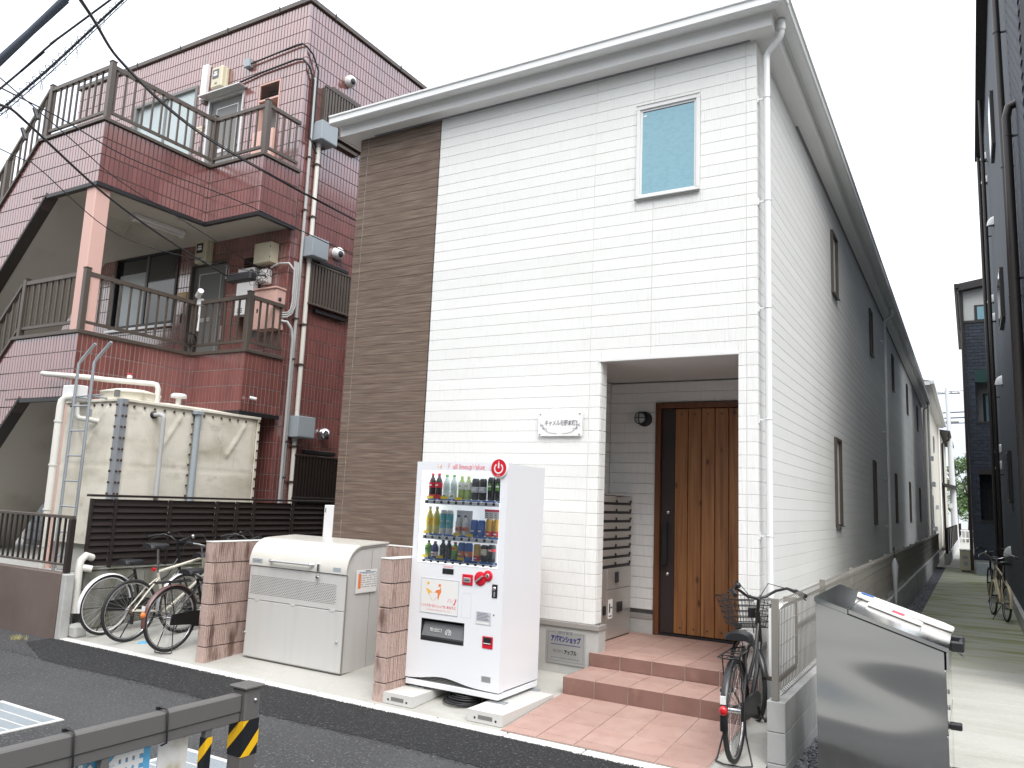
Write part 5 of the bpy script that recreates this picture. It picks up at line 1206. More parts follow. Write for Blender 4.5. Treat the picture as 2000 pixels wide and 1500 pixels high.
for i, x in enumerate((-2.118, -2.045)): drink('can', x, S2, .135, .033, m_blue, m_blue, m_blue, f'{LR[i]} one of two squat blue cans on the middle shelf', 'squat blue cans', (.15, .5))
for i, x in enumerate((-1.965, -1.888)): drink('can', x, S2, .150, .034, m_gold, m_red, m_red, f'{LR[i]} one of two gold and red coffee cans on the middle shelf', 'gold coffee cans', (.05, .30))
drink('bottle', -2.590, S3, .145, .033, m_teapet, m_green, m_black, 'small green tea bottle at the left of the bottom shelf', 'bottom shelf drinks', (.3, .7))
drink('bottle', -2.520, S3, .140, .034, m_navy, m_white, m_red, 'small navy bottle with a red cap on the bottom shelf', 'bottom shelf drinks', (.1, .35))
for i, x in enumerate((-2.435, -2.372)): drink('bottle', x, S3, .155, .031, m_cola, m_coffee, m_ink, f'{LR[i]} one of two dark coffee bottles on the bottom shelf', 'dark coffee bottles', (.3, .7))
drink('bottle', -2.305, S3, .145, .031, m_green, m_yellow, m_red, 'green bottle with a red cap in the middle of the bottom shelf', 'bottom shelf drinks', (.5, .75))
for i, x in enumerate((-2.235, -2.163)): drink('can', x, S3, .145, .034, m_blue, m_orange, m_blue, f'{LR[i]} one of two blue cans with orange fruit on the bottom shelf', 'blue fruit cans', (.2, .5))
drink('can', -2.078, S3, .140, .032, m_gold, m_red, m_red, 'gold and red coffee can on the bottom shelf', 'bottom shelf drinks', (.05, .3))
drink('can', -2.004, S3, .138, .033, m_coffee, m_cream, m_ink, 'dark can with a cream label on the bottom shelf', 'bottom shelf drinks', (.4, .75))
drink('can', -1.932, S3, .145, .034, m_coffee, m_red, m_red, 'black can with a dark red band at the right of the bottom shelf', 'bottom shelf drinks', (.6, .75))
# feet, plates and concrete blocks
def padblock(x0, x1, label):
    t_ = thing('concrete_base_block', label, 'concrete block', ((x0+x1)/2, -1.1, zg(-1.1)), 'blocks under the vending machine')
    ya, yb = -1.545, -.70; zt_ = -.055
    MB().convex([(x, y, z) for x in (x0, x1) for y in (ya, yb) for z in (zg(y)+.004 if y < -1 else zg(y)+.004, zt_)], ((0, 1, 3, 2), (4, 5, 7, 6), (0, 1, 5, 4), (2, 3, 7, 6), (0, 2, 6, 4), (1, 3, 7, 5))).build('block', m_kerb, t_)
    MB().box(x0+.10, x0+.23, ya-.002, ya+.01, -.115, -.085).build('pocket', m_greydoor, t_)
    for x in (x0+.07, x1-.06): MB().lathe((x, ya-.0005, -.11), [(.010, 0), (.0001, -.001)], 10, 'y').build('hole', m_ink, t_)
    return t_
padblock(-2.725, -2.405, 'pale concrete block under the left side of the vending machine'); padblock(-1.872, -1.552, 'pale concrete block under the right side of the vending machine')
for x, s in ((-2.60, -1), (-1.80, 1)):
    for y in (vy0+.05, vy1-.06):
        q = MB().cyl((x, y, -.045), (x, y, -.028), .011, 8).build('levelling_foot', m_chrome, V); xx = x+(-.0 if s < 0 else .0)
        MB().cbox(x-.05, x+.10, y-.03, y+.03, -.054, -.046, .002).build('anchor_plate', m_galv, q)
t = thing('cable_coil', 'coil of black cable on the ground under the vending machine', 'cable', (-2.15, -1.2, -.12))
b = MB()
for i in range(6): b.torus((-2.15+.008*i, -1.20+.01*(i % 3), zg(-1.2)+.012+.011*i), (.03*(i % 2), .05, 1), .155-.010*i, .008, 28, 5)
b.tube([(-2.0, -1.15, -.10), (-1.93, -1.0, -.09), (-1.95, -.75, -.05)], .008, 5); b.build('coil', m_cable, t)

# ================================================================== BICYCLES
def bicycle(label, loc, heading, paint, fender, group, step=True, basket=False, rack=True, rwhite=False, stand='rear', lean=0, seat_z=.86, R=.333, wb=1.10, reflector=True, bar='city', tag2='bicycle', steer=0, small=False, refl_m=None):
    t_ = thing('bicycle', label, 'bicycle', (0, 0, 0), group)
    def wheel(x, nm, par):
        w_ = MB().torus((x, 0, R), (0, 1, 0), R-.018, .018, 40, 7).build(nm, m_rubber, par)
        if rwhite: MB().torus((x, 0, R), (0, 1, 0), R-.034, .009, 40, 5, flat=1.6).build('rim', m_white, w_)
        else: MB().torus((x, 0, R), (0, 1, 0), R-.037, .010, 40, 5, flat=1.1).build('rim', m_chrome, w_)
        s = MB(); n_ = 32
        for k in range(n_):
            a = 2*math.pi*k/n_; side = .028 if k % 2 else -.028; a2 = a+(.6 if k % 4 < 2 else -.6)
            s.tube([(x+.022*math.cos(a2), side, R+.022*math.sin(a2)), (x+(R-.042)*math.cos(a), 0, R+(R-.042)*math.sin(a))], .0014, 3, False)
        s.build('spokes', m_spoke, w_); MB().cyl((x, -.05, R), (x, .05, R), .018, 10).build('hub', m_chrome, w_)
        return w_
    rw = wheel(0, 'rear_wheel', t_); fw = wheel(wb, 'front_wheel', t_)
    bb = (.45, 0, .28); st0 = (.30, 0, .72); ht = (wb-.21, 0, .90); hb_ = (wb-.15, 0, .66); fk = (wb, 0, R)
    f = MB()
    f.tube([bb, st0], .016, 10)
    if step:
        f.tube([hb_, (wb-.30, 0, .46), (.58, 0, .30), bb], .019, 10); f.tube([(ht[0]+.01, 0, .80), (wb-.34, 0, .60), (.50, 0, .46), (.395, 0, .44)], .014, 10)
    else:
        f.tube([hb_, bb], .019, 10); f.tube([(ht[0]+.005, 0, .86), (.30, 0, .73)], .016, 10)
    f.tube([ht, hb_], .020, 10)
    for s in (-1, 1):
        f.tube([(bb[0], s*.02, bb[2]), (.30, s*.035, .30), (0, s*.055, R)], .010, 8); f.tube([(st0[0]+.02, s*.015, .66), (.2, s*.04, .56), (0, s*.055, R)], .008, 8)
    f.build('frame', paint, t_)
    k = MB()
    for s in (-1, 1): k.tube([(hb_[0], 0, hb_[2]-.01), (hb_[0]+.02, s*.045, .62), (wb-.05, s*.052, .45), (fk[0], s*.055, fk[2])], .011, 8)
    k.build('fork', paint, t_)
    MB().tube([st0, (.27, 0, seat_z-.04)], .0135, 8).build('seat_post', m_chrome, t_)
    # saddle
    sx = .25; vs_ = []; prof = [(-.13, .085, .012), (-.10, .10, .02), (-.03, .095, .022), (.04, .045, .015), (.12, .024, .008), (.15, .014, 0)]
    b = MB(); ring = []
    for x, w2, dz in prof:
        for q in range(9):
            a = math.pi*q/8; ring.append((sx+x, w2*math.cos(a), seat_z-.035+dz+.050*math.sin(a)**.7))
    m_ = len(prof); b.add(ring, [(i*9+q, (i+1)*9+q, (i+1)*9+q+1, i*9+q+1) for i in range(m_-1) for q in range(8)], True); b.add(ring[:9], (tuple(range(9)),)); b.add([(p[0], p[1], seat_z-.035+dz) for (x, w2, dz) in prof for p in ((sx+x, w2), (sx+x, -w2))], [(2*i, 2*i+1, 2*i+3, 2*i+2) for i in range(m_-1)])
    b.build('saddle', m_black, t_)
    # bars
    hs = MB(); top = (ht[0]-.03, 0, 1.0)
    hs.tube([ht, top], .013, 8)
    if bar == 'city':
        for s in (-1, 1): hs.tube([(top[0]+.03, 0, 1.0), (top[0]+.045, s*.07, 1.01), (top[0]+.02, s*.15, 1.06), (top[0]-.03, s*.22, 1.085), (top[0]-.13, s*.265, 1.065), (top[0]-.20, s*.28, 1.05)], .0115, 8)
    else:
        for s in (-1, 1): hs.tube([(top[0]+.04, 0, 1.0), (top[0]+.04, s*.10, 1.01), (top[0]-.02, s*.27, 1.02)], .0125, 8)
    hb2 = hs.build('handlebar', m_bikeblk if paint is m_bikeblk else m_chrome, t_)
    for s in (-1, 1):
        if bar == 'city': MB().tube([(top[0]-.10, s*.258, 1.072), (top[0]-.215, s*.282, 1.046)], .017, 8).build('grip', m_black, hb2); MB().tube([(top[0]-.02, s*.235, 1.075), (top[0]-.07, s*.30, 1.04), (top[0]-.15, s*.315, 1.01)], .006, 6).build('brake_lever', m_silver if paint is not m_bikeblk else m_black, hb2)
        else: MB().tube([(top[0]+.01, s*.17, 1.015), (top[0]-.02, s*.28, 1.02)], .017, 8).build('grip', m_black, hb2)
    MB().ball((top[0]-.0, .17, 1.10), .024, 10, 6).build('bell', m_black if paint is m_bikeblk else m_chrome, hb2)
    MB().tube([(top[0]-.03, .23, 1.08), (top[0]+.10, .14, 1.13), (top[0]+.14, .03, 1.02), (hb_[0]+.02, 0, .72)], .0035, 5).tube([(top[0]-.03, -.23, 1.08), (top[0]+.09, -.12, 1.11), (top[0]+.07, -.02, .98), (ht[0], .02, .80)], .0035, 5).build('brake_cable', m_cable, hb2)
    if fender:
        for x, a0, a1, nm in ((0, R_(20), R_(190), 'rear_mudguard'), (wb, R_(10), R_(165), 'front_mudguard')):
            b = MB(); rr = R+.016; n_ = 22; vs_ = []
            for i in range(n_+1):
                a = a0+(a1-a0)*i/n_
                for w2, dr2 in ((-.026, -.014), (-.016, 0), (.016, 0), (.026, -.014)): vs_.append((x+(rr+dr2)*math.cos(a), w2, R+(rr+dr2)*math.sin(a)))
            b.add(vs_, [(i*4+j, (i+1)*4+j, (i+1)*4+j+1, i*4+j+1) for i in range(n_) for j in range(3)], True)
            mg = b.build(nm, fender, t_)
            if x == 0:
                for s in (-1, 1): MB().tube([(0, s*.05, R), (-.30, s*.028, R+.17)], .0025, 4).build('mudguard_stay', m_chrome, mg)
                if reflector:
                    MB().ball((-.345, 0, R+.07), .028, 12, 6, 1.2).build('reflector', m_redlens, mg); MB().box(-.355, -.343, -.018, .018, R+.11, R+.16).build('registration_sticker', m_paper, mg)
    elif reflector: MB().cyl((.255, 0, .76), (.225, 0, .755), .022, 12).build('reflector', m_redlens, t_)
    if rack:
        b = MB(); z = R*2+.045
        b.tube([(.20, .0, z+.01), (.17, .055, z), (-.22, .06, z), (-.25, 0, z), (-.22, -.06, z), (.17, -.055, z), (.20, 0, z+.01)], .0055, 6)
        for x in (-.12, .0, .1): b.tube([(x, -.055, z), (x, .055, z)], .004, 5)
        b.tube([(.15, 0, z), (-.22, 0, z)], .004, 5)
        for s in (-1, 1): b.tube([(-.10, s*.058, z), (-.0, s*.06, R)], .005, 5)
        b.build('rack', m_bikeblk, t_)
    if steer:
        Ms = Matrix.Translation((ht[0], 0, 0)) @ Matrix.Rotation(R_(steer), 4, 'Z') @ Matrix.Translation((-ht[0], 0, 0)); steered = True
    # drive train
    b = MB(); b.prism([(-.05, R-.055), (.20, R-.075), (.47, .18), (.56, .22), (.57, .34), (.47, .385), (.2, .40), (-.04, R+.05)], 'y', -.070, -.050) if step else b.torus((bb[0], -.055, bb[2]), (0, 1, 0), .085, .005, 26, 4)
    b.build('chain_case' if step else 'chainring', m_bikeblk, t_)
    if not step:
        MB().tube([(0, -.045, R+.035), (bb[0], -.055, bb[2]+.09)], .004, 4).tube([(0, -.045, R-.035), (bb[0], -.055, bb[2]-.09)], .004, 4).build('chain', m_rust, t_); MB().torus((0, -.045, R), (0, 1, 0), .035, .012, 18, 5).build('sprocket', m_rust, t_); MB().cbox(-.02, .02, -.07, -.045, R-.14, R-.04, .006).build('derailleur', m_black, t_)
    b = MB(); b.tube([(bb[0], -.07, bb[2]), (bb[0]+.12, -.085, bb[2]-.11)], .009, 6).tube([(bb[0], .06, bb[2]), (bb[0]-.12, .075, bb[2]+.11)], .009, 6).tube([(bb[0], -.075, bb[2]), (bb[0], .065, bb[2])], .012, 6); cr_ = b.build('crank', m_chrome if paint is not m_bikeblk else m_bikeblk, t_)
    MB().cbox(bb[0]+.08, bb[0]+.17, -.175, -.095, bb[2]-.125, bb[2]-.10, .004).build('pedal', m_black, cr_); MB().cbox(bb[0]-.17, bb[0]-.08, .085, .165, bb[2]+.10, bb[2]+.125, .004).build('pedal', m_black, cr_)
    if stand == 'rear':
        b = MB()
        for s in (-1, 1): b.tube([(0, s*.065, R), (-.02, s*.075, R-.15), (-.045, s*.115, .02), (-.06, s*.12, .008)], .006, 6)
        b.tube([(-.06, -.12, .008), (-.10, -.06, .006), (-.10, .06, .006), (-.06, .12, .008)], .006, 6); b.build('stand', m_bikeblk, t_)
    else: MB().tube([(.10, .06, R-.05), (.06, .19, .012)], .008, 6).build('kickstand', m_bikeblk, t_)
    if basket:
        bx0, bx1, zt_, zb_ = wb-.13, wb+.20, .98, .76; q = MB(); wt, wb2 = .19, .13
        def rect(z, xa, xb, w2): q.tube([(xa, -w2, z), (xb, -w2, z), (xb, w2, z), (xa, w2, z), (xa, -w2, z)], .004, 4)
        for i in range(6): s = i/5; rect(zb_+(zt_-zb_)*s, bx0+.03-.03*s, bx1-.07+.07*s, wb2+(wt-wb2)*s)
        for i in range(13):
            u = i/12
            for a, c2, a2, c3 in (((bx0+.03)+(bx1-bx0-.10)*u, wb2, bx0+(bx1-bx0)*u, wt), ((bx0+.03)+(bx1-bx0-.10)*u, -wb2, bx0+(bx1-bx0)*u, -wt), (bx0+.03, -wb2+2*wb2*u, bx0, -wt+2*wt*u), (bx1-.07, -wb2+2*wb2*u, bx1, -wt+2*wt*u)): q.tube([(a, c2, zb_), (a2, c3, zt_)], .0022, 3, False)
        for i in range(8): x = bx0+.03+(bx1-bx0-.10)*i/7; q.tube([(x, -wb2, zb_), (x, wb2, zb_)], .0022, 3, False)
        bk = q.build('basket', m_bikeblk, t_); MB().cbox(bx0-.02, bx0+.012, -.045, .045, .84, .92, .006).build('mount', m_black, bk)
        q.v and MB().cbox(bx1-.02, bx1+.03, -.03, .03, .70, .75, .01).build('lamp', m_black, t_)
    if steer:
        for ch in list(t_.children):
            if ch.name.split('.')[0] in ('handlebar', 'fork', 'front_wheel', 'front_mudguard', 'basket', 'lamp'):
                for o_ in [ch]+list(ch.children): o_.data.transform(Ms)
    if refl_m: 
        for ch in list(t_.children):
            for o_ in [ch]+list(ch.children):
                if o_.name.split('.')[0] == 'reflector': o_.data.materials[0] = refl_m
    sc_ = .77 if small else 1
    t_.location = loc; t_.rotation_euler = (R_(lean), 0, heading)
    # lean about the heading axis
    t_.rotation_euler = (Matrix.Rotation(heading, 4, 'Z') @ Matrix.Rotation(R_(lean), 4, 'X')).to_euler(); t_.scale = (sc_,)*3
    return t_
GB = 'bicycles parked by the block wall'
bicycle('black-framed bicycle with broad white mudguard and white rims, leftmost in the row', (-6.93, -1.33, zg(-1.33)), R_(93), m_bikeblk, m_white, GB, rwhite=True, rack=False, stand='side', seat_z=.80, reflector=False, lean=2)
bicycle('cream diamond-frame bicycle with tall grey seat post and bare black wheel', (-6.41, -1.39, zg(-1.39)), R_(91), m_bikecream, None, GB, step=False, rack=False, stand='side', seat_z=1.02, bar='flat', lean=1)
bicycle('black bicycle with slim grey mudguard squeezed behind the front row', (-6.28, -.80, zg(-.8)), R_(89), m_bikeblk, m_silver, GB, step=False, rack=False, stand='side', seat_z=.86, reflector=False)
bicycle('dark bicycle with plum mudguard and rear stand, nearest the pink block wall', (-5.665, -1.42, zg(-1.42)), R_(94), m_bikeblk, m_bikebrown, GB, rack=True, seat_z=.80, refl_m=m_orange)
bicycle('shiny black city bicycle with wire basket beside the porch steps', (.137, -1.29, zg(-1.29)), R_(92.5), m_bikeblk, m_bikeblk, None, basket=True, seat_z=.80, lean=-1, steer=34)
# ================================================================== RIGHT: BLOCK WALL, MESH FENCE, STAINLESS BIN
t = thing('grey_block_wall', 'low grey concrete block wall running along the gravel strip', 'wall', (.39, 6, -.25))
MB().box(.345, .435, -1.22, 27.4, -.29, .28).build('core', m_mortar, t)
bk = MB().cbox(0, .12, .003, .397, .003, .199, .004).mesh('block', m_blockgrey)
half = MB().cbox(0, .12, .003, .197, .003, .199, .004).mesh('block', m_blockgrey)
for r in range(3):
    z = .095-.2*r; y = -1.24
    if r % 2: piece(half, 'block', (.331, y, z), t); y += .2
    while y < 27.2: piece(bk, 'block', (.331, y, z), t); y += .4
t = thing('mesh_fence', 'long grey welded mesh fence with rolled top on the grey block wall', 'fence', (.39, 6, .3))
pm = MB().cbox(-.022, .022, -.022, .022, 0, .672, .003).mesh('post', m_mesh)
def mesh_panel(L_, dense):
    b = MB(); st = .0525
    n_ = int(L_/st)
    for i in range(n_+1):
        y = i*L_/n_
        pts = [(.0, y, .03), (.028, y, .05), (.0, y, .075), (.0, y, .60), (.03, y, .635), (.0, y, .665), (-.006, y, .65)]
        b.tube(pts, .0030, 4, False)
    for z in (.075, .22, .36, .50, .60): b.tube([(.003, 0, z), (.003, L_, z)], .0030, 4, False)
    for x, z in ((.028, .05), (.03, .635), (0, .665), (.0, .03)): b.tube([(x, 0, z), (x, L_, z)], .0024, 3, False)
    return b.mesh('mesh_panel', m_mesh)
mp_ = mesh_panel(1.96, True); y = -1.21
while y < 27:
    piece(pm, 'post', (.385, y, .296), t); piece(mp_, 'mesh_panel', (.412, y+.02, .296), t)
    y += 2.0
t = thing('brown_slat_fence', 'dark brown slatted fence at the far end of the passage', 'fence', (.75, 40, 0))
for i in range(14):
    y = 26.2+3.2*i; MB().cbox(.72, .76, y, y+3.1, .30, 1.15, .01).build('slat_panel', m_brownmet, t); MB().box(.70, .80, y-.02, y+.0, .0, 1.2).build('post', m_darkbrown, t)
MB().box(.66, .82, 26.1, 71, -.2, .28).build('base', m_blockgrey, t)
# white ribbed unit behind the mesh
t = thing('white_ribbed_panel', 'white ribbed cover standing between the house corner and the mesh fence', 'panel', (.24, -.1, .3))
MB().box(.17, .24, -.42, .24, .295, .80).build('case', m_white, t)
rm = MB().box(0, .008, 0, .022, 0, .48).mesh('rib', m_white)
for i in range(15): piece(rm, 'rib', (.2405, -.41+.043*i, .31), t)
MB().cbox(.15, .255, .242, .29, .29, .84, .004).build('end_post', m_mesh, t); MB().cbox(.15, .26, -.43, .24, .262, .2945, .003).build('foot', m_brownmet, t)
t = thing('wrapped_umbrella', 'clear plastic umbrella hooked on the grey mesh fence', 'umbrella', (.47, 7.2, .1))
MB().tube([(.46, 7.35, 1.02), (.47, 7.30, 1.07), (.48, 7.22, 1.05), (.485, 7.20, .98), (.49, 7.2, .1)], .008, 6).build('shaft', m_black, t); MB().lathe((.49, 7.2, .2), [(.006, -.05), (.025, .1), (.035, .35), (.05, .60), (.012, .70)], 9).build('canopy', g_poly, t)

S = thing('stainless_bin', 'polished stainless rubbish bin with sloping lid in the right foreground', 'bin', (1.07, -1.05, -.14))
bx0, bx1, by0, by1, bz = .712, 1.41, -1.60, -.50, -.14
zl, zr_ = 1.010, .795
def zt(x): return zl+(zr_-zl)*(x-bx0)/(bx1-bx0)
MB().prism([(bx0, bz+.03), (bx1, bz+.03), (bx1, zt(bx1)), (bx0, zl)], 'y', by0, by0+.004).build('side_panel', m_steel, S)
MB().prism([(bx0, bz+.03), (bx1, bz+.03), (bx1, zt(bx1)), (bx0, zl)], 'y', by1-.004, by1).build('side_panel', m_steel, S)
MB().box(bx0, bx0+.004, by0+.0041, by1-.0041, bz+.03, zl-.002).build('back_panel', m_steel, S)
MB().cbox(bx1-.02, bx1+.008, by0+.005, by1-.005, .34, .695, .003).build('upper_door', m_steel, S); MB().cbox(bx1-.02, bx1+.008, by0+.005, by1-.005, bz+.04, .335, .003).build('lower_door', m_steel, S)
MB().box(bx1-.03, bx1-.021, by0+.005, by1-.005, bz+.04, .78).build('inner_frame', m_ink, S)
xj = .90
b = MB(); e = .006
b.convex([(x, y, zt(x)+dz) for x in (bx0-e, xj-.003) for y in (by0-e, by1+e) for dz in (.003, .032)], ((0, 1, 3, 2), (4, 5, 7, 6), (0, 1, 5, 4), (2, 3, 7, 6), (0, 2, 6, 4), (1, 3, 7, 5))); b.build('fixed_top', m_steel, S)
b = MB(); b.convex([(x, y, zt(x)+dz) for x in (xj+.003, bx1+.026) for y in (by0-e, by1+e) for dz in (.010, .034)], ((0, 1, 3, 2), (4, 5, 7, 6), (0, 1, 5, 4), (2, 3, 7, 6), (0, 2, 6, 4), (1, 3, 7, 5)))
b.box(bx1+.012, bx1+.0255, by0-e, by1+e, .705, zt(bx1+.02)+.009); ld = b.build('lid', m_steel, S)
MB().convex([(x, y, zt(x)+dz) for x in (xj-.0028, xj+.0028) for y in (by0-e-.001, by1+e) for dz in (.005, .0355)], ((0, 1, 3, 2), (4, 5, 7, 6), (0, 1, 5, 4), (2, 3, 7, 6), (0, 2, 6, 4), (1, 3, 7, 5))).build('hinge_strip', m_black, S)
MB().convex([(x, y, zt(x)+dz) for x in (xj+.01, bx1-.005) for y in (by0+.0, by0+.012) for dz in (-.0, .0095)], ((0, 1, 3, 2), (4, 5, 7, 6), (0, 1, 5, 4), (2, 3, 7, 6), (0, 2, 6, 4), (1, 3, 7, 5))).build('lid_seal', m_black, S)
hy0, hy1 = -1.30, -1.02
h = MB().tube([(bx1+.085, hy0, .80), (bx1+.085, hy1, .80)], .016, 10).build('handle', m_black, ld)
for y in (hy0, hy1): MB().cbox(bx1+.026, bx1+.10, y-.02, y+.02, .765, .825, .008).build('handle_bracket', m_black, h)
MB().tube([(bx1+.05, hy0+.06, .77), (bx1+.095, hy0+.02, .735)], .006, 6).build('latch_pin', m_chrome, h)
for z in (.345, .09): MB().cbox(bx1+.009, bx1+.075, by0+.20, by0+.26, z-.015, z+.022, .006).build('door_pull', m_black, S)
for z in (.56, .47): MB().cbox(bx1+.009, bx1+.02, by0+.10, by0+.13, z-.01, z+.012, .002).build('catch', m_chrome, S)
for x in (bx0+.06, bx1-.06):
    for y in (by0+.07, by1-.07): MB().cyl((x, y, bz-.01), (x, y, bz+.032), .025, 10).build('foot', m_black, S)
# parcels on the lid
def parcel(nm, label, cat, cx, cy, L_, wd, ht, mt, ang, parts):
    t_ = thing(nm, label, cat, (0, 0, 0)); sl = math.atan((zr_-zl)/(bx1-bx0))
    mt4 = Matrix.Translation((cx, cy, zt(cx)+.036+ht/2)) @ Matrix.Rotation(-sl, 4, 'Y') @ Matrix.Rotation(ang, 4, 'Z')
    b_ = MB(); n_ = 10; vs_ = []; 
    for i in range(n_+1):
        x = -L_/2+L_*i/n_; k_ = 1 if 0 < i < n_ else .8
        for q in range(10):
            a = 2*math.pi*q/10; vs_.append((x, wd/2*k_*abs(math.cos(a))**.6*math.copysign(1, math.cos(a)), ht/2*k_*abs(math.sin(a))**.7*math.copysign(1, math.sin(a))))
    b_.add(vs_, [(i*10+q, (i+1)*10+q, (i+1)*10+(q+1) % 10, i*10+(q+1) % 10) for i in range(n_) for q in range(10)], True); b_.add(vs_[:10], (tuple(range(10)),)); b_.add(vs_[-10:], (tuple(reversed(range(10))),))
    b_.xf(mt4).build('body', mt, t_)
    for (u0, u1, v0, v1, m2, nm2) in parts:
        MB().add([(u0, v0, ht/2+.0015), (u1, v0, ht/2+.0015), (u1, v1, ht/2+.0015), (u0, v1, ht/2+.0015)], ((0, 1, 2, 3),)).xf(mt4).build(nm2, m2, t_)
    return t_
parcel('rolled_paper', 'long rolled white paper lying across the stainless lid', 'paper roll', 1.16, -.86, .60, .12, .040, m_paper, R_(3), [(-.28, -.20, -.045, .03, m_blue, 'print'), (-.15, .20, -.004, .0, m_pinktext, 'print')])
parcel('folded_paper', 'short folded white paper with a red square on the stainless lid', 'folded paper', 1.12, -1.08, .33, .13, .022, m_paper, R_(-4), [(-.02, .055, -.05, .05, m_redtext, 'print'), (-.12, -.05, -.02, -.012, m_greyink, 'print'), (-.12, -.06, .0, .008, m_greyink, 'print'), (.08, .12, -.012, .0, m_greyink, 'print')])

# ================================================================== GUARD RAIL IN THE FOREGROUND
GX, GY = -1.243, -4.352
t = thing('guard_rail', 'grey steel guard rail with black and yellow tape near the camera', 'guard rail', (GX, GY, -.165))
px = .043
MB().cbox(GX-px, GX+px, GY-px, GY+px, -.165, .690, .004).build('post', m_rail, t)
MB().cbox(GX-.055, GX+.055, GY-.055, GY+.055, .691, .704, .004).build('post_cap', m_rail, t)
MB().cbox(GX-.026, GX+.026, -7.6, GY-px-.002, .595, .672, .006).build('top_rail', m_rail, t)
MB().cbox(GX-.020, GX+.020, -7.6, GY-px-.002, .555, .5948, .003).build('under_rail', m_rail, t)
MB().lathe((GX+px, GY+.012, .640), [(.009, 0), (.008, .007), (.0001, .010)], 10, 'x').build('bolt', m_chrome, t)
bl = MB().cbox(-.016, .016, -.016, .016, 0, .69, .003).mesh('baluster', m_rail)
bys = [GY-.20, GY-.52, GY-.63, GY-.86, GY-1.2, GY-1.5]
for y in (GY-.20, GY-.66, GY-.93, GY-1.3, GY-1.7, GY-2.1): piece(bl, 'baluster', (GX, y, -.125), t)
MB().cbox(GX-.02, GX+.02, -7.6, GY-px-.002, -.16, -.126, .003).build('bottom_rail', m_rail, t)
def tape(x0, x1, y0, y1, z0, z1, first):
    """diagonal yellow and black bands wrapped round a post, proud of it by 1 mm"""
    e_ = .0012; w_ = x1-x0; per = [(x0-e_, y0-e_), (x1+e_, y0-e_), (x1+e_, y1+e_), (x0-e_, y1+e_)]
    tp = MB().box(x0-e_, x1+e_, y0-e_, y1+e_, z0, z1).build('warning_tape', m_tapek, t)
    b = MB(); e2 = .0022; ps_ = [(x0-e2, y0-e2), (x1+e2, y0-e2), (x1+e2, y1+e2), (x0-e2, y1+e2), (x0-e2, y0-e2)]
    s_ = 0; period = .17; hw = .055
    for i in range(4):
        (ax, ay), (cx_, cy_) = ps_[i], ps_[i+1]; ln_ = math.hypot(cx_-ax, cy_-ay)
        for k in range(-3, 5):
            zc = z0+first+period*k
            def cl(v): return min(max(v, z0), z1)
            za0, za1 = zc+(s_ % period)*1.1, zc+(s_ % period)*1.1+hw; zb0, zb1 = za0+ln_*1.1, za1+ln_*1.1
            m_n = 6
            for j in range(m_n):
                f0, f1 = j/m_n, (j+1)/m_n
                q = [cl(za0+(zb0-za0)*f0), cl(za0+(zb0-za0)*f1), cl(za1+(zb1-za1)*f1), cl(za1+(zb1-za1)*f0)]
                if q[2]-q[1] < .001 and q[3]-q[0] < .001: continue
                X0, Y0 = ax+(cx_-ax)*f0, ay+(cy_-ay)*f0; X1, Y1 = ax+(cx_-ax)*f1, ay+(cy_-ay)*f1
                b.add([(X0, Y0, q[0]), (X1, Y1, q[1]), (X1, Y1, q[2]), (X0, Y0, q[3])], ((0, 1, 2, 3),))
        s_ += ln_
    b.build('warning_tape', m_tapey, t)
tape(GX-px, GX+px, GY-px, GY+px, .41, .56, .02); tape(GX-.016, GX+.016, GY-.216, GY-.184, .33, .525, -.08)
for y in (GY-.42, GY-.80):
    b = MB(); r_ = .030; pts = [(GX-r_, y, .590), (GX-r_, y, .676), (GX-.02, y-.002, .683), (GX+.02, y-.004, .683), (GX+r_+.003, y-.006, .672), (GX+r_+.004, y-.002, .60), (GX+r_, y+.004, .555), (GX, y+.004, .54)]
    b.tube(pts, .0042, 6); b.box(GX-.036, GX-.024, y-.012, y+.012, .672, .684); b.build('cable_tie', m_black, t)
# sign sheets tied behind the balusters
def sheet_sign(label, ya, yb, z1, mt):
    t_ = thing('sign_board', label, 'sign', (GX-.035, (ya+yb)/2, .2), 'signs tied to the guard rail')
    MB().cbox(GX-.040, GX-.034, ya, yb, .05, z1, .001).build('board', mt, t_); return t_
s1 = sheet_sign('blue sign with white outlined characters tied under the guard rail', GY-.90, GY-.435, .545, m_ltblue)
text('無', .15, (GX-.0325, GY-.54, .47), '+x', m_greyink, s1, .16, bold=.010); text('無', .15, (GX-.0318, GY-.54, .47), '+x', m_paper, s1, .16, bold=.004)
text('北', .15, (GX-.0325, GY-.74, .47), '+x', m_greyink, s1, .13, bold=.010); text('北', .15, (GX-.0318, GY-.74, .47), '+x', m_paper, s1, .13, bold=.004)
s2 = sheet_sign('stained white sign sheet beside the blue one on the guard rail', GY-.40, GY-.26, .553, m_stainp)
s3 = sheet_sign('blue and white torn sign at the left end of the guard rail', GY-1.6, GY-.96, .535, m_ltblue)
MB().box(GX-.0335, GX-.0328, GY-1.5, GY-1.05, .40, .50).build('print', m_paper, s3)

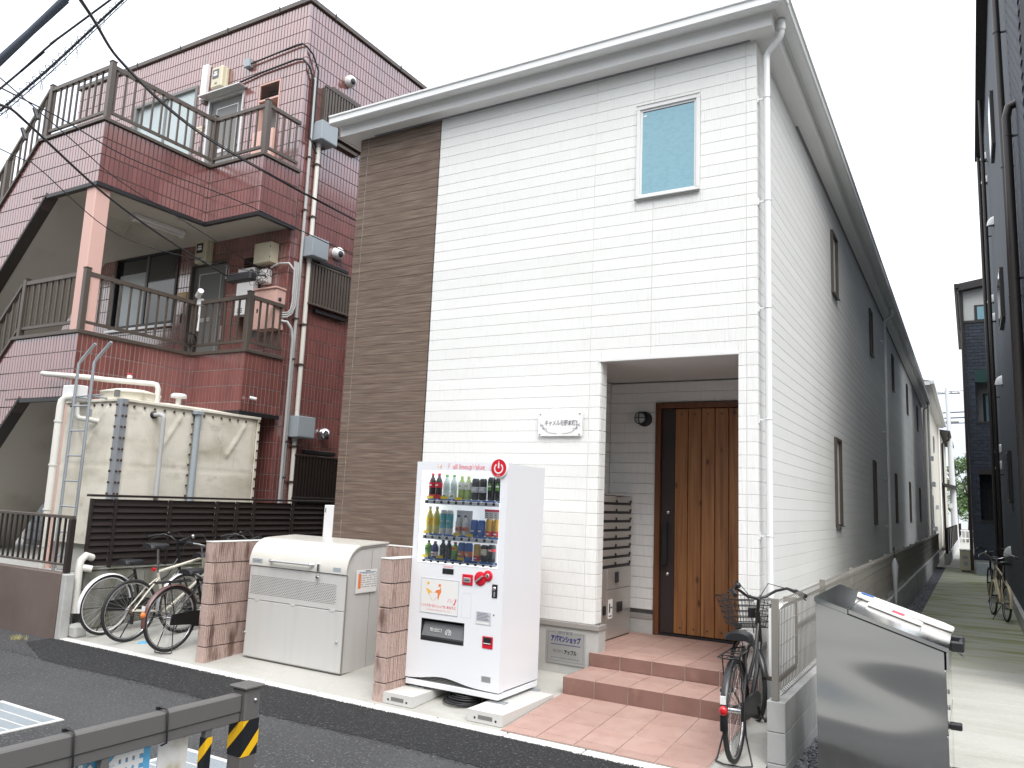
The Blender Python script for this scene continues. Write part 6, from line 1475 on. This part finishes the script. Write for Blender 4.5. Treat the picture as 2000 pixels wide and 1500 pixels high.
# ================================================================== RIGHT DARK BUILDING
K = thing('dark_apartment_building', 'tall dark grey building with black pipes along the right edge', 'building', (5, 8, -.1))
xw = 2.25; ye = 18.3; zt_ = 11.9
MB().box(xw, 9, 4.6, ye, .12, zt_).build('wall', m_darkwall, K)
MB().box(xw-.0, 9, -2.0, 4.58, .12, zt_).build('tile_backing', m_rgrout, K) if False else MB().box(xw, 9, 2.6, 4.58, .12, zt_).build('tile_backing', m_ink, K)
b = MB(); r = 0; z = .5
while z < 11.6:
    y = 2.7-(.10 if r % 2 else 0)
    while y < 4.5:
        tfr(b, (xw, y+.003, z+.003), (0, 1, 0), (0, 0, 1), (-1, 0, 0), .199, .066, .018, .004); y += .205
    z += .0745; r += 1
b.build('brick_tile', m_darkbrick, K, kind='stuff')
MB().box(xw-.06, 9, 2.6, ye, -.2, .115).build('plinth', m_conc, K)
b = MB(); b.box(xw-.14, xw+.3, 2.4, ye+.15, zt_+.001, zt_+.16).box(xw-.20, xw-.142, 2.4, ye+.15, zt_+.02, zt_+.14); b.build('eaves', m_roofd, K); MB().box(xw+.3, 9, 2.4, ye+.15, zt_+.03, zt_+.15).build('roof', m_roofd, K)
for pts, r_ in (([(2.14, 5.45, 11.8), (2.14, 5.0, 7.7), (2.14, 4.62, 5.2), (2.14, 4.62, .1)], .045), ([(2.25, 3.8, 6.62), (2.16, 3.8, 6.58), (2.13, 3.8, 6.45), (2.13, 3.75, 4.7), (2.13, 3.68, .1)], .05), ([(2.14, ye-.2, 12.0), (2.14, ye-.2, .0)], .05), ([(2.14, 14.3, 11.8), (2.14, 14.3, -.1)], .045)):
    o = MB().tube(pts, r_, 12).build('downpipe', m_darkbrown, K)
    for z in (10.2, 8.3, 6.2, 4.4, 2.6):
        if z < pts[0][2]:
            yv = pts[1][1]
            for p0, p1 in zip(pts, pts[1:]):
                if p1[2] <= z <= p0[2]: yv = p0[1]+(p1[1]-p0[1])*(p0[2]-z)/(p0[2]-p1[2])
            MB().torus((2.14, yv, z), (0, 0, 1), r_+.003, .006, 14, 4).box(2.14, xw, yv-.008, yv+.008, z-.012, z+.012).build('pipe_clip', m_darkbrown, o)
lb = ['highest white vent hood on the dark wall under the eaves', 'second white vent hood from the top beside the black downpipe', 'white vent hood alone below the tall narrow top window', 'white vent hood beside the pale tiled gable', 'white vent hood just under its twin beside the pale gable', 'white vent hood level with the green balcony screen', 'large white vent hood above the lower dark window', 'white vent hood close beneath the one above the lower window', 'lowest white vent hood above the parked beige bicycle']
for (y, z), l_ in zip(((15.3, 10.75), (15.45, 10.18), (12.6, 8.1), (15.2, 6.98), (14.7, 6.40), (12.5, 4.52), (15.0, 3.26), (15.2, 2.88), (12.4, .95)), lb):
    t_ = thing('vent_hood', l_, 'vent hood', (xw, y, z), 'white vent hoods on the dark wall'); b = MB(); n_ = 8; vs_ = []
    for i in range(n_+1):
        a = math.pi/2*i/n_
        for j in range(9):
            q = math.pi*j/8; vs_.append((xw-.001-.14*math.sin(a)*math.sin(q)-.0, y+.085*math.cos(q)*(.35+.65*math.sin(a)), z-.10+.20*math.cos(a) if i else z+.10))
    b.add(vs_, [(i*9+j, i*9+j+1, (i+1)*9+j+1, (i+1)*9+j) for i in range(n_) for j in range(8)], True); b.build('hood', m_white, t_); MB().box(xw-.012, xw-.002, y-.085, y+.085, z-.12, z-.09).build('flange', m_black, t_)
for y0, y1, z0, z1 in ((9.9, 10.9, 8.75, 9.85), (9.6, 10.8, 5.25, 6.2), (10.1, 11.0, 1.9, 2.85)):
    w_ = MB().cbox(xw-.06, xw-.001, y0, y1, z0, z1, .006).build('window', m_darkbrown, K); MB().box(xw-.068, xw-.0605, y0+.06, y1-.06, z0+.06, z1-.06).build('pane', m_darkglass, w_)
# ---- further dark building facing us
K2 = thing('dark_brick_building', 'dark brick building with a pale gable at the end of the passage', 'building', (3.5, 24, -.1))
fy = 21.7; fx = 1.60
hl = [(1.83, 2.6, 4.62, 6.30), (1.83, 2.6, 1.55, 3.12)]
b = MB()
for r in rects_minus(fx, 6, .33, 7.82, hl): b.box(r[0], r[1], fy, fy+.8, r[2], r[3])
b.box(fx, 6, fy+.8, 32, .33, 7.82); b.build('wall', m_darkbrick, K2)
b = MB(); z = .36; r = 0
while z < 7.78:
    x = fx+.003-(.12 if r % 2 else 0)
    while x < 2.35:
        xa = max(x, fx+.003); ok = not any(h[0]-.05 < x+.1 < h[1] and h[2]-.05 < z+.05 < h[3] for h in hl)
        if ok: b.cbox(xa, x+.232, fy-.012, fy, z+.004, z+.10, .004)
        x += .24
    z += .108; r += 1
b.build('brick_course', m_darkbrick, K2, kind='stuff')
b = MB(); b.prism([(fx, 7.90), (6, 7.90), (6, 9.55), (fx, 8.88)], 'y', fy, 32); b.build('gable_wall', m_whitebrick, K2)
b = MB()
for i in range(15): b.box(fx+.005, 2.4, fy-.006, fy-.001, 7.93+.066*i, 7.985+.066*i) if 7.985+.066*i < 8.86 else None
b.build('pale_tile_course', m_whitebrick, K2, kind='stuff')
MB().box(fx-.03, 6, fy-.03, 32, 7.821, 7.899).build('string_course', m_roofd, K2)
b = MB(); b.prism([(fx-.12, 8.87), (6, 9.56), (6, 9.83), (fx-.12, 9.10)], 'y', fy-.25, 32.2); b.build('roof', m_roofd, K2); MB().box(fx-.24, fx-.121, fy-.3, 32.2, 8.95, 9.09).build('gutter', m_darkbrown, K2)
MB().tube([(fx-.10, fy-.1, 8.95), (fx-.05, fy-.05, 7.6), (fx-.06, fy-.05, .0)], .05, 10).tube([(fx-.16, fy+.3, 8.9), (fx-.12, fy+.3, 7.7), (fx-.06, fy+.3, 7.5), (fx-.06, fy+.3, 0)], .045, 8).build('downpipe', m_darkbrown, K2)
for (x0, x1, z0, z1) in ((1.90, 2.6, 7.90, 8.40),):
    w_ = MB().box(x0, x1, fy-.02, fy-.0005, z0, z1).build('window', m_roofd, K2); MB().box(x0+.08, x1, fy-.026, fy-.0205, z0+.02, z1-.06).build('pane', m_blueglass, w_)
for (x0, x1, z0, z1) in hl:
    MB().box(x0, x1, fy+.7, fy+.799, z0, z1).build('balcony_back', m_whitebrick if z0 > 4 else m_darkbrick, K2)
    w_ = MB().box(x0+.2, x1, fy+.62, fy+.699, z0+.02, z0+.98).build('window', m_roofd, K2); MB().box(x0+.28, x1, fy+.605, fy+.619, z0+.06, z0+.92).build('pane', m_blueglass if z0 > 4 else m_darkglass, w_)
    MB().box(x0, x1, fy-.01, fy+.01, z1-.42, z1).build('balcony_screen', M('green_screen', (.012, .05, .045), .3), K2) if z0 > 4 else MB().box(x0, x1, fy+.0, fy+.6, z1-.15, z1-.001).build('balcony_head', m_roofd, K2)
    MB().box(x0-.02, x1, fy-.03, fy+.05, z0-.06, z0).build('balcony_sill', m_roofd, K2)
MB().box(fx+.02, 6, fy+.01, 32, -.2, .325).build('foundation', m_conc, K2)
t = thing('air_conditioner', 'beige outdoor air conditioner unit beside the dark brick building', 'air conditioner', (1.38, 22.9, -.1))
MB().cbox(1.20, 1.52, 22.5, 23.3, -.06, .56, .02).build('case', m_cream, t); MB().cbox(1.19, 1.53, 22.48, 23.32, .561, .59, .01).build('top', m_white, t); MB().box(1.28, 1.42, 22.488, 22.499, .30, .40).box(1.30, 1.42, 22.488, 22.499, .1, .22).build('panel', m_greybox, t); MB().box(1.24, 1.3, 22.5, 23.3, -.11, -.061).box(1.42, 1.48, 22.5, 23.3, -.11, -.061).build('foot', m_greydoor, t)
MB().tube([(1.50, 22.6, .1), (1.57, 22.55, .15), (1.58, 22.55, .45)], .03, 8).build('refrigerant_pipe', m_wpipe, t)
t = thing('grey_meter_cover', 'grey box on the ground at the foot of the dark brick building', 'box', (1.8, 21.5, -.1)); MB().cbox(1.64, 1.98, 21.45, 21.66, -.115, .25, .01).build('case', m_greybox, t)
bicycle('beige folding bicycle with cream mudguards leaning by the dark wall', (2.02, 9.0, -.115), R_(100), m_bikebeige, m_bikebeige, None, rack=False, stand='side', seat_z=.95, step=False, R=.30, wb=1.0, reflector=False, lean=3)
bicycle('dark bicycle standing behind the beige one in the passage', (2.0, 12.3, -.115), R_(97), m_bikeblk, None, None, rack=False, stand='side', seat_z=.9, step=False, reflector=False)
# ================================================================== FAR LEFT SIDE HOUSES, POLE, TREES
C1 = thing('cream_house', 'cream rendered house just beyond the long white building', 'building', (-2.5, 38, 0))
MB().box(-5, 0.0, HL+.6, 46.0, -.2, 6.9).build('wall', m_creamwall, C1); MB().box(-5.3, .32, HL+.4, 46.4, 6.901, 7.05).build('eaves', m_trim_w, C1); MB().box(.33, .46, HL+.4, 46.4, 6.95, 7.08).build('gutter', m_gutter, C1)
rf = MB(); rf.add([(-5.3, HL+.4, 7.06), (.4, HL+.4, 7.06), (.4, 46.4, 7.06), (-5.3, 46.4, 7.06), (-2.5, 32, 8.2), (-2.5, 43, 8.2)], ((0, 1, 4), (1, 2, 5, 4), (2, 3, 5), (3, 0, 4, 5))); rf.build('roof', m_roofd, C1)
for y in (31.8, 44.8): MB().cyl((.09, y, 6.9), (.09, y, 0), .05, 8).build('downpipe', m_gutter, C1)
for y, z0, z1 in ((33.6, 4.7, 6.0), (38.5, 4.9, 5.7), (35, 1.1, 2.6)): w_ = MB().box(.001, .05, y, y+.7, z0, z1).build('window', m_greydoor, C1); MB().box(.0505, .056, y+.08, y+.62, z0+.08, z1-.08).build('pane', m_darkglass, w_)
for y, z in ((34.5, 4.3), (35.5, 3.15), (36.3, 3.15), (34.4, .9), (36.5, 1.05), (39.2, 2.1)): MB().box(.001, .14, y, y+.35, z-.1, z+.1).build('vent', m_greybox, C1)
C2 = thing('brown_roofed_house', 'older beige house with small dark tiled roofs behind the cream house', 'building', (-2, 52, 0))
MB().box(-5, .12, 47.0, 58, -.2, 6.6).build('wall', m_creamwall, C2); MB().prism([(-5, 7.6), (.65, 6.62), (.65, 6.75), (-5, 7.75)], 'y', 46.6, 58.5).build('roof', m_roofd, C2); MB().prism([(-1, 3.75), (.85, 3.35), (.85, 3.47), (-1, 3.9)], 'y', 46.3, 50).build('porch_roof', m_roofd, C2)
MB().tube([(.6, 46.7, 6.6), (.55, 46.7, 6.2), (.2, 46.8, 6.0), (.2, 46.8, 0)], .06, 8).build('downpipe', m_darkbrown, C2)
MB().box(.121, .16, 47.3, 48.3, .9, 3.1).build('door', m_darkbrown, C2)
t = thing('utility_pole', 'pale concrete utility pole rising above the far end of the passage', 'utility pole', (.6, 50, -.1))
MB().tube([(.66, 50, -.1), (.50, 50, 9.85)], .17, 12, True, [.21, .12]).build('shaft', m_pole, t)
b = MB(); b.box(-.25, 1.25, 49.95, 50.05, 9.45, 9.52).box(.2, 1.1, 49.93, 50.07, 7.6, 7.68); b.build('cross_arm', m_greydoor, t)
for x in (-.15, .25, .75, 1.15): MB().lathe((x, 50, 9.53), [(.03, 0), (.06, .05), (.04, .12), (.0001, .2)], 8).build('insulator', m_white, t)
MB().box(.38, .56, 49.8, 49.84, 2.2, 2.5).build('plate', m_white, t)
for z, r_, l_ in ((9.6, .02, 'highest wire crossing the far utility pole'), (8.25, .04, 'upper of the thick wires on the far utility pole'), (7.9, .04, 'middle thick wire on the far utility pole'), (7.55, .03, 'lowest thick wire on the far utility pole')):
    b = MB(); b.tube([(-30, 50+8, z+.8), (-14, 50+4, z+.1), (.55, 50, z), (14, 50-4, z+.05), (30, 50-8, z+.8)], r_, 5); b.build('overhead_wire', m_cablegrey, None, l_, None, 'cable', 'wires on the far pole')
def tree(x, y, h_, rad, label, n_=2600, seed=1, zc=None):
    t_ = thing('tree', label, 'tree', (x, y, -.1), 'trees beyond the passage'); rr = random.Random(seed)
    b = MB(); b.tube([(x, y, -.2), (x+.1, y, h_*.35), (x, y+.1, h_*.62)], .2, 8, True, [.22, .15, .07])
    for i in range(7):
        a = rr.random()*6.28; z0 = h_*rr.uniform(.3, .55); b.tube([(x, y, z0), (x+math.cos(a)*rad*.6, y+math.sin(a)*rad*.6, z0+h_*.25)], .05, 5, True, [.08, .02])
    b.build('trunk', m_bark, t_)
    cl = [(x+rr.uniform(-1, 1)*rad*.75, y+rr.uniform(-1, 1)*rad*.75, h_*rr.uniform(.38, .95), rad*rr.uniform(.22, .42)) for _ in range(20)]
    b = MB()
    for i in range(n_):
        cx, cy, cz, cr2 = rr.choice(cl); v = Vector((rr.gauss(0, 1), rr.gauss(0, 1), rr.gauss(0, .8))); v = v.normalized()*cr2*rr.uniform(.6, 1.05); p = Vector((cx, cy, cz))+v
        u_ = Vector((rr.gauss(0, 1), rr.gauss(0, 1), rr.gauss(0, .6))).normalized(); w2 = u_.orthogonal().normalized(); s_ = rr.uniform(.07, .14)
        b.add([p-u_*s_, p-w2*s_*.6, p+u_*s_, p+w2*s_*.6], ((0, 1, 2, 3),))
    b.build('crown', m_leaf, t_, kind='stuff')
tree(1.45, 60, 6.4, 1.5, 'leafy tree nearest the pole at the end of the passage', 3200, 1); tree(3.6, 64, 7.0, 2.2, 'broad tree behind the dark brick building at the passage end', 3000, 2); tree(.3, 75, 5.0, 2.0, 'low distant tree behind the utility pole', 2200, 4)
t = thing('white_railing', 'low white railing across the far end of the passage', 'fence', (1.5, 57, 0))
b = MB(); b.box(.85, 3.5, 57, 57.06, .72, .80).box(.85, 3.5, 57, 57.06, .2, .27); b.build('rail', m_white, t)
for i in range(12): MB().box(.9+.22*i, .94+.22*i, 57.01, 57.05, -.2, .719).build('baluster', m_white, t)

# ================================================================== OVERHEAD CABLES
camp = Vector((1.5792, -6.9311, 1.5639))
A = lambda d, s: tuple(camp+Vector(d)*s)
def cable(label, pts, r, mt=m_cable, sag=0, n_=14, grp='cables over the street'):
    P_ = []
    for (a, c2) in zip(pts, pts[1:]):
        a = Vector(a); c2 = Vector(c2)
        for i in range(n_): 
            q = i/n_; p = a.lerp(c2, q); p.z -= sag*4*q*(1-q); P_.append(tuple(p))
    P_.append(tuple(pts[-1])); b = MB(); b.tube(P_, r, 6); return b.build('overhead_cable', mt, None, label, None, 'cable', grp)

# ================================================================== HOUSES ACROSS THE STREET (unseen, added to darken reflections in the tiles and steel bin)
for i, (x0, x1, y1_, h_, mt, lb_) in enumerate(((-26, -15, -13.5, 9.2, m_brown_sid, 'unseen brown boarded house across the street'), (-13.5, -3.5, -14.5, 8.4, m_greybox, 'unseen grey house across the street with dark windows'), (-2, 8, -13.8, 9.0, m_greybox, 'unseen taller grey house across the street facing the porch'), (9.5, 20, -14.2, 8.2, m_blockgrey, 'unseen pale block house across the street at the right'))):
    t = thing('unseen_opposite_house', lb_, 'house', ((x0+x1)/2, y1_-4, -.16), 'unseen houses across the street')
    MB().box(x0, x1, y1_-8, y1_, -.2, h_).build('wall', mt, t); MB().convex([(x, y, h_+.001) for x in (x0-.4, x1+.4) for y in (y1_-8.4, y1_+.4)]+[(x, y1_-4, h_+1.6) for x in (x0-.4, x1+.4)], ((0, 1, 3, 2), (0, 1, 4), (2, 3, 5), (0, 2, 5, 4), (1, 3, 5, 4))).build('roof', m_roofd, t)
    for z in (.9, 3.7, 6.0):
        if z+1.3 > h_: continue
        for k in range(4):
            xa = x0+.9+(x1-x0-1.2)*k/4; w_ = MB().cbox(xa, xa+1.5, y1_+.001, y1_+.06, z, z+1.2, .01).build('window', m_greydoor, t); MB().box(xa+.06, xa+1.44, y1_+.0605, y1_+.07, z+.06, z+1.14).build('pane', m_darkglass, w_)
def ext(p, q, d):
    p = Vector(p); q = Vector(q); return tuple(q+(q-p).normalized()*d)
def wire(label, pts, r, mt=m_cable, sag=.03, e0=0, e1=0, grp='cables over the street'):
    pts = list(pts)
    if e0: pts = [ext(pts[1], pts[0], e0)]+pts
    if e1: pts = pts+[ext(pts[-2], pts[-1], e1)]
    P_ = curve_pts3(pts, 8); b = MB(); b.tube(P_, r, 6); return b.build('overhead_cable', mt, None, label, None, 'cable', grp)
def curve_pts3(pts, n=8):
    o = []; V3 = [Vector(p) for p in pts]
    for i in range(len(V3)-1):
        p0 = V3[max(i-1, 0)]; p1 = V3[i]; p2 = V3[i+1]; p3 = V3[min(i+2, len(V3)-1)]
        for k in range(n):
            q = k/n; o.append(tuple(.5*((2*p1)+(-p0+p2)*q+(2*p0-5*p1+4*p2-p3)*q*q+(-p0+3*p1-3*p2+p3)*q**3)))
    o.append(tuple(V3[-1])); return o
K1 = [(-4.211, -3.896, 5.24), (-5.348, -2.805, 5.563), (-6.45, -1.15, 5.87), (-7.0, .824, 6.045), (-7.0, 2.377, 6.002)]
wire('thick black cable running from the top left down behind the white eaves', K1, .013, e0=4, e1=8)
wire('thin black wire twisted along the thick cable to the white eaves', [(-4.291, -3.89, 5.30), (-5.40, -2.78, 5.61), (-6.46, -1.15, 5.90), (-6.98, .80, 6.055), (-7.0, 2.3, 6.02)], .006, e0=4, e1=8)
wire('black wire passing in front of the middle grey utility box', [(-5.987, -3.595, 5.117), (-7.036, -2.453, 5.562), (-7.55, -1.25, 5.68), (-7.3, .288, 5.62), (-7.2, 2.594, 5.496)], .008, e0=5, e1=6)
wire('heavy black drop cable ending at the black splice box', [(-5.644, -3.734, 4.80), (-5.996, -3.458, 4.964), (-6.451, -3.046, 5.08), (-7.30, -1.70, 5.00), (-7.657, -.538, 4.836), (-7.797, .6, 4.654)], .014, e0=5)
wire('thin wire crossing the tiled parapet to the cream cabinet', [(-6.685, -2.735, 5.318), (-7.294, -1.57, 5.242), (-7.642, -.19, 5.141), (-7.811, 1.2, 4.93)], .006, e0=5)
wire('lowest thin wire sagging to the wire tangle by the cream cabinet', [(-6.106, -3.353, 4.587), (-6.46, -2.934, 4.70), (-7.40, -1.42, 4.60), (-7.66, .061, 4.72), (-7.85, 1.25, 4.90)], .0055, e0=5)
wire('blue grey bundled cable across the top left corner of the sky', [(-5.101, -4.027, 4.871), (-4.888, -3.898, 5.167), (-4.65, -3.78, 5.471)], .032, m_cablegrey, e0=9, e1=9)
w1 = [(-6.073, -3.543, 4.876), (-5.848, -3.384, 5.205), (-5.636, -3.255, 5.492), (-5.135, -3.013, 6.099)]
wire('upper black strand of the ragged cable bundle in the sky', [(-6.184, -3.52, 5.132), (-6.02, -3.406, 5.367), (-5.767, -3.255, 5.706), (-5.348, -3.003, 6.172)], .011, e0=7, e1=7, grp='ragged cable bundle')
wire('middle black strand of the ragged cable bundle in the sky', w1, .013, e0=7, e1=7, grp='ragged cable bundle')
wire('lower thin strand of the ragged cable bundle in the sky', [(-6.17, -3.493, 4.87), (-5.804, -3.243, 5.397), (-5.201, -2.949, 6.144)], .005, m_cablegrey, e0=7, e1=7, grp='ragged cable bundle')
# spiral hanger round the bundle and loose loops
b = MB(); a = Vector(w1[0]); c2 = Vector(w1[-1]); d_ = (c2-a); u_ = d_.normalized().orthogonal().normalized(); v_ = d_.normalized().cross(u_); P_ = []
a = a-d_*1.0
for i in range(620):
    q = i/620*3; P_.append(tuple(a+d_*q+(u_*math.cos(i*.62)+v_*math.sin(i*.62))*.026))
b.tube(P_, .0032, 4); b.build('overhead_cable', m_cable, None, 'spiral hanger wound round the ragged cable bundle', None, 'cable', 'ragged cable bundle')
b = MB(); rr = random.Random(9)
for i in range(9):
    q = .1+.09*i; c0 = Vector(w1[0]).lerp(Vector(w1[-1]), q); r_ = rr.uniform(.05, .10)
    b.tube([tuple(c0+Vector((.10*math.cos(t_)*r_*8*.3, .02*math.sin(t_*2), -r_+r_*math.sin(t_)))) for t_ in [k*.5 for k in range(14)]], .003, 4)
b.build('wire_loops', m_cablegrey, None, 'thin wire loops hanging from the ragged cable bundle', None, 'cable')
t = thing('splice_box', 'black cable splice closure hanging before the second-floor balcony', 'splice box', (-7.55, .61, 4.63))
MB().cbox(-7.80, -7.28, .55, .68, 4.555, 4.685, .02).build('case', m_black, t); MB().box(-7.74, -7.70, .60, .64, 4.686, 4.72).box(-7.36, -7.32, .60, .64, 4.686, 4.72).build('hanger', m_ink, t)
b = MB(); rr = random.Random(4)
b.tube(curve_pts3([(-7.28, .61, 4.62), (-7.45, .95, 4.74), (-7.7, 1.2, 4.80), (-7.90, 1.36, 4.90)], 6), .014, 6)
for i in range(11):
    c0 = Vector((-7.80+rr.uniform(-.16, .22), 1.26+rr.uniform(-.08, .06), 4.86+rr.uniform(-.12, .08))); r_ = rr.uniform(.04, .10)
    b.tube([tuple(c0+Vector((r_*math.cos(q), .3*r_*math.sin(q*1.3), r_*math.sin(q)*rr.uniform(.7, 1.2)))) for q in [k*.6 for k in range(11)]], .004, 4)
b.build('wire_tangle', m_cable, None, 'tangle of thin black wires between the splice box and the cream cabinet', None, 'cable')
for i, (p_, lb_) in enumerate((((-5.90, -3.3, 5.02), 'upper small black connector dangling on a wire at the left edge'), ((-5.75, -3.45, 4.72), 'lower small black connector dangling on a wire at the left edge'))):
    t = thing('wire_connector', lb_, 'connector', p_); MB().tube([p_, (p_[0]+.05, p_[1]+.02, p_[2]-.11)], .018, 6).build('body', m_black, t)
